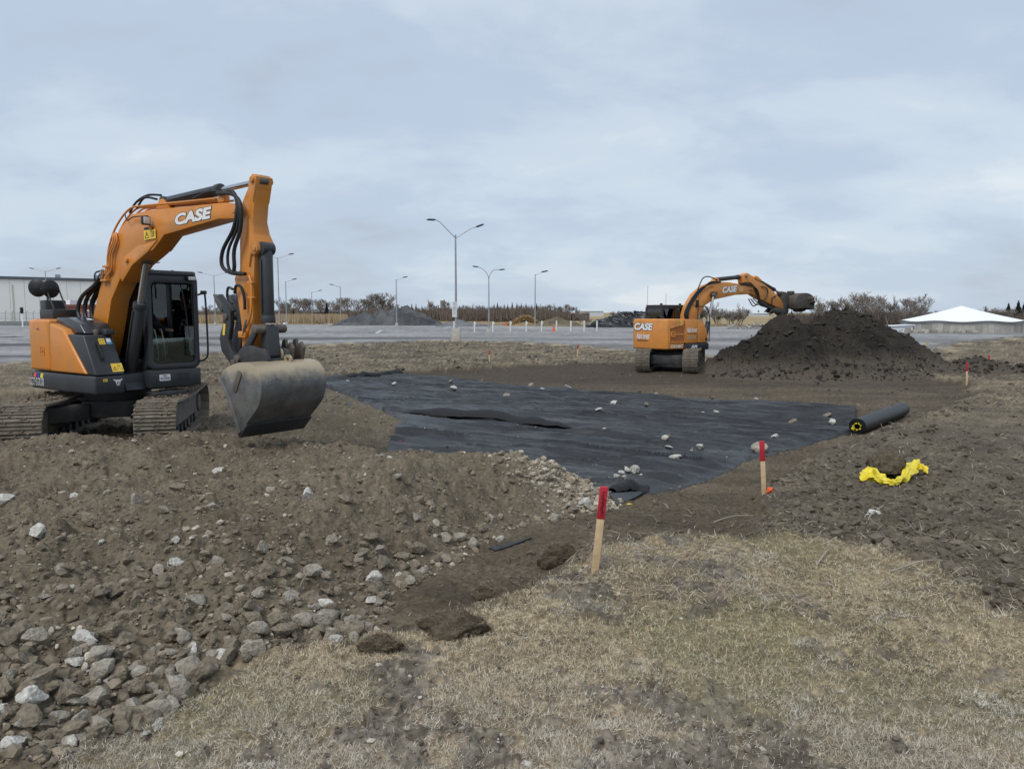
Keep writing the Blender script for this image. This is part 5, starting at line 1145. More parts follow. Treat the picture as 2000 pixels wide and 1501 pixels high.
for dy in (0.24, 0.42): MB().prism([(4.42, 1.42), (4.62, 1.44), (4.66, 1.62), (4.60, 1.70), (4.52, 1.62), (4.50, 1.74), (4.44, 1.72), (4.40, 1.56)], YB + dy, YB + dy + 0.05, 'y').build('coupler_hook', m_pin, E1, bev=0.008)
# bucket
W2 = 0.51
prof = [(4.34, 1.40), (4.50, 1.445), (4.68, 1.455), (4.82, 1.435), (4.93, 1.37), (4.99, 1.27), (5.005, 1.14), (4.98, 1.02), (4.92, 0.90), (4.80, 0.78), (4.66, 0.655), (4.53, 0.53)]
prof = [(p.x, p.y) for p in catmull([(a, b, 0) for a, b in prof], 3)]
bk = shell(prof, YB - W2, YB + W2, 0.025, 'bucket', m_bucket, E1)
bk['label'] = 'dented steel ditching bucket with dried mud along its top'
sp = [(4.08, 1.22), (4.20, 1.34), (4.34, 1.40)] + prof[2:-1] + [(4.53, 0.53), (4.50, 0.50), (4.40, 0.80), (4.24, 1.05)]
for y_ in (YB - W2 - 0.018, YB + W2 - 0.008): MB().prism(sp, y_, y_ + 0.026, 'y').build('bucket_side', m_bucket, bk, bev=0.005)
for y_ in (YB - W2 - 0.034, YB + W2 + 0.012): MB().prism([(4.08, 1.24), (4.16, 1.22), (4.34, 0.98), (4.55, 0.55), (4.49, 0.49), (4.38, 0.80), (4.22, 1.05)], y_, y_ + 0.022, 'y').build('side_cutter', m_bucket, bk, bev=0.005)
MB().prism(rrect(-0.045, 0.045, -0.16, 0.16, 0.04, 4), -0.012, 0.0, 'y', Matrix.Translation((4.50, YB - W2 - 0.018, 1.20)) @ Matrix.Rotation(R(28), 4, 'Y')).build('wear_pad', m_pin, bk, bev=0.004)
MB().prism([(4.66, 0.662), (4.685, 0.640), (4.50, 0.455), (4.475, 0.49)], YB - W2 - 0.02, YB + W2 + 0.02, 'y').build('cutting_edge', m_dark, bk, bev=0.004)
for k, dy in enumerate((-0.16, 0.10)): MB().ring(rrect(4.40, 4.62, 1.42, 1.62, 0.09, 5), rrect(4.47, 4.55, 1.48, 1.56, 0.038, 5), YB + dy, YB + dy + 0.035, 'y').build('bucket_ear', m_bucket, bk, bev=0.005)
MB().ring(rrect(4.64, 4.80, 1.41, 1.53, 0.055, 5), rrect(4.69, 4.75, 1.45, 1.49, 0.019, 5), YB + 0.10, YB + 0.13, 'y').build('lifting_eye', m_bucket, bk, bev=0.004)
# front side working lights, step under the cab
MB().prism([(0.95, 0.72), (1.25, 0.72), (1.25, 0.80), (0.95, 0.80)], -0.05, 0.5, 'y').build('step', m_chassis, E1, bev=0.01)
hose(E1, [(-0.52, 0.60, 2.35), (-0.52, 0.60, 2.72), (-0.52, 0.50, 2.80), (-0.52, -0.02, 2.80), (-0.52, -0.02, 2.5)], 0.014, 'guard_rail')

# ------------------------------------------------------------------ operator in the cab
def skin(name, pts, edges, rad, mt, parent=None, sub=2, root=0):
    me = bpy.data.meshes.new(name); me.from_pydata(pts, edges, [])
    o = bpy.data.objects.new(name, me); COL.objects.link(o)
    sm = o.modifiers.new('s', 'SKIN'); o.modifiers.new('u', 'SUBSURF').levels = sub
    o.modifiers['u'].render_levels = sub
    for v, r_ in zip(me.skin_vertices[0].data, rad): v.radius = r_ if isinstance(r_, tuple) else (r_, r_)
    me.skin_vertices[0].data[root].use_root = True
    bpy.context.view_layer.update()
    m2 = bpy.data.meshes.new_from_object(o.evaluated_get(bpy.context.evaluated_depsgraph_get()))
    bpy.data.objects.remove(o); m2.materials.clear(); m2.materials.append(mt)
    for p in m2.polygons: p.use_smooth = True
    return link(name, m2, parent)
m_skin = mat('skin', (0.42, 0.25, 0.18), 0.6, var=0.06)
W0 = E1.matrix_basis.copy()
pr = empty('person', W0 @ Vector((0.08, 0.40, 1.53)), R(-36))
tag(pr, 'seated operator in dark jacket and green trousers inside the near digger cab', 'person')
q0 = Vector((0.08, 0.40, 1.53))
rl = lambda *p: tuple(Vector(p) - q0)
tors = [rl(0.06, 0.40, 1.60), rl(0.04, 0.40, 1.78), rl(0.03, 0.40, 1.96), rl(0.05, 0.40, 2.10), rl(0.08, 0.40, 2.20), rl(0.10, 0.40, 2.32), rl(0.11, 0.40, 2.44)]
armR = [rl(0.05, 0.20, 2.05), rl(0.20, 0.15, 1.82), rl(0.44, 0.13, 1.80)]; armL = [rl(0.05, 0.60, 2.05), rl(0.22, 0.66, 1.82), rl(0.46, 0.68, 1.80)]
legR = [rl(0.10, 0.30, 1.58), rl(0.52, 0.27, 1.64), rl(0.62, 0.29, 1.28)]; legL = [rl(0.10, 0.50, 1.58), rl(0.52, 0.53, 1.64), rl(0.62, 0.50, 1.28)]
pts = tors + armR + armL + legR + legL
edges = [(i, i + 1) for i in range(6)] + [(3, 7), (7, 8), (8, 9), (3, 10), (10, 11), (11, 12), (0, 13), (13, 14), (14, 15), (0, 16), (16, 17), (17, 18)]
rad = [(0.14, 0.11), (0.13, 0.10), (0.15, 0.10), (0.14, 0.09), 0.055, 0.085, 0.08, 0.06, 0.045, 0.032, 0.06, 0.045, 0.032, 0.085, 0.06, 0.045, 0.085, 0.06, 0.045]
body = skin('body', pts, edges, rad, m_skin, pr)
skin('jacket', tors[:5] + armR + armL, [(0, 1), (1, 2), (2, 3), (3, 4), (3, 5), (5, 6), (6, 7), (3, 8), (8, 9), (9, 10)], [(0.17, 0.14), (0.165, 0.13), (0.18, 0.13), (0.17, 0.12), 0.075, 0.085, 0.068, 0.052, 0.085, 0.068, 0.052], mat('navy_jacket', (0.014, 0.017, 0.026), 0.85), pr)
skin('trousers', [tors[0]] + legR + legL, [(0, 1), (1, 2), (2, 3), (0, 4), (4, 5), (5, 6)], [(0.16, 0.13), 0.105, 0.082, 0.066, 0.105, 0.082, 0.066], mat('green_trousers', (0.05, 0.062, 0.045), 0.9), pr)
for s_, yy_ in ((1, 0.13), (-1, 0.68)):
    h0 = Vector(rl(0.46, yy_, 1.80))
    P_ = [h0, h0 + Vector((0.07, 0, 0.0))]; ed = [(0, 1)]; rd_ = [(0.032, 0.02), (0.04, 0.018)]
    for k in range(4):
        f0 = len(P_); dy = (k - 1.5) * 0.02; ll = (0.03, 0.036, 0.034, 0.027)[k]
        P_ += [h0 + Vector((0.085, dy, 0.005)), h0 + Vector((0.085 + ll, dy, -0.006)), h0 + Vector((0.085 + ll * 0.9, dy, -0.035))]
        ed += [(1, f0), (f0, f0 + 1), (f0 + 1, f0 + 2)]; rd_ += [0.011, 0.009, 0.008]
    f0 = len(P_); P_ += [h0 + Vector((0.04, s_ * 0.035, -0.005)), h0 + Vector((0.075, s_ * 0.045, -0.025))]; ed += [(0, f0), (f0, f0 + 1)]; rd_ += [0.012, 0.010]
    skin('hand', [tuple(v) for v in P_], ed, rd_, m_skin, pr, 1)
for yy_ in (0.29, 0.50): MB().prism([(0.56, 1.20), (0.86, 1.20), (0.85, 1.26), (0.70, 1.33), (0.57, 1.35)], yy_ - 0.05, yy_ + 0.05, 'y', Matrix.Translation(-q0)).build('boot', m_black, pr, bev=0.03, seg=3)
V, Fs = ico(4); V = V * np.array([0.105, 0.085, 0.125]); V[:, 2] = np.where(V[:, 2] < 0.02, np.where(V[:, 0] < 0.0, V[:, 2] * 0.7, 0.02), V[:, 2])
hr = link('hair', npmesh('hair', V * 1.04, Fs, m_black, None, True), pr); hr.location = Vector(rl(0.105, 0.40, 2.40))
fb = MB()
for yy_ in (-0.03, 0.03): fb.cyl((0.076, yy_, 0.0), (0.088, yy_, 0.0), 0.011, 10)
fb.prism([(0.08, 0.0), (0.108, -0.035), (0.08, -0.04)], -0.012, 0.012, 'y'); fb.box((0.082, 0, -0.068), (0.012, 0.045, 0.010))
for s_ in (-1, 1): fb.box((0.0, s_ * 0.082, -0.01), (0.03, 0.014, 0.05))
o = fb.build('face', mat('face_detail', (0.30, 0.16, 0.12), 0.6), pr, bev=0.003); o.location = Vector(rl(0.105, 0.40, 2.38))

# ------------------------------------------------------------------ far digger
E2 = empty('excavator', (6.15, 29.8, -0.36), R(33))
tag(E2, 'orange excavator seen from behind, swinging its bucket over the black soil heap', 'excavator')
rel2 = R(39)
make_track(E2, -0.86, 1.85, 0.40, 0.54, rel2, -1); make_track(E2, 0.86, 1.85, 0.40, 0.54, rel2, 1)
Mu = Mrot(rel2)
b = MB().box((0, 0, 0.52), (1.2, 1.3, 0.34), Mu); b.box((-1.1, 0, 0.42), (0.3, 1.3, 0.34), Mu); b.box((0.9, 0, 0.36), (0.4, 1.3, 0.5), Mu); b.build('undercarriage_frame', m_chassis, E2, bev=0.03)
MB().cyl((0, 0, 0.65), (0, 0, 0.86), 0.55, 36).build('slew_ring', m_chassis, E2)
Y2 = -0.98
hull = [(-0.30, 0.98), (-1.05, 0.98), (-1.38, 0.66), (-1.40, -0.58), (-1.18, Y2), (-0.30, Y2)]
cw2 = MB().prism(hull, 0.80, 1.92, 'z').build('counterweight', m_orange2, E2, bev=0.06, seg=3)
MB().box((0.05, 0.0, 1.36), (0.68, 1.90, 1.06)).build('engine_bay', m_dark, E2, bev=0.02)
MB().prism([(-0.285, 1.02), (0.38, 1.02), (0.38, 1.90), (-0.285, 1.915)], Y2 - 0.004, -0.5, 'y').build('side_panel', m_orange2, E2, bev=0.025)
MB().prism([(0.395, 1.02), (0.95, 1.02), (0.93, 1.25), (0.83, 1.55), (0.64, 1.80), (0.395, 1.90)], Y2, -0.5, 'y').build('front_panel', m_orange2, E2, bev=0.035, seg=3)
MB().prism([(-0.285, 0.76), (0.98, 0.76), (0.98, 1.01), (-0.285, 1.01)], Y2 - 0.006, 0.95, 'y').build('lower_skirt', m_dark, E2, bev=0.03)
RF = frame((-1.40, 0.62, 0.80), (0, -1, 0), (0, 0, 1))
logo(E2, frame((-1.40, 0.585, 1.50), (0, -1, 0), (0, 0, 1)), 1.02, 0.27)
text('owner_lettering', 'Alain forest', 0.23, frame((-1.40, 0.46, 1.17), (0, -1, 0), (0, 0, 1)), m_white, E2, width=0.72, shear=0.3, off=0.02, lift=0.003)
text('owner_subline', 'EXCAVATION', 0.045, frame((-1.40, 0.42, 1.10), (0, -1, 0), (0, 0, 1)), m_ink, E2, width=0.58, off=0.01, lift=0.003) if False else plate('owner_underline', frame((-1.40, 0.42, 1.10), (0, -1, 0), (0, 0, 1)), 0.58, 0.035, mat('dark_orange_print', (0.20, 0.07, 0.02), 0.6), E2)
SF = frame((-1.12, Y2, 0.80), (1, 0, 0), (0, 0, 1))
gr = shape('engine_grille', SF, [[(0.04, 0.28), (0.80, 0.28), (0.80, 0.93), (0.04, 0.78)]], mat('dark_orange', (0.30, 0.10, 0.022), 0.6), E2, 0.003)
MB().ring([(0.02, 0.26), (0.82, 0.26), (0.82, 0.95), (0.02, 0.80)], [(0.05, 0.29), (0.79, 0.29), (0.79, 0.92), (0.05, 0.77)], 0.0, 0.02, 'z', SF).build('grille_frame', m_orange2, gr)
MB().prism(rrect(0.05, 0.80, 0.53, 0.585, 0.01, 2), 0.0, 0.016, 'z', SF).build('grille_bar', m_orange2, gr)
for k in range(9): MB().prism([(0.08 + k * 0.08, 0.30), (0.086 + k * 0.08, 0.30), (0.086 + k * 0.08, 0.76 + 0.014 * k), (0.08 + k * 0.08, 0.76 + 0.014 * k)], 0.0, 0.009, 'z', SF).build('grille_slat', m_orange2, gr, smooth=False)
MB().ring(rrect(0.10, 0.30, 0.46, 0.66, 0.02, 3), rrect(0.14, 0.26, 0.50, 0.62, 0.02, 3), 0.0, 0.03, 'z', SF).build('grille_latch', m_orange2, gr)
text('model_lettering', 'CX145C', 0.11, SF @ Matrix.Translation((0.10, 0.06, 0)), m_white, E2, width=0.62, shear=0.2, off=0.03, lift=0.003)
text('model_suffix', 'SR', 0.09, SF @ Matrix.Translation((0.735, 0.06, 0)), mat('dark_orange_print'), E2, width=0.10, shear=0.2, off=0.02, lift=0.003)
text('owner_lettering', 'Alain forest', 0.19, frame((-0.22, Y2 - 0.004, 1.42), (1, 0, 0), (0, 0, 1)), m_white, E2, width=0.55, shear=0.3, off=0.02, lift=0.003)
plate('owner_underline', frame((-0.20, Y2 - 0.004, 1.36), (1, 0, 0), (0, 0, 1)), 0.50, 0.03, mat('dark_orange_print'), E2)
plate('faint_print', frame((-0.16, Y2 - 0.004, 1.17), (1, 0, 0), (0, 0, 1)), 0.42, 0.12, mat('faint_print_grey', (0.42, 0.26, 0.14), 0.6), E2)
text('emblem', 'SR', 0.11, frame((0.02, Y2 - 0.006, 0.83), (1, 0, 0), (0, 0, 1)), m_white, E2, width=0.34, shear=0.3, off=0.03, lift=0.003)
for dz in (0, 0.12): plate('yellow_sticker', frame((-0.55, Y2, 1.66 + dz), (1, 0, 0), (0, 0, 1)), 0.12, 0.085, m_yellow, E2, 0.003)
plate('small_lamp', frame((0.78, Y2, 1.10), (1, 0, 0), (0, 0, 1)), 0.10, 0.10, m_ink, E2, 0.003)
# cab
c2 = MB().box((0.30, 0.52, 1.25), (1.6, 0.90, 0.9)).build('cab', m_dark, E2, bev=0.03)
ya, yb_, xa, xb2, za, zb2 = 0.08, 0.97, -0.50, 1.10, 1.62, 2.38
for nm, ax, t0, (p0, p1) in (('rear_frame', 'x', xa, (ya, yb_)), ('front_frame', 'x', xb2 - 0.05, (ya, yb_)), ('side_frame', 'y', ya, (xa + 0.052, xb2 - 0.052)), ('door', 'y', yb_ - 0.05, (xa + 0.052, xb2 - 0.052))):
    MB().ring(rrect(p0, p1, za, zb2, 0.07, 4), rrect(p0 + 0.07, p1 - 0.07, za + 0.06, zb2 - 0.08, 0.05, 4), t0, t0 + 0.05, ax).build(nm, m_dark, c2, bev=0.01)
    MB().prism(rrect(p0 + 0.06, p1 - 0.06, za + 0.05, zb2 - 0.07, 0.05, 4), t0 + 0.022, t0 + 0.028, ax).build('window', glass('dark_cab_glass', (0.45, 0.52, 0.50), 0.12), c2, smooth=False)
MB().prism(rrect(xa - 0.01, xb2 + 0.02, ya - 0.01, yb_ + 0.01, 0.10, 4), 2.375, 2.45, 'z').build('roof', m_dark, c2, bev=0.025)
MB().box((0.05, 0.52, 1.85), (0.12, 0.45, 0.55)).build('seat', m_cabin, c2, bev=0.04)
MB().box((0.28, ya + 0.03, 2.0), (0.09, 0.055, 0.7)).build('pillar', m_dark, c2)
for (x_, y_, z_, l_) in ((-0.45, 0.9, 2.44, 0.75), (-0.2, 0.15, 2.44, 0.45)): MB().tube([(x_, y_, z_), (x_, y_, z_ + l_)], 0.006, 5).build('antenna', m_black, c2)
for (x_, y_) in ((-0.3, 0.3), (0.7, 0.3)): MB().box((x_, y_, 2.48), (0.10, 0.06, 0.06)).build('roof_light', m_black, c2, bev=0.01)
MB().box((-0.75, 0.45, 1.95), (0.16, 0.2, 0.09)).build('rear_camera', m_black, E2, bev=0.015)
hose(E2, [(0.10, -0.25, 1.9), (0.05, -0.3, 2.15), (0.0, -0.3, 2.28)], 0.05, 'exhaust_stack')
# boom, arm, bucket
B2 = -0.12
bp = [(0.45, 1.35), (0.40, 1.90), (0.58, 2.38), (0.96, 2.86), (1.48, 3.20), (2.10, 3.36), (2.8, 3.36), (3.92, 3.25), (4.20, 3.18), (4.28, 3.06), (4.05, 2.90), (3.2, 2.86), (1.95, 2.66), (1.45, 2.42), (1.16, 2.02), (1.02, 1.35)]
bm2 = MB().prism(bp, B2 - 0.17, B2 + 0.17, 'y').build('boom', m_orange2, E2, bev=0.02, ang=50)
logo(bm2, frame((2.42, B2 - 0.17, 2.92), (1, 0, 0.08), (0, 0, 1)), 0.86, 0.25)
plate('faded_decal', frame((3.40, B2 - 0.17, 2.99), (1, 0, 0.06), (0, 0, 1)), 0.24, 0.20, mat('faded_decal', (0.60, 0.36, 0.16), 0.6), bm2)
MB().cyl((1.82, B2 - 0.26, 2.86), (1.82, B2 - 0.20, 2.86), 0.12, 16).build('cylinder_pin', m_black, bm2, bev=0.02)
MB().box((1.90, B2 - 0.24, 2.90), (0.22, 0.12, 0.13)).build('boom_lamp', m_black, bm2, bev=0.02)
cylinder(E2, (1.35, 1.05), (1.80, 2.84), 0.42, 0.085, 0.05, 'boom_cylinder', B2 - 0.28); cylinder(E2, (1.35, 1.05), (1.80, 2.84), 0.42, 0.085, 0.05, 'boom_cylinder', B2 + 0.28)
cylinder(E2, (2.20, 3.45), (3.68, 3.60), 0.90, 0.085, 0.045, 'arm_cylinder', B2)
MB().prism([(1.95, 3.30), (2.35, 3.36), (2.25, 3.52), (2.12, 3.52)], B2 - 0.1, B2 + 0.1, 'y').build('cylinder_bracket', m_orange2, bm2, bev=0.01)
ap = [(3.60, 3.66), (3.90, 3.76), (4.08, 3.70), (4.45, 3.50), (4.94, 3.34), (5.60, 3.02), (6.02, 2.72), (6.30, 2.44), (6.22, 2.30), (5.6, 2.44), (4.64, 2.74), (4.16, 2.94), (3.85, 3.12), (3.68, 3.32)]
a2 = MB().prism(ap, B2 - 0.14, B2 + 0.14, 'y').build('arm', m_orange2, E2, bev=0.018, ang=50)
MB().prism([(4.30, 3.58), (4.62, 3.44), (4.80, 3.44), (4.60, 3.60), (4.42, 3.66)], B2 - 0.16, B2 + 0.16, 'y').build('cylinder_lug', m_orange2, a2, bev=0.012)
cylinder(E2, (4.78, 3.46), (6.15, 2.98), 0.72, 0.075, 0.045, 'bucket_cylinder', B2)
for x_, z_ in ((4.10, 3.06), (3.80, 3.62)): pin(a2, x_, z_, B2 - 0.2, B2 + 0.2, 0.05)
for k in range(5):
    e = 0.05 * k
    hose(bm2, [(0.50 + e * 0.3, B2 - 0.19, 1.75), (0.30 + e, B2 - 0.22, 2.05), (0.42 + e, B2 - 0.2, 2.35), (0.75 + e, B2 - 0.19, 2.75), (1.15 + e, B2 - 0.185, 3.08), (1.7, B2 - 0.18, 3.26 + e * 0.4), (2.3, B2 - 0.18, 3.36)], 0.022, 'hose')
    hose(bm2, [(0.70 + e, B2 - 0.185, 2.45), (0.95 + e, B2 - 0.187, 2.85), (1.35 + e, B2 - 0.187, 3.12), (1.9, B2 - 0.185, 3.26 - e * 0.3)], 0.014, 'pipe', m_orange2)
hose(bm2, [(1.05, B2 - 0.15, 3.0), (1.25, B2 - 0.2, 3.45), (1.6, B2 - 0.2, 3.55), (2.15, B2 - 0.15, 3.42)], 0.022, 'hose')
MB().box((1.0, B2 - 0.2, 2.5), (0.16, 0.06, 0.28)).build('valve_block', m_black, bm2, bev=0.02)
for k in range(3):
    e = 0.07 * k
    hose(a2, [(3.4, B2 - 0.18, 3.30), (4.0 + e, B2 - 0.2, 3.36 - e), (4.35 + e, B2 - 0.2, 3.05), (4.55 + e, B2 - 0.18, 2.62 - e), (4.30 + e * 2, B2 - 0.15, 2.42 + e), (4.05 + e * 2, B2 - 0.1, 2.72)], 0.022, 'hose')
hose(a2, [(4.75, B2 - 0.17, 3.22), (5.05, B2 - 0.19, 3.16), (5.12, B2 - 0.19, 2.90), (4.95, B2 - 0.18, 2.66)], 0.022, 'hose'); hose(a2, [(5.7, B2 - 0.16, 2.85), (5.45, B2 - 0.18, 2.75), (5.42, B2 - 0.18, 2.5)], 0.022, 'hose')
th = [(5.34, 2.16), (5.50, 2.30), (5.72, 2.38), (6.10, 2.34), (6.42, 2.40), (6.56, 2.26), (6.46, 2.08), (6.25, 2.02), (5.95, 2.16), (5.80, 2.10), (5.74, 2.18), (5.56, 2.14), (5.45, 2.20)]
for dy in (-0.14, 0.14): MB().prism(th, B2 + dy - 0.04, B2 + dy + 0.04, 'y').build('thumb', m_bucket2, E2, bev=0.015)
MB().prism([(4.80, 2.66), (6.15, 2.26), (6.10, 2.14), (5.3, 2.36), (5.0, 2.42)], B2 - 0.08, B2 + 0.08, 'y').build('thumb_cylinder', m_dark, E2, bev=0.03)
MB().prism([(6.14, 3.04), (6.30, 3.02), (6.52, 2.90), (6.55, 2.40), (6.36, 2.26), (6.22, 2.36)], B2 - 0.2, B2 + 0.2, 'y').build('coupler', m_bucket2, E2, bev=0.03)
W3 = 0.56
pf = [(6.55, 2.32), (6.50, 2.55), (6.56, 2.80), (6.75, 2.94), (7.05, 2.985), (7.35, 2.96), (7.58, 2.86), (7.70, 2.68), (7.72, 2.46), (7.68, 2.28)]
pf = [(p.x, p.y) for p in catmull([(a, b, 0) for a, b in pf], 3)]
k2 = shell(pf, B2 - W3, B2 + W3, 0.03, 'bucket', m_bucket2, E2)
k2['label'] = 'soil-caked bucket tipped over the heap'
for y_ in (B2 - W3 - 0.01, B2 + W3 - 0.015): MB().prism(pf + [(7.3, 2.36), (6.9, 2.34)], y_, y_ + 0.025, 'y').build('bucket_side', m_bucket2, k2, bev=0.005)
MB().box((6.72, B2 - 0.1, 3.0), (0.16, 0.3, 0.14)).build('bucket_ear', m_bucket2, k2, bev=0.03)
V, Fs = ico(4); f_ = fbm(V[:, 0] * 2 + 3, V[:, 1] * 2 + V[:, 2] * 2, 4, 501) * 0.4
V = V * (1 + f_[:, None]) * np.array([0.30, 0.56, 0.36]); o = link('caked_soil', npmesh('caked_soil', V, Fs, m_soilattr, np.array([[0.072, 0.06, 0.046]]) * (1 + f_[:, None]), True), k2); o.location = (7.46, B2 - 0.05, 2.62)
hose(E2, [(0.40, Y2 + 0.05, 1.85), (0.42, Y2 + 0.05, 2.32), (0.55, Y2 + 0.05, 2.38), (0.85, Y2 + 0.05, 2.36), (1.02, Y2 + 0.05, 2.1), (1.04, Y2 + 0.05, 1.7), (1.04, Y2 + 0.05, 1.05)], 0.02, 'guard_rail')

# ================================================================== background
def conc_base(p, w_, h_, root):
    return MB().prism([(-w_ * 0.5, -w_ * 0.5), (w_ * 0.5, -w_ * 0.5), (w_ * 0.5, w_ * 0.5), (-w_ * 0.5, w_ * 0.5)], -0.2, h_, 'z', None, [(-w_ * 0.44, -w_ * 0.44), (w_ * 0.44, -w_ * 0.44), (w_ * 0.44, w_ * 0.44), (-w_ * 0.44, w_ * 0.44)]).build('concrete_base', m_conc, root, bev=0.02)
def head(root, a, b, sz):
    a = Vector(a); b = Vector(b); dr_ = (b - a).normalized()
    M = frame(a, dr_, Vector((0, 0, 1)))
    MB().prism([(0, -0.04 * sz), (0.25 * sz, -0.10 * sz), (0.75 * sz, -0.08 * sz), (0.95 * sz, 0), (0.7 * sz, 0.09 * sz), (0.2 * sz, 0.08 * sz), (0, 0.03 * sz)], -0.14 * sz, 0.14 * sz, 'z', M).build('lamp_head', mat('lamp_bronze', (0.05, 0.052, 0.056), 0.5), root, bev=0.03 * sz)
POLES = [(891, 665, 424, 'V', 1.0, 'tallest double lamp pole on a big concrete base with a white sign'), (955, 650, 522, 'Y', 1.0, 'double lamp pole with curved arms right of the signed pole'), (1045, 645, 530, 'R', 1.0, 'single lamp pole right of the curved one, near the tan brush mound'), (775, 636, 541, 'R', 1.0, 'single lamp pole in front of the dark gravel heaps'), (666, 632, 556, 'Ls', 0.8, 'slim lamp pole with arm to the left beside the gravel heap'), (610, 628, 567, 'R', 0.8, 'smallest single lamp pole above the reeds'), (560, 634, 545, 'R', 0.9, 'single lamp pole just right of the digger arm, shorter of two'), (546, 637, 496, 'W', 0.9, 'tall double lamp pole just right of the digger arm'), (421, 634, 532, 'W', 0.9, 'double lamp pole between the cab and the digger arm'), (94, 632, 524, 'W', 0.9, 'double lamp pole rising above the white warehouse'), (287, 634, 513, 'W', 0.9, 'double lamp pole mostly hidden behind the near cab')]
for (px_, pb, ptp, kd, th_, lb) in POLES:
    dd = 2.1 * F / (pb - 610.0); dd = min(dd, 170)
    base = at(px_, pb, dd); base.z = hz(base.x, base.y); top = at(px_, ptp, dd).z
    H_ = top - base.z; k = dd / F
    rt = empty('lamp_post', base); tag(rt, lb, 'lamp post', 'lamp posts around the gravel lot')
    bw, bh = (0.66, 0.95) if kd == 'V' else (0.5, 0.45)
    conc_base(base, bw, bh, rt)
    r0 = 0.075 + 0.02 * (kd == 'V')
    if dd > 100: r0 = 0.10
    poleH = H_ * (0.86 if kd in 'VY' else 0.95)
    MB().tube([(0, 0, bh - 0.02), (0, 0, poleH)], [r0, r0 * 0.62], 12).build('pole', m_galv, rt)
    ra = max(0.035, 0.55 * k * 0.9)
    if kd == 'V':
        L1, L2 = 46 * k, 48 * k
        for s_, Lk, up_ in ((-1, L1, 34 * k), (1, L2, 22 * k)):
            P_ = [(0, 0, poleH - 0.25), (s_ * Lk * 0.62, 0.2 * s_, poleH - 0.25 + up_ * 0.86), (s_ * Lk * 0.80, 0.3 * s_, poleH - 0.25 + up_)]
            MB().tube(P_, [ra, ra * 0.8, ra * 0.7], 8).build('arm', m_galv, rt)
            head(rt, P_[-1], (s_ * Lk * 1.2, 0.4 * s_, poleH - 0.25 + up_ + (0.0 if s_ < 0 else 0.25)), 0.75)
    elif kd == 'Y':
        for s_, Lk in ((-1, 22 * k), (1, 22 * k)):
            P_ = catmull([(0, 0, poleH - 0.3), (s_ * Lk * 0.12, 0, poleH + (H_ - poleH) * 0.25), (s_ * Lk * 0.45, 0, poleH + (H_ - poleH) * 0.72), (s_ * Lk * 0.9, 0, H_ * 0.985 + (0.15 if s_ < 0 else -0.15))], 5)
            MB().tube(P_, ra, 8).build('arm', m_galv, rt); head(rt, P_[-1], Vector(P_[-1]) + Vector((s_ * 0.5, 0, 0.05)), 0.7)
    else:
        sides = {'R': (1,), 'L': (-1,), 'Ls': (-1,), 'W': (-1, 1)}[kd]
        Lk = (24 if kd == 'W' else 15) * k
        for s_ in sides:
            e_ = Vector((s_ * Lk, 0, H_ - 0.05 if kd != 'Ls' else H_))
            MB().tube([(0, 0, poleH - 0.1), e_], [ra, ra * 0.8], 8).build('arm', m_galv, rt); head(rt, e_ - Vector((s_ * 0.2, 0, 0)), e_ + Vector((s_ * 0.6, 0, 0.12)), 0.9)
    if kd == 'V':
        sg = MB().box((-0.10, -0.13, 0), (0.34, 0.012, 1.12), Matrix.Translation((0, 0, (665 - 603) * k - 0.02))).build('sign', mat('sign_white', (0.66, 0.67, 0.70), 0.5), rt)
        lines = MB()
        for i in range(15):
            z_ = (665 - 603) * k + 0.48 - i * 0.066; ww = random.uniform(0.12, 0.26)
            hh_ = 0.05 if i == 6 else 0.022
            lines.box((-0.10, -0.1375, z_), (ww if i != 6 else 0.12, 0.003, hh_))
        lines.build('printed_lines', mat('faded_print', (0.22, 0.22, 0.26), 0.6), sg, smooth=False)
# bollards
for i, px_ in enumerate((887, 927, 963, 997, 1028, 1058, 1087, 1115, 1141, 1166)):
    d_ = 2.1 * F / (648 - i * 0.2 - 610.0); p = at(px_, 648, d_); p.z = hz(p.x, p.y)
    rt = empty('bollard', p); tag(rt, 'white bollard in the row on the lot, number %s from the left' % ('one two three four five six seven eight nine ten'.split()[i]), 'bollard', 'row of white bollards')
    h_ = 20.5 * d_ / F
    MB().tube([(0, 0, -0.1), (0, 0, h_ - 0.05), (0, 0, h_)], [0.085, 0.085, 0.05], 12).build('post', mat('bollard_white', (0.66, 0.65, 0.62), 0.7, var=0.1, dirt=(0.35, 0.33, 0.3), dirt_amt=0.3), rt)
    if i < 6: MB().box((0.10, -0.02, h_ - 0.22), (0.12, 0.10, 0.20)).build('receptacle', mat('bollard_white'), rt, bev=0.02)
# traffic cones
for (px_, py_, lb) in ((988, 636, 'orange traffic cone by the reed edge'), (1081, 647, 'orange traffic cone beside the bollards')):
    d_ = 2.1 * F / (py_ - 610); p = at(px_, py_, d_); p.z = hz(p.x, p.y); rt = empty('traffic_cone', p); tag(rt, lb, 'traffic cone')
    mo = mat('cone_orange', (0.62, 0.12, 0.05), 0.6)
    MB().tube([(0, 0, 0.03), (0, 0, 0.72)], [0.19, 0.04], 14).build('cone', mo, rt); MB().box((0, 0, 0.02), (0.5, 0.5, 0.05)).build('base', mo, rt)
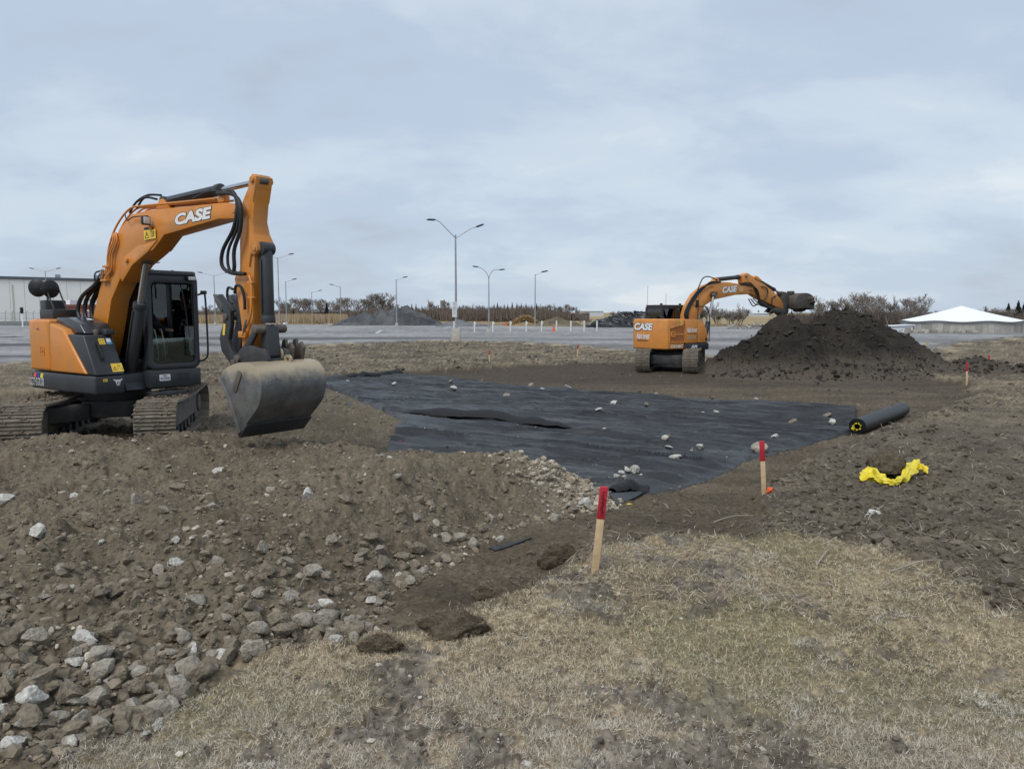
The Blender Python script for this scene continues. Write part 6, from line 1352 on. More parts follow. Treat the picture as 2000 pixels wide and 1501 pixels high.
# small blocks and utility boxes
for (px_, py_, wpx, hpx, mt_, lb, nm, ct) in ((646, 637, 8, 5, m_conc, 'small pale concrete block at the foot of the dark gravel heap', 'concrete_block', 'block'), (556, 634, 5, 4, m_white, 'small white crate beside the lamp pole by the reeds', 'crate', 'crate'), (626, 632, 6, 11, mat('utility_green', (0.11, 0.16, 0.15), 0.6), 'grey-green utility cabinet in front of the reeds', 'utility_cabinet', 'cabinet'), (631, 632, 6, 6, mat('utility_green'), 'low grey-green utility box right of the taller cabinet', 'utility_box', 'cabinet')):
    d_ = 2.1 * F / (py_ - 610); p = at(px_, py_, d_); k = d_ / F; w_, h_ = wpx * k, hpx * k
    b = MB().box((0, 0, h_ / 2), (w_, w_ * 0.8, h_)); b.box((0, 0, h_ + 0.02), (w_ * 1.08, w_ * 0.88, 0.06)); b.box((0, -w_ * 0.41, h_ * 0.5), (w_ * 0.7, 0.03, h_ * 0.7))
    o = b.build(nm, mt_, None, bev=0.02); o.location = (p.x, p.y, hz(p.x, p.y)); tag(o, lb, ct)

def heap(name, lab, cat, cones, x0, x1, y0_, y1_, nx, ny, col0, col1, na, parent=None):
    gx_ = np.linspace(x0, x1, nx); gy_ = np.linspace(y0_, y1_, ny); A_, B_ = np.meshgrid(gx_, gy_); a_, b_ = A_.ravel(), B_.ravel()
    h_ = np.max(np.stack([H_ - s_ * np.hypot(a_ - cx, (b_ - cy)) for cx, cy, H_, s_ in cones]), 0)
    h_ = h_ + na * fbm(a_ * 0.9, b_ * 0.9, 4, hash(name) % 1000 if False else len(name) * 7) * sstep(-0.2, 0.6, h_)
    z_ = -0.3 + np.maximum(h_, -0.2)
    c = mixc(C_(*col0), C_(*col1), 0.5 + 0.8 * fbm(a_ * 0.6, b_ * 0.6, 4, 31) + 0.3 * fbm(a_ * 4, b_ * 1, 2, 33))
    ii = (np.arange(ny - 1)[:, None] * nx + np.arange(nx - 1)[None]).ravel(); q = np.stack([ii, ii + 1, ii + nx + 1, ii + nx], 1)
    q = q[(h_[q] > -0.19).any(1)]; used, inv = np.unique(q, return_inverse=True)
    o = link(name, npmesh(name, np.stack([a_, b_, z_], 1)[used], inv.reshape(-1, 4), m_soilattr, c[used], True))
    return tag(o, lab, cat)
kx = lambda px_, d_: (px_ - CX) / F * d_
heap('gravel_heap', 'low dark gravel heap left of the lamp pole on the lot', 'gravel heap', [(kx(715, 128), 128, 2.1, 0.5), (kx(690, 126), 126, 1.4, 0.4), (kx(745, 130), 130, 2.6, 0.55), (kx(668, 126), 126, 0.8, 0.4)], kx(640, 126), kx(800, 126), 120, 136, 110, 60, (0.055, 0.057, 0.06), (0.13, 0.132, 0.135), 0.45)
heap('gravel_heap', 'taller dark gravel heap right of the lamp pole on the lot', 'gravel heap', [(kx(795, 130), 130, 3.3, 0.52), (kx(812, 129), 129, 2.4, 0.5), (kx(775, 131), 131, 3.0, 0.6), (kx(840, 128), 128, 1.0, 0.4)], kx(735, 130), kx(880, 130), 121, 139, 110, 60, (0.05, 0.052, 0.056), (0.115, 0.117, 0.12), 0.4)
heap('gravel_heap', 'small grey gravel mound behind the signed lamp pole', 'gravel heap', [(kx(895, 118), 118, 1.15, 0.32), (kx(925, 118), 118, 0.7, 0.25)], kx(850, 118), kx(960, 118), 113, 123, 60, 40, (0.10, 0.105, 0.11), (0.18, 0.185, 0.19), 0.15)
heap('earth_mound', 'low brown earth mound right of the tan brush', 'earth mound', [(kx(1085, 122), 122, 1.45, 0.38), (kx(1105, 122), 122, 1.0, 0.33)], kx(1045, 122), kx(1150, 122), 117, 127, 70, 40, (0.10, 0.085, 0.06), (0.21, 0.17, 0.11), 0.4)
# heap of broken dark stone slabs
bx0 = at(1215, 638, 113); rp = empty('slab_heap', (bx0.x, 113, -0.3)); tag(rp, 'heap of broken dark stone slabs behind the far digger', 'stone heap')
def slab_h(x_, y_): return min(2.15, 0.42 * max(0, 5.6 + x_ * 1.0), 0.62 * max(0, 6.5 - abs(y_)))
sm = []
for k in range(5):
    V, Fs = rockv(1, 700 + k, 0.2, 6); V = V * np.array([1, 1, 0.55]); sm.append(npmesh('slab', V, Fs, mat('dark_slab_%d' % (k % 3), ((0.045, 0.047, 0.052), (0.075, 0.078, 0.084), (0.13, 0.13, 0.135))[k % 3], 0.75, var=0.2)))
V, Fs = ico(4); V = V * np.array([6.0, 5.0, 1.6]); V[:, 2] = np.maximum(V[:, 2], -0.2); V[:, 2] *= 1 + 0.1 * fbm(V[:, 0], V[:, 1], 2, 9)
core = link('rubble_core', npmesh('rubble_core', V + [1.2, 1.5, 0], Fs, mat('dark_slab_0')), rp)
for k in range(280):
    x_ = random.uniform(-5.4, 6.6); y_ = random.uniform(-5.8, 0.5)
    z_ = slab_h(x_, y_) * random.uniform(0.82, 1.0)
    if z_ <= 0.02: continue
    o = link('slab', sm[random.randrange(5)], rp); r_ = random.uniform(0.22, 0.55)
    o.scale = (r_, r_ * 0.8, r_ * 0.6); o.location = (x_, y_, z_); o.rotation_euler = (random.uniform(-.7, .7), random.uniform(-.7, .7), random.uniform(0, 6))
# bleached stump and log heap
lp = empty('log_heap', (at(1475, 640, 100).x, 100, -0.3)); tag(lp, 'tangle of bleached logs and roots left of the soil heap', 'log pile')
for k in range(46):
    a = random.uniform(0, 6.28); x_ = random.uniform(-3.6, 3.0); z_ = random.uniform(0.1, 0.7) * (1 - abs(x_) / 5); ll = random.uniform(0.5, 1.6)
    dv = Vector((math.cos(a), 0.6 * math.sin(a), random.uniform(-0.2, 1.0))).normalized() * ll
    c_ = Vector((x_, random.uniform(-1, 1), z_ + 0.15)); P_ = catmull([c_ - dv * 0.5, c_ + Vector((0, 0, random.uniform(-.12, .12))), c_ + dv * 0.5], 3)
    MB().tube(P_, [random.uniform(0.05, 0.11) * (1 - 0.1 * i) for i in range(len(P_))], 6).build('log', mat('bleached_wood_%d' % (k % 2), ((0.50, 0.47, 0.43), (0.27, 0.24, 0.21))[k % 2], 0.9), lp)

# ------------------------------------------------------------------ round tank store on the right
dT = 80.0; kT = dT / F
tr = 6.05; tcx = kx(1874, dT + tr); tz = -0.3
tk = empty('round_store', (tcx, dT + tr, tz)); tag(tk, 'round concrete store with a white peaked roof at the right', 'storage tank')
wall_h = 22 * kT * 1.0
m_panel = [mat('tank_panel_%d' % i, c, 0.9, var=0.15, scale=1.5, dirt=(0.25, 0.235, 0.2), dirt_amt=0.35, dirt_scale=1.2) for i, c in enumerate(((0.30, 0.285, 0.25), (0.37, 0.35, 0.315), (0.44, 0.42, 0.385)))]
npan = 64
for k in range(npan):
    a0 = 2 * PI * k / npan; a1 = 2 * PI * (k + 0.965) / npan
    if math.sin((a0 + a1) / 2) > 0.35: continue
    P_ = [(tr * math.cos(a0), tr * math.sin(a0)), (tr * math.cos(a1), tr * math.sin(a1)), ((tr - 0.15) * math.cos(a1), (tr - 0.15) * math.sin(a1)), ((tr - 0.15) * math.cos(a0), (tr - 0.15) * math.sin(a0))]
    MB().prism(P_, -0.1, wall_h * 0.80, 'z').build('wall_panel', random.choice(m_panel), tk, smooth=False)
MB().prism(arc(0, 0, tr - 0.10, 0, 357, 96), -0.1, wall_h * 0.99, 'z').build('wall_core', mat('pale_band', (0.55, 0.57, 0.58), 0.7), tk)
V = []; nr, na = 12, 120; apex = 53.5 * kT
for i in range(nr + 1):
    t = i / nr
    for k in range(na):
        a = 2 * PI * k / na; ridge = 0.5 + 0.5 * math.cos(a * 8 + 0.9)
        r_ = tr * 1.03 * t
        z_ = apex - (apex - wall_h * 1.02) * (t ** 0.97) - 0.06 * math.sin(PI * min(t, 1)) + 0.12 * t * (ridge - 0.5) * (0.5 + 0.5 * t)
        V.append((r_ * math.cos(a), r_ * math.sin(a), z_))
MB().add(V, [(i * na + k, i * na + (k + 1) % na, (i + 1) * na + (k + 1) % na, (i + 1) * na + k) for i in range(nr) for k in range(na)]).build('roof', mat('white_membrane', (0.86, 0.88, 0.90), 0.6, var=0.03), tk)
V = [(tr * 1.03 * math.cos(2 * PI * k / na), tr * 1.03 * math.sin(2 * PI * k / na), wall_h * 1.02 + 0.06 * math.cos(2 * PI * k / na * 8 + 0.9) - dz) for dz in (0.02, 0.12) for k in range(na)]
MB().add(V, [(k, (k + 1) % na, na + (k + 1) % na, na + k) for k in range(na)]).build('roof_edge', mat('dark_trim', (0.12, 0.12, 0.12), 0.7), tk)
an = empty('lean_to_shed', (kx(1757, dT + 2), dT + 2.2, tz)); tag(an, 'low white lean-to shed against the round store', 'shed')
wA = 30 * kT
MB().prism([(-wA, 0), (wA * 0.98, 0), (wA * 0.98, 14 * kT), (-wA, 11.5 * kT)], 0, 2.2, 'y').build('wall', mat('shed_white', (0.58, 0.61, 0.64), 0.7), an)
MB().prism([(-wA - 0.1, 11.6 * kT), (wA, 14.2 * kT), (wA, 15.2 * kT), (-wA - 0.1, 12.4 * kT)], -0.15, 2.3, 'y').build('roof', mat('shed_roof', (0.72, 0.75, 0.78), 0.6), an)
MB().box((wA * 0.93, -0.02, 6 * kT), (0.12, 0.06, 11 * kT)).build('post', mat('dark_trim'), an)
for i in range(12):
    px_ = 1776 + i * 11.6 + random.uniform(-2, 2); hpx = random.choice((6, 8, 9, 11)); wpx = random.choice((8, 10, 12))
    jb = MB(); w_, h_ = wpx * kT, hpx * kT; kind = i % 3
    if kind == 0: jb.prism([(-w_ * 0.55, 0), (w_ * 0.55, 0), (w_ * 0.3, h_ * 0.35), (w_ * 0.16, h_), (-w_ * 0.16, h_), (-w_ * 0.3, h_ * 0.35)], 0, 0.8, 'y')
    elif kind == 1: jb.box((0, 0.4, h_ * 0.4), (w_, 0.8, h_ * 0.8)); jb.box((0, 0.4, h_ * 0.84), (w_ * 0.4, 0.3, h_ * 0.1))
    else: jb.prism([(-w_ * 0.5, 0), (w_ * 0.5, 0), (w_ * 0.45, h_ * 0.9), (-w_ * 0.45, h_ * 0.75)], 0, 0.7, 'y')
    o = jb.build('barrier_block', mat('block_grey_%d' % (i % 2), ((0.24, 0.225, 0.195), (0.36, 0.34, 0.30))[i % 2], 0.9, var=0.2), None, bev=0.03)
    o.location = (kx(px_, dT - 1.2), dT - 1.2, hz(kx(px_, dT - 1.2), dT - 1.2) - 0.03); o.rotation_euler = (0, 0, random.uniform(-0.4, 0.4))
    tag(o, 'concrete block stored before the round store, %s from the left' % ('first second third fourth fifth sixth seventh eighth ninth tenth eleventh twelfth'.split()[i]), 'concrete block', 'concrete blocks before the round store')
# yellow marker flag
p = gp(1808, 690); rt = empty('marker_flag', p); tag(rt, 'small yellow marker flag on a wire near the right soil slope', 'flag')
MB().tube([(0, 0, 0), (0, 0, 0.62)], 0.012, 6).build('wire', m_galv, rt)
MB().add([(0, 0, 0.60), (0.14, 0.0, 0.55), (0.12, 0.04, 0.40), (0, 0, 0.38), (0, 0.012, 0.60), (0.14, 0.012, 0.55), (0.12, 0.052, 0.40), (0, 0.012, 0.38)], [(0, 1, 2, 3), (7, 6, 5, 4), (0, 4, 5, 1), (1, 5, 6, 2), (2, 6, 7, 3), (3, 7, 4, 0)]).build('flag', mat('flag_yellow', (0.62, 0.52, 0.14), 0.6), rt)

# ------------------------------------------------------------------ warehouse, office and fence at the left
gz = -0.3
wh = empty('warehouse', (kx(-60, 150), 150, gz)); tag(wh, 'long white warehouse with a dark roof edge at the left', 'building')
A0 = Vector((kx(-300, 142), 142, 0)) - Vector((wh.location.x, wh.location.y, 0)); A1 = Vector((kx(214, 172), 172, 0)) - Vector((wh.location.x, wh.location.y, 0))
dW = (A1 - A0); LW = dW.length; MW = frame(A0, dW, (0, 0, 1)); hW = 8.9
m_ww = mat('warehouse_white', (0.86, 0.88, 0.88), 0.75, var=0.04, scale=0.2)
npn = 17
for k in range(npn):
    MB().box(((k + 0.5) * LW / npn, hW / 2, -2), (LW / npn - 0.05, hW, 4.0), MW).build('wall_panel', m_ww, wh, smooth=False)
MB().box((LW / 2, hW / 2, -12), (LW - 0.4, hW - 0.3, 19), MW).build('wall', m_ww, wh, smooth=False)
MB().box((LW / 2, hW + 0.25, -1.9), (LW + 0.3, 0.6, 4.4), MW).build('roof_edge', mat('slate_trim', (0.10, 0.12, 0.15), 0.6), wh, smooth=False)
for fx, hh_ in ((0.53, 1.6), (0.56, 1.5), (0.80, 0.8), (0.97, 0.9)): MB().box((LW * fx, hW + 0.5 + hh_ / 2, -2.5), (1.0 if hh_ < 1 else 0.12, hh_, 0.3), MW).build('roof_vent', m_galv, wh)
for fx in (0.60,): MB().box((LW * fx, hW * 0.45, 0.02), (0.3, hW * 0.85, 0.06), MW).build('downpipe', mat('pipe_beige', (0.55, 0.52, 0.47), 0.7), wh)
MB().box((LW * 0.985, hW * 0.55, 0.03), (8, 0.25, 0.08), MW).build('ledge', m_galv, wh)
of = empty('brick_office', (kx(158, 140), 140, gz)); tag(of, 'small red brick office with white framed windows beside the warehouse', 'building')
m_brick = mat('red_brick', (0.24, 0.075, 0.055), 0.85, var=0.2, scale=4)
MB().box((0, 3, 1.55), (11, 6, 3.1)).build('wall', m_brick, of); MB().box((0.4, 3, 3.3), (11.4, 6.4, 0.45)).build('parapet', mat('brick_dark', (0.17, 0.055, 0.045), 0.85), of)
MB().box((-3.5, 2.8, 3.9), (2.4, 3, 0.9)).build('roof_unit', m_ww, of)
for x_ in (-4.2, -1.2, 1.8, 4.4):
    wn = MB().ring(rrect(x_ - 0.75, x_ + 0.75, 0.7, 2.5, 0.02, 1), rrect(x_ - 0.6, x_ + 0.6, 0.85, 2.35, 0.02, 1), -0.06, 0.1, 'y').build('window', m_ww, of, smooth=False)
    MB().box((x_, 0.03, 1.6), (1.24, 0.03, 1.5)).build('pane', mat('dark_pane', (0.03, 0.045, 0.05), 0.1), wn)
    MB().box((x_, -0.02, 1.6), (0.05, 0.05, 1.5)).build('glazing_bar', m_ww, wn); MB().box((x_, -0.025, 1.6), (1.24, 0.05, 0.05)).build('glazing_bar', m_ww, wn)
dk = MB().box((0, 0, 0.35), (34, 3, 0.5)); dk.box((0, 0, 0.05), (33, 2.4, 0.3)); o = dk.build('loading_dock', mat('dock_grey', (0.17, 0.19, 0.18), 0.8)); o.location = (kx(60, 132), 132, gz); tag(o, 'low dark loading dock wall behind the fence', 'dock')
fc = empty('chain_fence', (kx(-40, 118), 118, gz)); tag(fc, 'chain link fence with angled tops in front of the warehouse', 'fence')
rail = MB(); nP = 26
for k in range(nP):
    x_ = k * 1.06
    MB().tube([(x_, 0, 0), (x_, 0, 2.0), (x_ + 0.22, 0, 2.4)], 0.045, 6).build('post', m_galv, fc)
for z_ in (2.0, 1.2): MB().tube([(0, 0, z_), ((nP - 1) * 1.06, 0, z_)], 0.028, 5).build('rail', m_galv, fc)
net = MB()
for k in range(int((nP - 1) * 1.06 / 0.16)):
    for s_ in (1, -1):
        x_ = k * 0.16; xe = x_ + s_ * 1.9
        if 0 <= xe <= (nP - 1) * 1.06: net.tube([(x_, 0.02, 0.05), (xe, 0.02, 1.95)], 0.005, 3, False)
net.build('wire_mesh', m_galv, fc)['kind'] = 'stuff'
sg = empty('signal_post', (kx(47, 112), 112, gz)); tag(sg, 'dark dock signal light on a white post behind the near digger', 'signal light')
MB().tube([(0, 0, 0), (0, 0, 1.9)], 0.09, 8).build('post', m_ww, sg)
sh = MB().box((0, 0, 2.4), (0.32, 0.3, 0.9)).build('signal_head', m_black, sg, bev=0.04)
for z_ in (2.2, 2.6): MB().tube([(0, -0.12, z_), (0, -0.32, z_)], 0.13, 12).build('hood', m_black, sh)
# puddle ice patch on the lot
p = gp(10, 658)
tag(MB().add([(p.x + 2.6 * math.cos(a) * (1 + 0.2 * math.sin(3 * a)) - 1.5, p.y + 1.6 * math.sin(a), hz(p.x, p.y) + 0.05) for a in np.linspace(0, 2 * PI, 28)[:-1]], [tuple(range(27))]).build('puddle', mat('wet_puddle', (0.25, 0.27, 0.30), 0.06, var=0.05)), 'shallow bright puddle on the lot at the left', 'puddle', kind='structure')

# ------------------------------------------------------------------ trees
m_bark = mat('bare_bark', (0.165, 0.145, 0.128), 0.9, var=0.2, scale=0.8)
m_twig = mat('bare_twigs', (0.215, 0.188, 0.165), 0.9, var=0.25, scale=0.6)
m_fir = mat('fir_needles', (0.018, 0.027, 0.018), 0.9, var=0.4, scale=1.2)
def bare_tree(seed, spread=0.6, multi=1):
    rd = random.Random(seed); tr_ = MB(); tw_ = MB()
    def grow(p, d, ln, r, lv):
        n = 3; pts = [p]; q = Vector(p); dd = Vector(d)
        for i in range(n):
            dd = (dd + Vector((rd.uniform(-1, 1), rd.uniform(-1, 1), rd.uniform(-0.2, 0.5))) * 0.13).normalized(); q = q + dd * ln / n; pts.append(Vector(q))
        rr = [r * (1 - 0.4 * i / n) for i in range(n + 1)]
        (tr_ if lv < 2 else tw_).tube(pts, rr, 5 if lv < 2 else 3, False)
        if lv >= 4: return
        for k in range((3, 4, 4, 4)[lv] + (1 if rd.random() < 0.5 else 0)):
            t = rd.uniform(0.35, 1.0); b_ = pts[0].lerp(pts[-1], t); ax = Vector((rd.gauss(0, 1), rd.gauss(0, 1), 0)).normalized()
            nd = (dd * (1 - spread * 0.55) + ax * spread + Vector((0, 0, 0.25))).normalized()
            grow(b_, nd, ln * rd.uniform(0.5, 0.72), max(r * 0.5, 0.0035), lv + 1)
    for m_i in range(multi):
        grow(Vector((0, 0, -0.02)) if multi == 1 else Vector((rd.uniform(-.05, .05), rd.uniform(-.05, .05), -0.02)), Vector((rd.uniform(-.15, .15) * multi, rd.uniform(-.15, .15) * multi, 1)).normalized(), rd.uniform(0.36, 0.46), 0.020 / math.sqrt(multi), 0)
    a = tr_.build('trunk', m_bark, None, smooth=False); b = tw_.build('crown', m_twig, None, smooth=False)
    d1, d2 = a.data, b.data; zt = max(v.co.z for v in d2.vertices)
    for me in (d1, d2):
        me.transform(Matrix.Diagonal((1 / zt, 1 / zt, 1 / zt, 1)))
    bpy.data.objects.remove(a); bpy.data.objects.remove(b)
    return d1, d2
def fir(seed):
    rd = random.Random(seed); tr_ = MB().tube([(0, 0, 0), (0, 0, 0.95)], [0.02, 0.004], 6); cr = MB()
    for i in range(46):
        t = i / 45; z_ = 0.06 + 0.92 * t; r_ = 0.22 * (1 - t) ** 0.9 * rd.uniform(0.75, 1.2) + 0.01
        for k in range(9):
            a = rd.uniform(0, 6.28); dr_ = Vector((math.cos(a), math.sin(a), 0)); sd2 = Vector((-math.sin(a), math.cos(a), 0)); l_ = r_ * rd.uniform(0.7, 1.1)
            b_ = Vector((0, 0, z_)); e_ = b_ + dr_ * l_ + Vector((0, 0, -l_ * rd.uniform(0.1, 0.5))); wv = 0.03 + l_ * 0.2
            cr.add([b_ + Vector((0, 0, 0.012)), b_ + dr_ * l_ * 0.6 + sd2 * wv, e_, b_ + dr_ * l_ * 0.6 - sd2 * wv, b_ + dr_ * l_ * 0.5 - Vector((0, 0, wv * 0.9))], [(0, 1, 2), (0, 2, 3), (0, 4, 2)])
    a = tr_.build('trunk', m_bark, None); b = cr.build('crown', m_fir, None, smooth=False); d1, d2 = a.data, b.data
    bpy.data.objects.remove(a); bpy.data.objects.remove(b); return d1, d2
BT = [bare_tree(20 + k, 0.5 + 0.06 * k) for k in range(5)]; BS = [bare_tree(60 + k, 0.75, 4) for k in range(3)]; FT = [fir(80 + k) for k in range(3)]
ORD = 'first second third fourth fifth sixth seventh eighth ninth tenth eleventh twelfth thirteenth fourteenth fifteenth sixteenth seventeenth eighteenth nineteenth twentieth twenty-first twenty-second twenty-third twenty-fourth twenty-fifth twenty-sixth'.split()
def tree(px_, ptop, d_, kind, lab, group, wide=1.0, zb=None):
    meshes = {'bare': BT, 'shrub': BS, 'fir': FT}[kind]; m1, m2 = random.choice(meshes)
    z0 = gz if zb is None else zb; top = ZC + (610 - ptop) * d_ / F; h_ = top - z0
    rt = empty('conifer_tree' if kind == 'fir' else ('bare_shrub' if kind == 'shrub' else 'bare_tree'), (kx(px_, d_), d_, z0), random.uniform(0, 6.28))
    for nm, me in (('trunk', m1), ('crown', m2)):
        o = link(nm, me, rt); o.scale = (h_ * wide, h_ * wide, h_)
    return tag(rt, lab, 'shrub' if kind == 'shrub' else 'tree', group)
# left and middle tree line
gL = 'bare trees of the far left tree line'
xs = [402, 412, 430, 445, 548, 556, 566, 574, 583, 592, 600, 608, 617, 626, 636, 646, 655, 663, 672, 681, 690, 699, 708, 716]
for i, px_ in enumerate(xs):
    tree(px_ + random.uniform(-2, 2), (592 if px_ < 460 else 581) + random.uniform(-3, 4), random.uniform(215, 250), 'bare', 'leafless tree in the far tree line left of the gravel heaps, %s from the left' % ORD[i], gL, 1.1)
for px_, t_ in ((728, 569), (733, 575), (722, 577), (740, 580), (756, 570), (752, 580), (762, 582), (748, 584), (770, 586), (842, 588), (850, 583), (876, 586)): tree(px_, t_, 225, 'bare', 'leafless tree rising behind the dark gravel heaps, %s from the left' % ORD[sorted((728, 733, 722, 740, 756, 752, 762, 748, 770, 842, 850, 876)).index(px_)], 'bare trees behind the gravel heaps', 1.0)
for i, px_ in enumerate((905, 913, 922, 932, 942, 962, 972, 1010, 1020, 1058, 1066, 1073, 1082, 1094, 1102)): tree(px_ + random.uniform(-2, 2), 593 + random.uniform(-2, 4), 230, 'bare', 'leafless tree in the far tree line behind the bollards, %s from the left' % ORD[i], 'bare trees behind the bollards', 1.0)
for px_, t_, lb in ((1113, 597, 'lone bare tree left of the slab heap, left of two'), (1120, 599, 'lone bare tree left of the slab heap, right of two')): tree(px_, t_, 190, 'bare', lb, None, 1.2)
for i in range(34):
    px_ = 785 + i * 9.4 + random.uniform(-3, 3)
    if 880 < px_ < 897: continue
    tree(px_, 597 - 8 * math.exp(-((px_ - 1010) / 45) ** 2) - 4 * math.exp(-((px_ - 800) / 25) ** 2) + random.uniform(-3, 4), random.uniform(236, 262), 'fir', 'dark conifer in the row behind the brown brush', 'conifers behind the brush', 0.75)
for px_, t_, lb in ((640, 589, 'dark spruce standing among bare trees at the left'), (575, 604, 'low dark conifer left of the far houses'), (628, 603, 'low dark conifer before the far houses'), (1048, 592, 'dense dark conifer behind the single lamp pole')): tree(px_, t_, 195, 'fir', lb, None, 0.9)
# right side trees
gR = 'bare trees behind the soil heap'
for px_, t_ in ((1592, 588), (1604, 576), (1613, 582), (1624, 584), (1636, 575), (1645, 578), (1656, 570), (1664, 572), (1676, 568), (1686, 574), (1694, 571), (1706, 575), (1716, 577), (1726, 580), (1734, 572), (1742, 575), (1752, 580), (1764, 583), (1783, 573), (1776, 580), (1792, 579)): tree(px_, t_, random.uniform(112, 126), 'bare', 'leafless tree behind the black soil heap, %s from the left' % ORD[sorted((1592, 1604, 1613, 1624, 1636, 1645, 1656, 1664, 1676, 1686, 1694, 1706, 1716, 1726, 1734, 1742, 1752, 1764, 1783, 1776, 1792)).index(px_)], gR, 0.95)
for i, (px_, t_) in enumerate(((1372, 594), (1383, 591), (1396, 588), (1404, 600), (1446, 591), (1438, 600), (1420, 603), (1432, 608))): tree(px_, t_, random.uniform(116, 124), 'bare' if i in (1, 2, 4) else 'shrub', ('leafless tree behind the far digger boom, %s of three' % {1: 'left', 2: 'middle', 4: 'right'}[i]) if i in (1, 2, 4) else 'leafless shrub at the lot edge behind the far digger boom', None if i in (1, 2, 4) else 'shrubs behind the far digger boom', 1.15)
for px_, t_, lb in ((1714, 594, 'dark cedar among the bare trees right of the soil heap, left of three'), (1692, 598, 'small dark cedar behind the soil heap top'), (1795, 600, 'dark cedar beside the white roof'), (1921, 597, 'slim spruce behind the right slope of the white roof'), (1965, 591, 'broad spruce right of the white roof'), (1984, 586, 'tall dark pine at the right edge, left of two'), (1996, 588, 'tall dark pine at the right edge, right of two')): tree(px_, t_, 128, 'fir', lb, None, 1.25 if px_ > 1950 else 1.0)
for i in range(16): tree(1800 + i * 14 + random.uniform(-4, 4), 606 - 6 * (i > 8) + random.uniform(-3, 3), random.uniform(125, 140), 'shrub', 'leafless shrub behind the white roof, %s from the left' % ORD[i], 'brush behind the round store', 1.3)
for i in range(14): tree(1250 + i * 9 + random.uniform(-4, 4), 608 + random.uniform(-2, 2), 190, 'shrub', 'low brush on the skyline behind the far digger', 'brush on the skyline', 1.2)
tree(1145, 614, 119, 'shrub', 'small leafless shrub beside the slab heap', None, 1.2); tree(1134, 606, 150, 'bare', 'slim bare tree between the earth mound and the slab heap', None, 1.0)

# masses of brush and reeds
def thicket(name, segs, n, hgt, col, label, wd, cat, lean=0.25):
    """segs: (px0, px1, d0, d1, top px)"""
    P_, H_, W_ = [], [], []
    tot = sum(s_[1] - s_[0] for s_ in segs)
    for (a, b, d0, d1, tp) in segs:
        k = int(n * (b - a) / tot); d_ = rng.uniform(d0, d1, k); x_ = (rng.uniform(a, b, k) - CX) / F * d_
        P_.append(np.stack([x_, d_, np.full(k, gz)], 1)); H_.append((ZC + (610 - tp) * d_ / F - gz) * rng.uniform(0.45, 1.05, k) * (1 + 0.18 * fbm(x_ * 0.3, d_ * 0.1, 2, 8)))
    P_ = np.concatenate(P_); H_ = np.concatenate(H_); k = len(P_)
    az = rng.uniform(0, 2 * PI, k); ln = rng.uniform(0, lean, k)
    top = P_ + np.stack([np.cos(az) * ln * H_, np.sin(az) * ln * H_, H_], 1)
    b0 = P_ + np.stack([np.zeros(k), np.zeros(k), H_ * rng.uniform(0, 0.35, k)], 1)
    w2 = np.stack([np.full(k, wd), np.zeros(k), np.zeros(k)], 1) * rng.uniform(0.5, 1.4, (k, 1))
    V = np.stack([b0 - w2, b0 + w2, top], 1).reshape(-1, 3); Fs = np.arange(k * 3).reshape(-1, 3)
    cc = np.repeat(np.array([col]) * rng.uniform(0.6, 1.4, (k, 1)), 3, axis=0)
    o = link(name, npmesh(name, V, Fs, m_blade, cc)); return tag(o, label, cat, None, 'stuff')
thicket('brush', [(380, 560, 205, 225, 604), (540, 740, 205, 225, 603), (720, 880, 195, 215, 600), (860, 1000, 180, 215, 601), (960, 1060, 170, 200, 598), (1050, 1110, 175, 200, 604), (1100, 1150, 190, 210, 609)], 30000, 2, (0.135, 0.104, 0.085), 'brown leafless undergrowth along the far tree line', 0.10, 'brush')
thicket('brush', [(1585, 1790, 116, 128, 606), (1530, 1600, 116, 122, 607), (1770, 2120, 122, 135, 608)], 14000, 2, (0.12, 0.10, 0.085), 'brown leafless undergrowth along the right tree line', 0.055, 'brush')
thicket('reeds', [(330, 560, 145, 185, 614), (540, 680, 142, 190, 612)], 22000, 1.5, (0.33, 0.255, 0.165), 'tan dry reeds beyond the lot at the left', 0.06, 'reeds', 0.12)
thicket('dry_grass', [(905, 1010, 126, 135, 631), (1110, 1180, 120, 135, 633), (1270, 1580, 118, 122, 632)], 9000, 0.5, (0.36, 0.28, 0.17), 'strip of dry grass along the back of the lot', 0.05, 'grass', 0.4)
# tan grass clump on a mound
k = 5000; a = rng.normal(0, 0.36, k).clip(-1, 1); b = rng.uniform(-1, 1, k)
cxm = kx(1026, 124)
Pm = np.stack([cxm + a * 3.0, 124 + b * 1.4, gz + 1.1 * np.exp(-(a / 0.55) ** 2)], 1)
blades('reed_mound', Pm - [0, 0, 0.2], rng.uniform(0.5, 1.2, k), np.full(k, 0.07), np.array([[0.42, 0.29, 0.15]]) * rng.uniform(0.55, 1.3, (k, 1)), (0.0, 0.7), 'mound of tan dry reeds beside the single lamp pole', 'reeds')
heap('reed_mound_earth', 'low earth under the tan reeds', 'earth mound', [(cxm, 124, 1.15, 0.42)], cxm - 4, cxm + 4, 121, 128, 40, 24, (0.20, 0.15, 0.08), (0.34, 0.25, 0.14), 0.1)

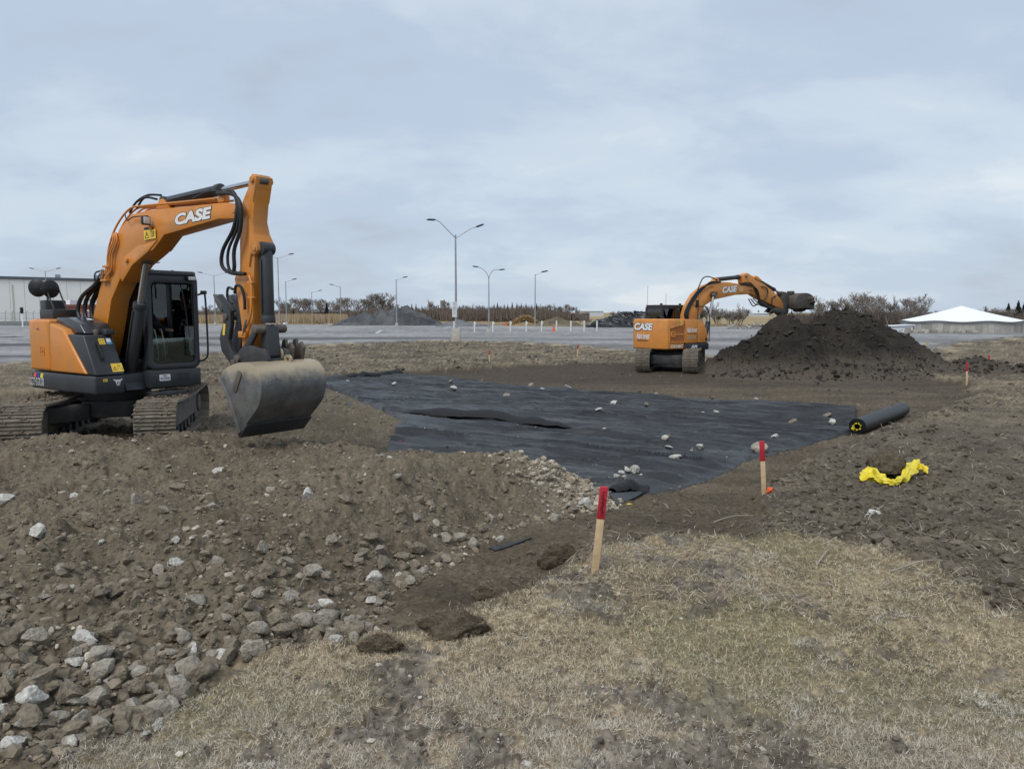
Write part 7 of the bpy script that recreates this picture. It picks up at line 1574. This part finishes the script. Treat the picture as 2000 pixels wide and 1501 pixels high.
# far houses, silo, barns
m_roofd = mat('far_roof', (0.085, 0.08, 0.085), 0.8, var=0.1); m_far = mat('far_wall', (0.15, 0.145, 0.145), 0.8)
def house(px_, d_, wpx, ewpx, rpx, lab):
    k = d_ / F; w_ = wpx * k; e_ = ewpx * k; r_ = rpx * k
    rt = empty('far_house', (kx(px_, d_), d_, gz)); tag(rt, lab, 'house')
    hb = 2.1 + e_
    MB().box((0, 3, hb / 2), (w_, 6, hb)).build('wall', m_far, rt, smooth=False)
    MB().prism([(-0.5, hb), (6.5, hb), (3, hb + r_)], -w_ / 2 - 0.4, w_ / 2 + 0.4, 'x' if False else 'y', Matrix(((0, 1, 0, 0), (1, 0, 0, 0), (0, 0, 1, 0), (0, 0, 0, 1)))).build('roof', m_roofd, rt, smooth=False)
    for s_ in (-0.28, 0.22): MB().box((w_ * s_, -0.03, hb * 0.55), (0.9, 0.08, 1.0)).build('window', mat('dark_pane'), rt, smooth=False)
house(603, 210, 16, 0.5, 5.5, 'dark gabled house far behind the reeds, left one'); house(622, 205, 18, 0.5, 4, 'low dark house far behind the reeds, middle one'); house(655, 208, 34, 1.0, 3.5, 'long dark roofed house far behind the reeds, right one')
ds = 300; si = empty('silo', (kx(865.5, ds), ds, gz)); tag(si, 'grey silo with a pale dome behind the tree line', 'silo')
hs_ = 2.1 + 23 * ds / F; MB().tube([(0, 0, 0), (0, 0, hs_)], 0.95, 20).build('shaft', mat('silo_grey', (0.19, 0.185, 0.18), 0.8), si)
MB().tube([(0, 0, hs_), (0, 0, hs_ + 0.5), (0, 0, hs_ + 0.8), (0, 0, hs_ + 0.95)], [0.97, 0.8, 0.5, 0.1], 20).build('dome', mat('silo_dome', (0.55, 0.56, 0.56), 0.6), si)
for px_, w_, tp, lb in ((1155, 44, 603, 'long pale barn on the horizon left of the far digger'), (1172, 12, 605, 'small white barn on the horizon left of the far digger'), (1486, 34, 612, 'pale farm buildings on the horizon under the far arm'), (1474, 9, 608, 'small dark farm house on the horizon under the far arm')):
    d_ = 420 + 30 * (w_ < 20); k = d_ / F; rt = empty('far_barn', (kx(px_, d_), d_, gz)); tag(rt, lb, 'barn'); hb = ZC + (610 - tp) * k - gz
    hb = max(hb, 2.2)
    MB().box((0, 4, hb * 0.35), (w_ * k, 8, hb * 0.7)).build('wall', mat('barn_white', (0.50, 0.53, 0.55), 0.7), rt, smooth=False)
    MB().prism([(-0.4, hb * 0.7), (8.4, hb * 0.7), (4, hb)], -w_ * k / 2, w_ * k / 2, 'y', Matrix(((0, 1, 0, 0), (1, 0, 0, 0), (0, 0, 1, 0), (0, 0, 0, 1)))).build('roof', mat('barn_roof', (0.55, 0.58, 0.60), 0.6), rt, smooth=False)
for i in range(26): tree(1120 + i * 22 + random.uniform(-8, 8), 606 + random.uniform(-1.5, 2), random.uniform(400, 470), random.choice(('shrub', 'bare', 'fir')), 'tiny tree on the far horizon', 'trees on the far horizon', 1.5)

for o in list(bpy.data.objects):
    if o.type == 'MESH' and o.parent is None and 'label' not in o: print('UNLABELLED', o.name)
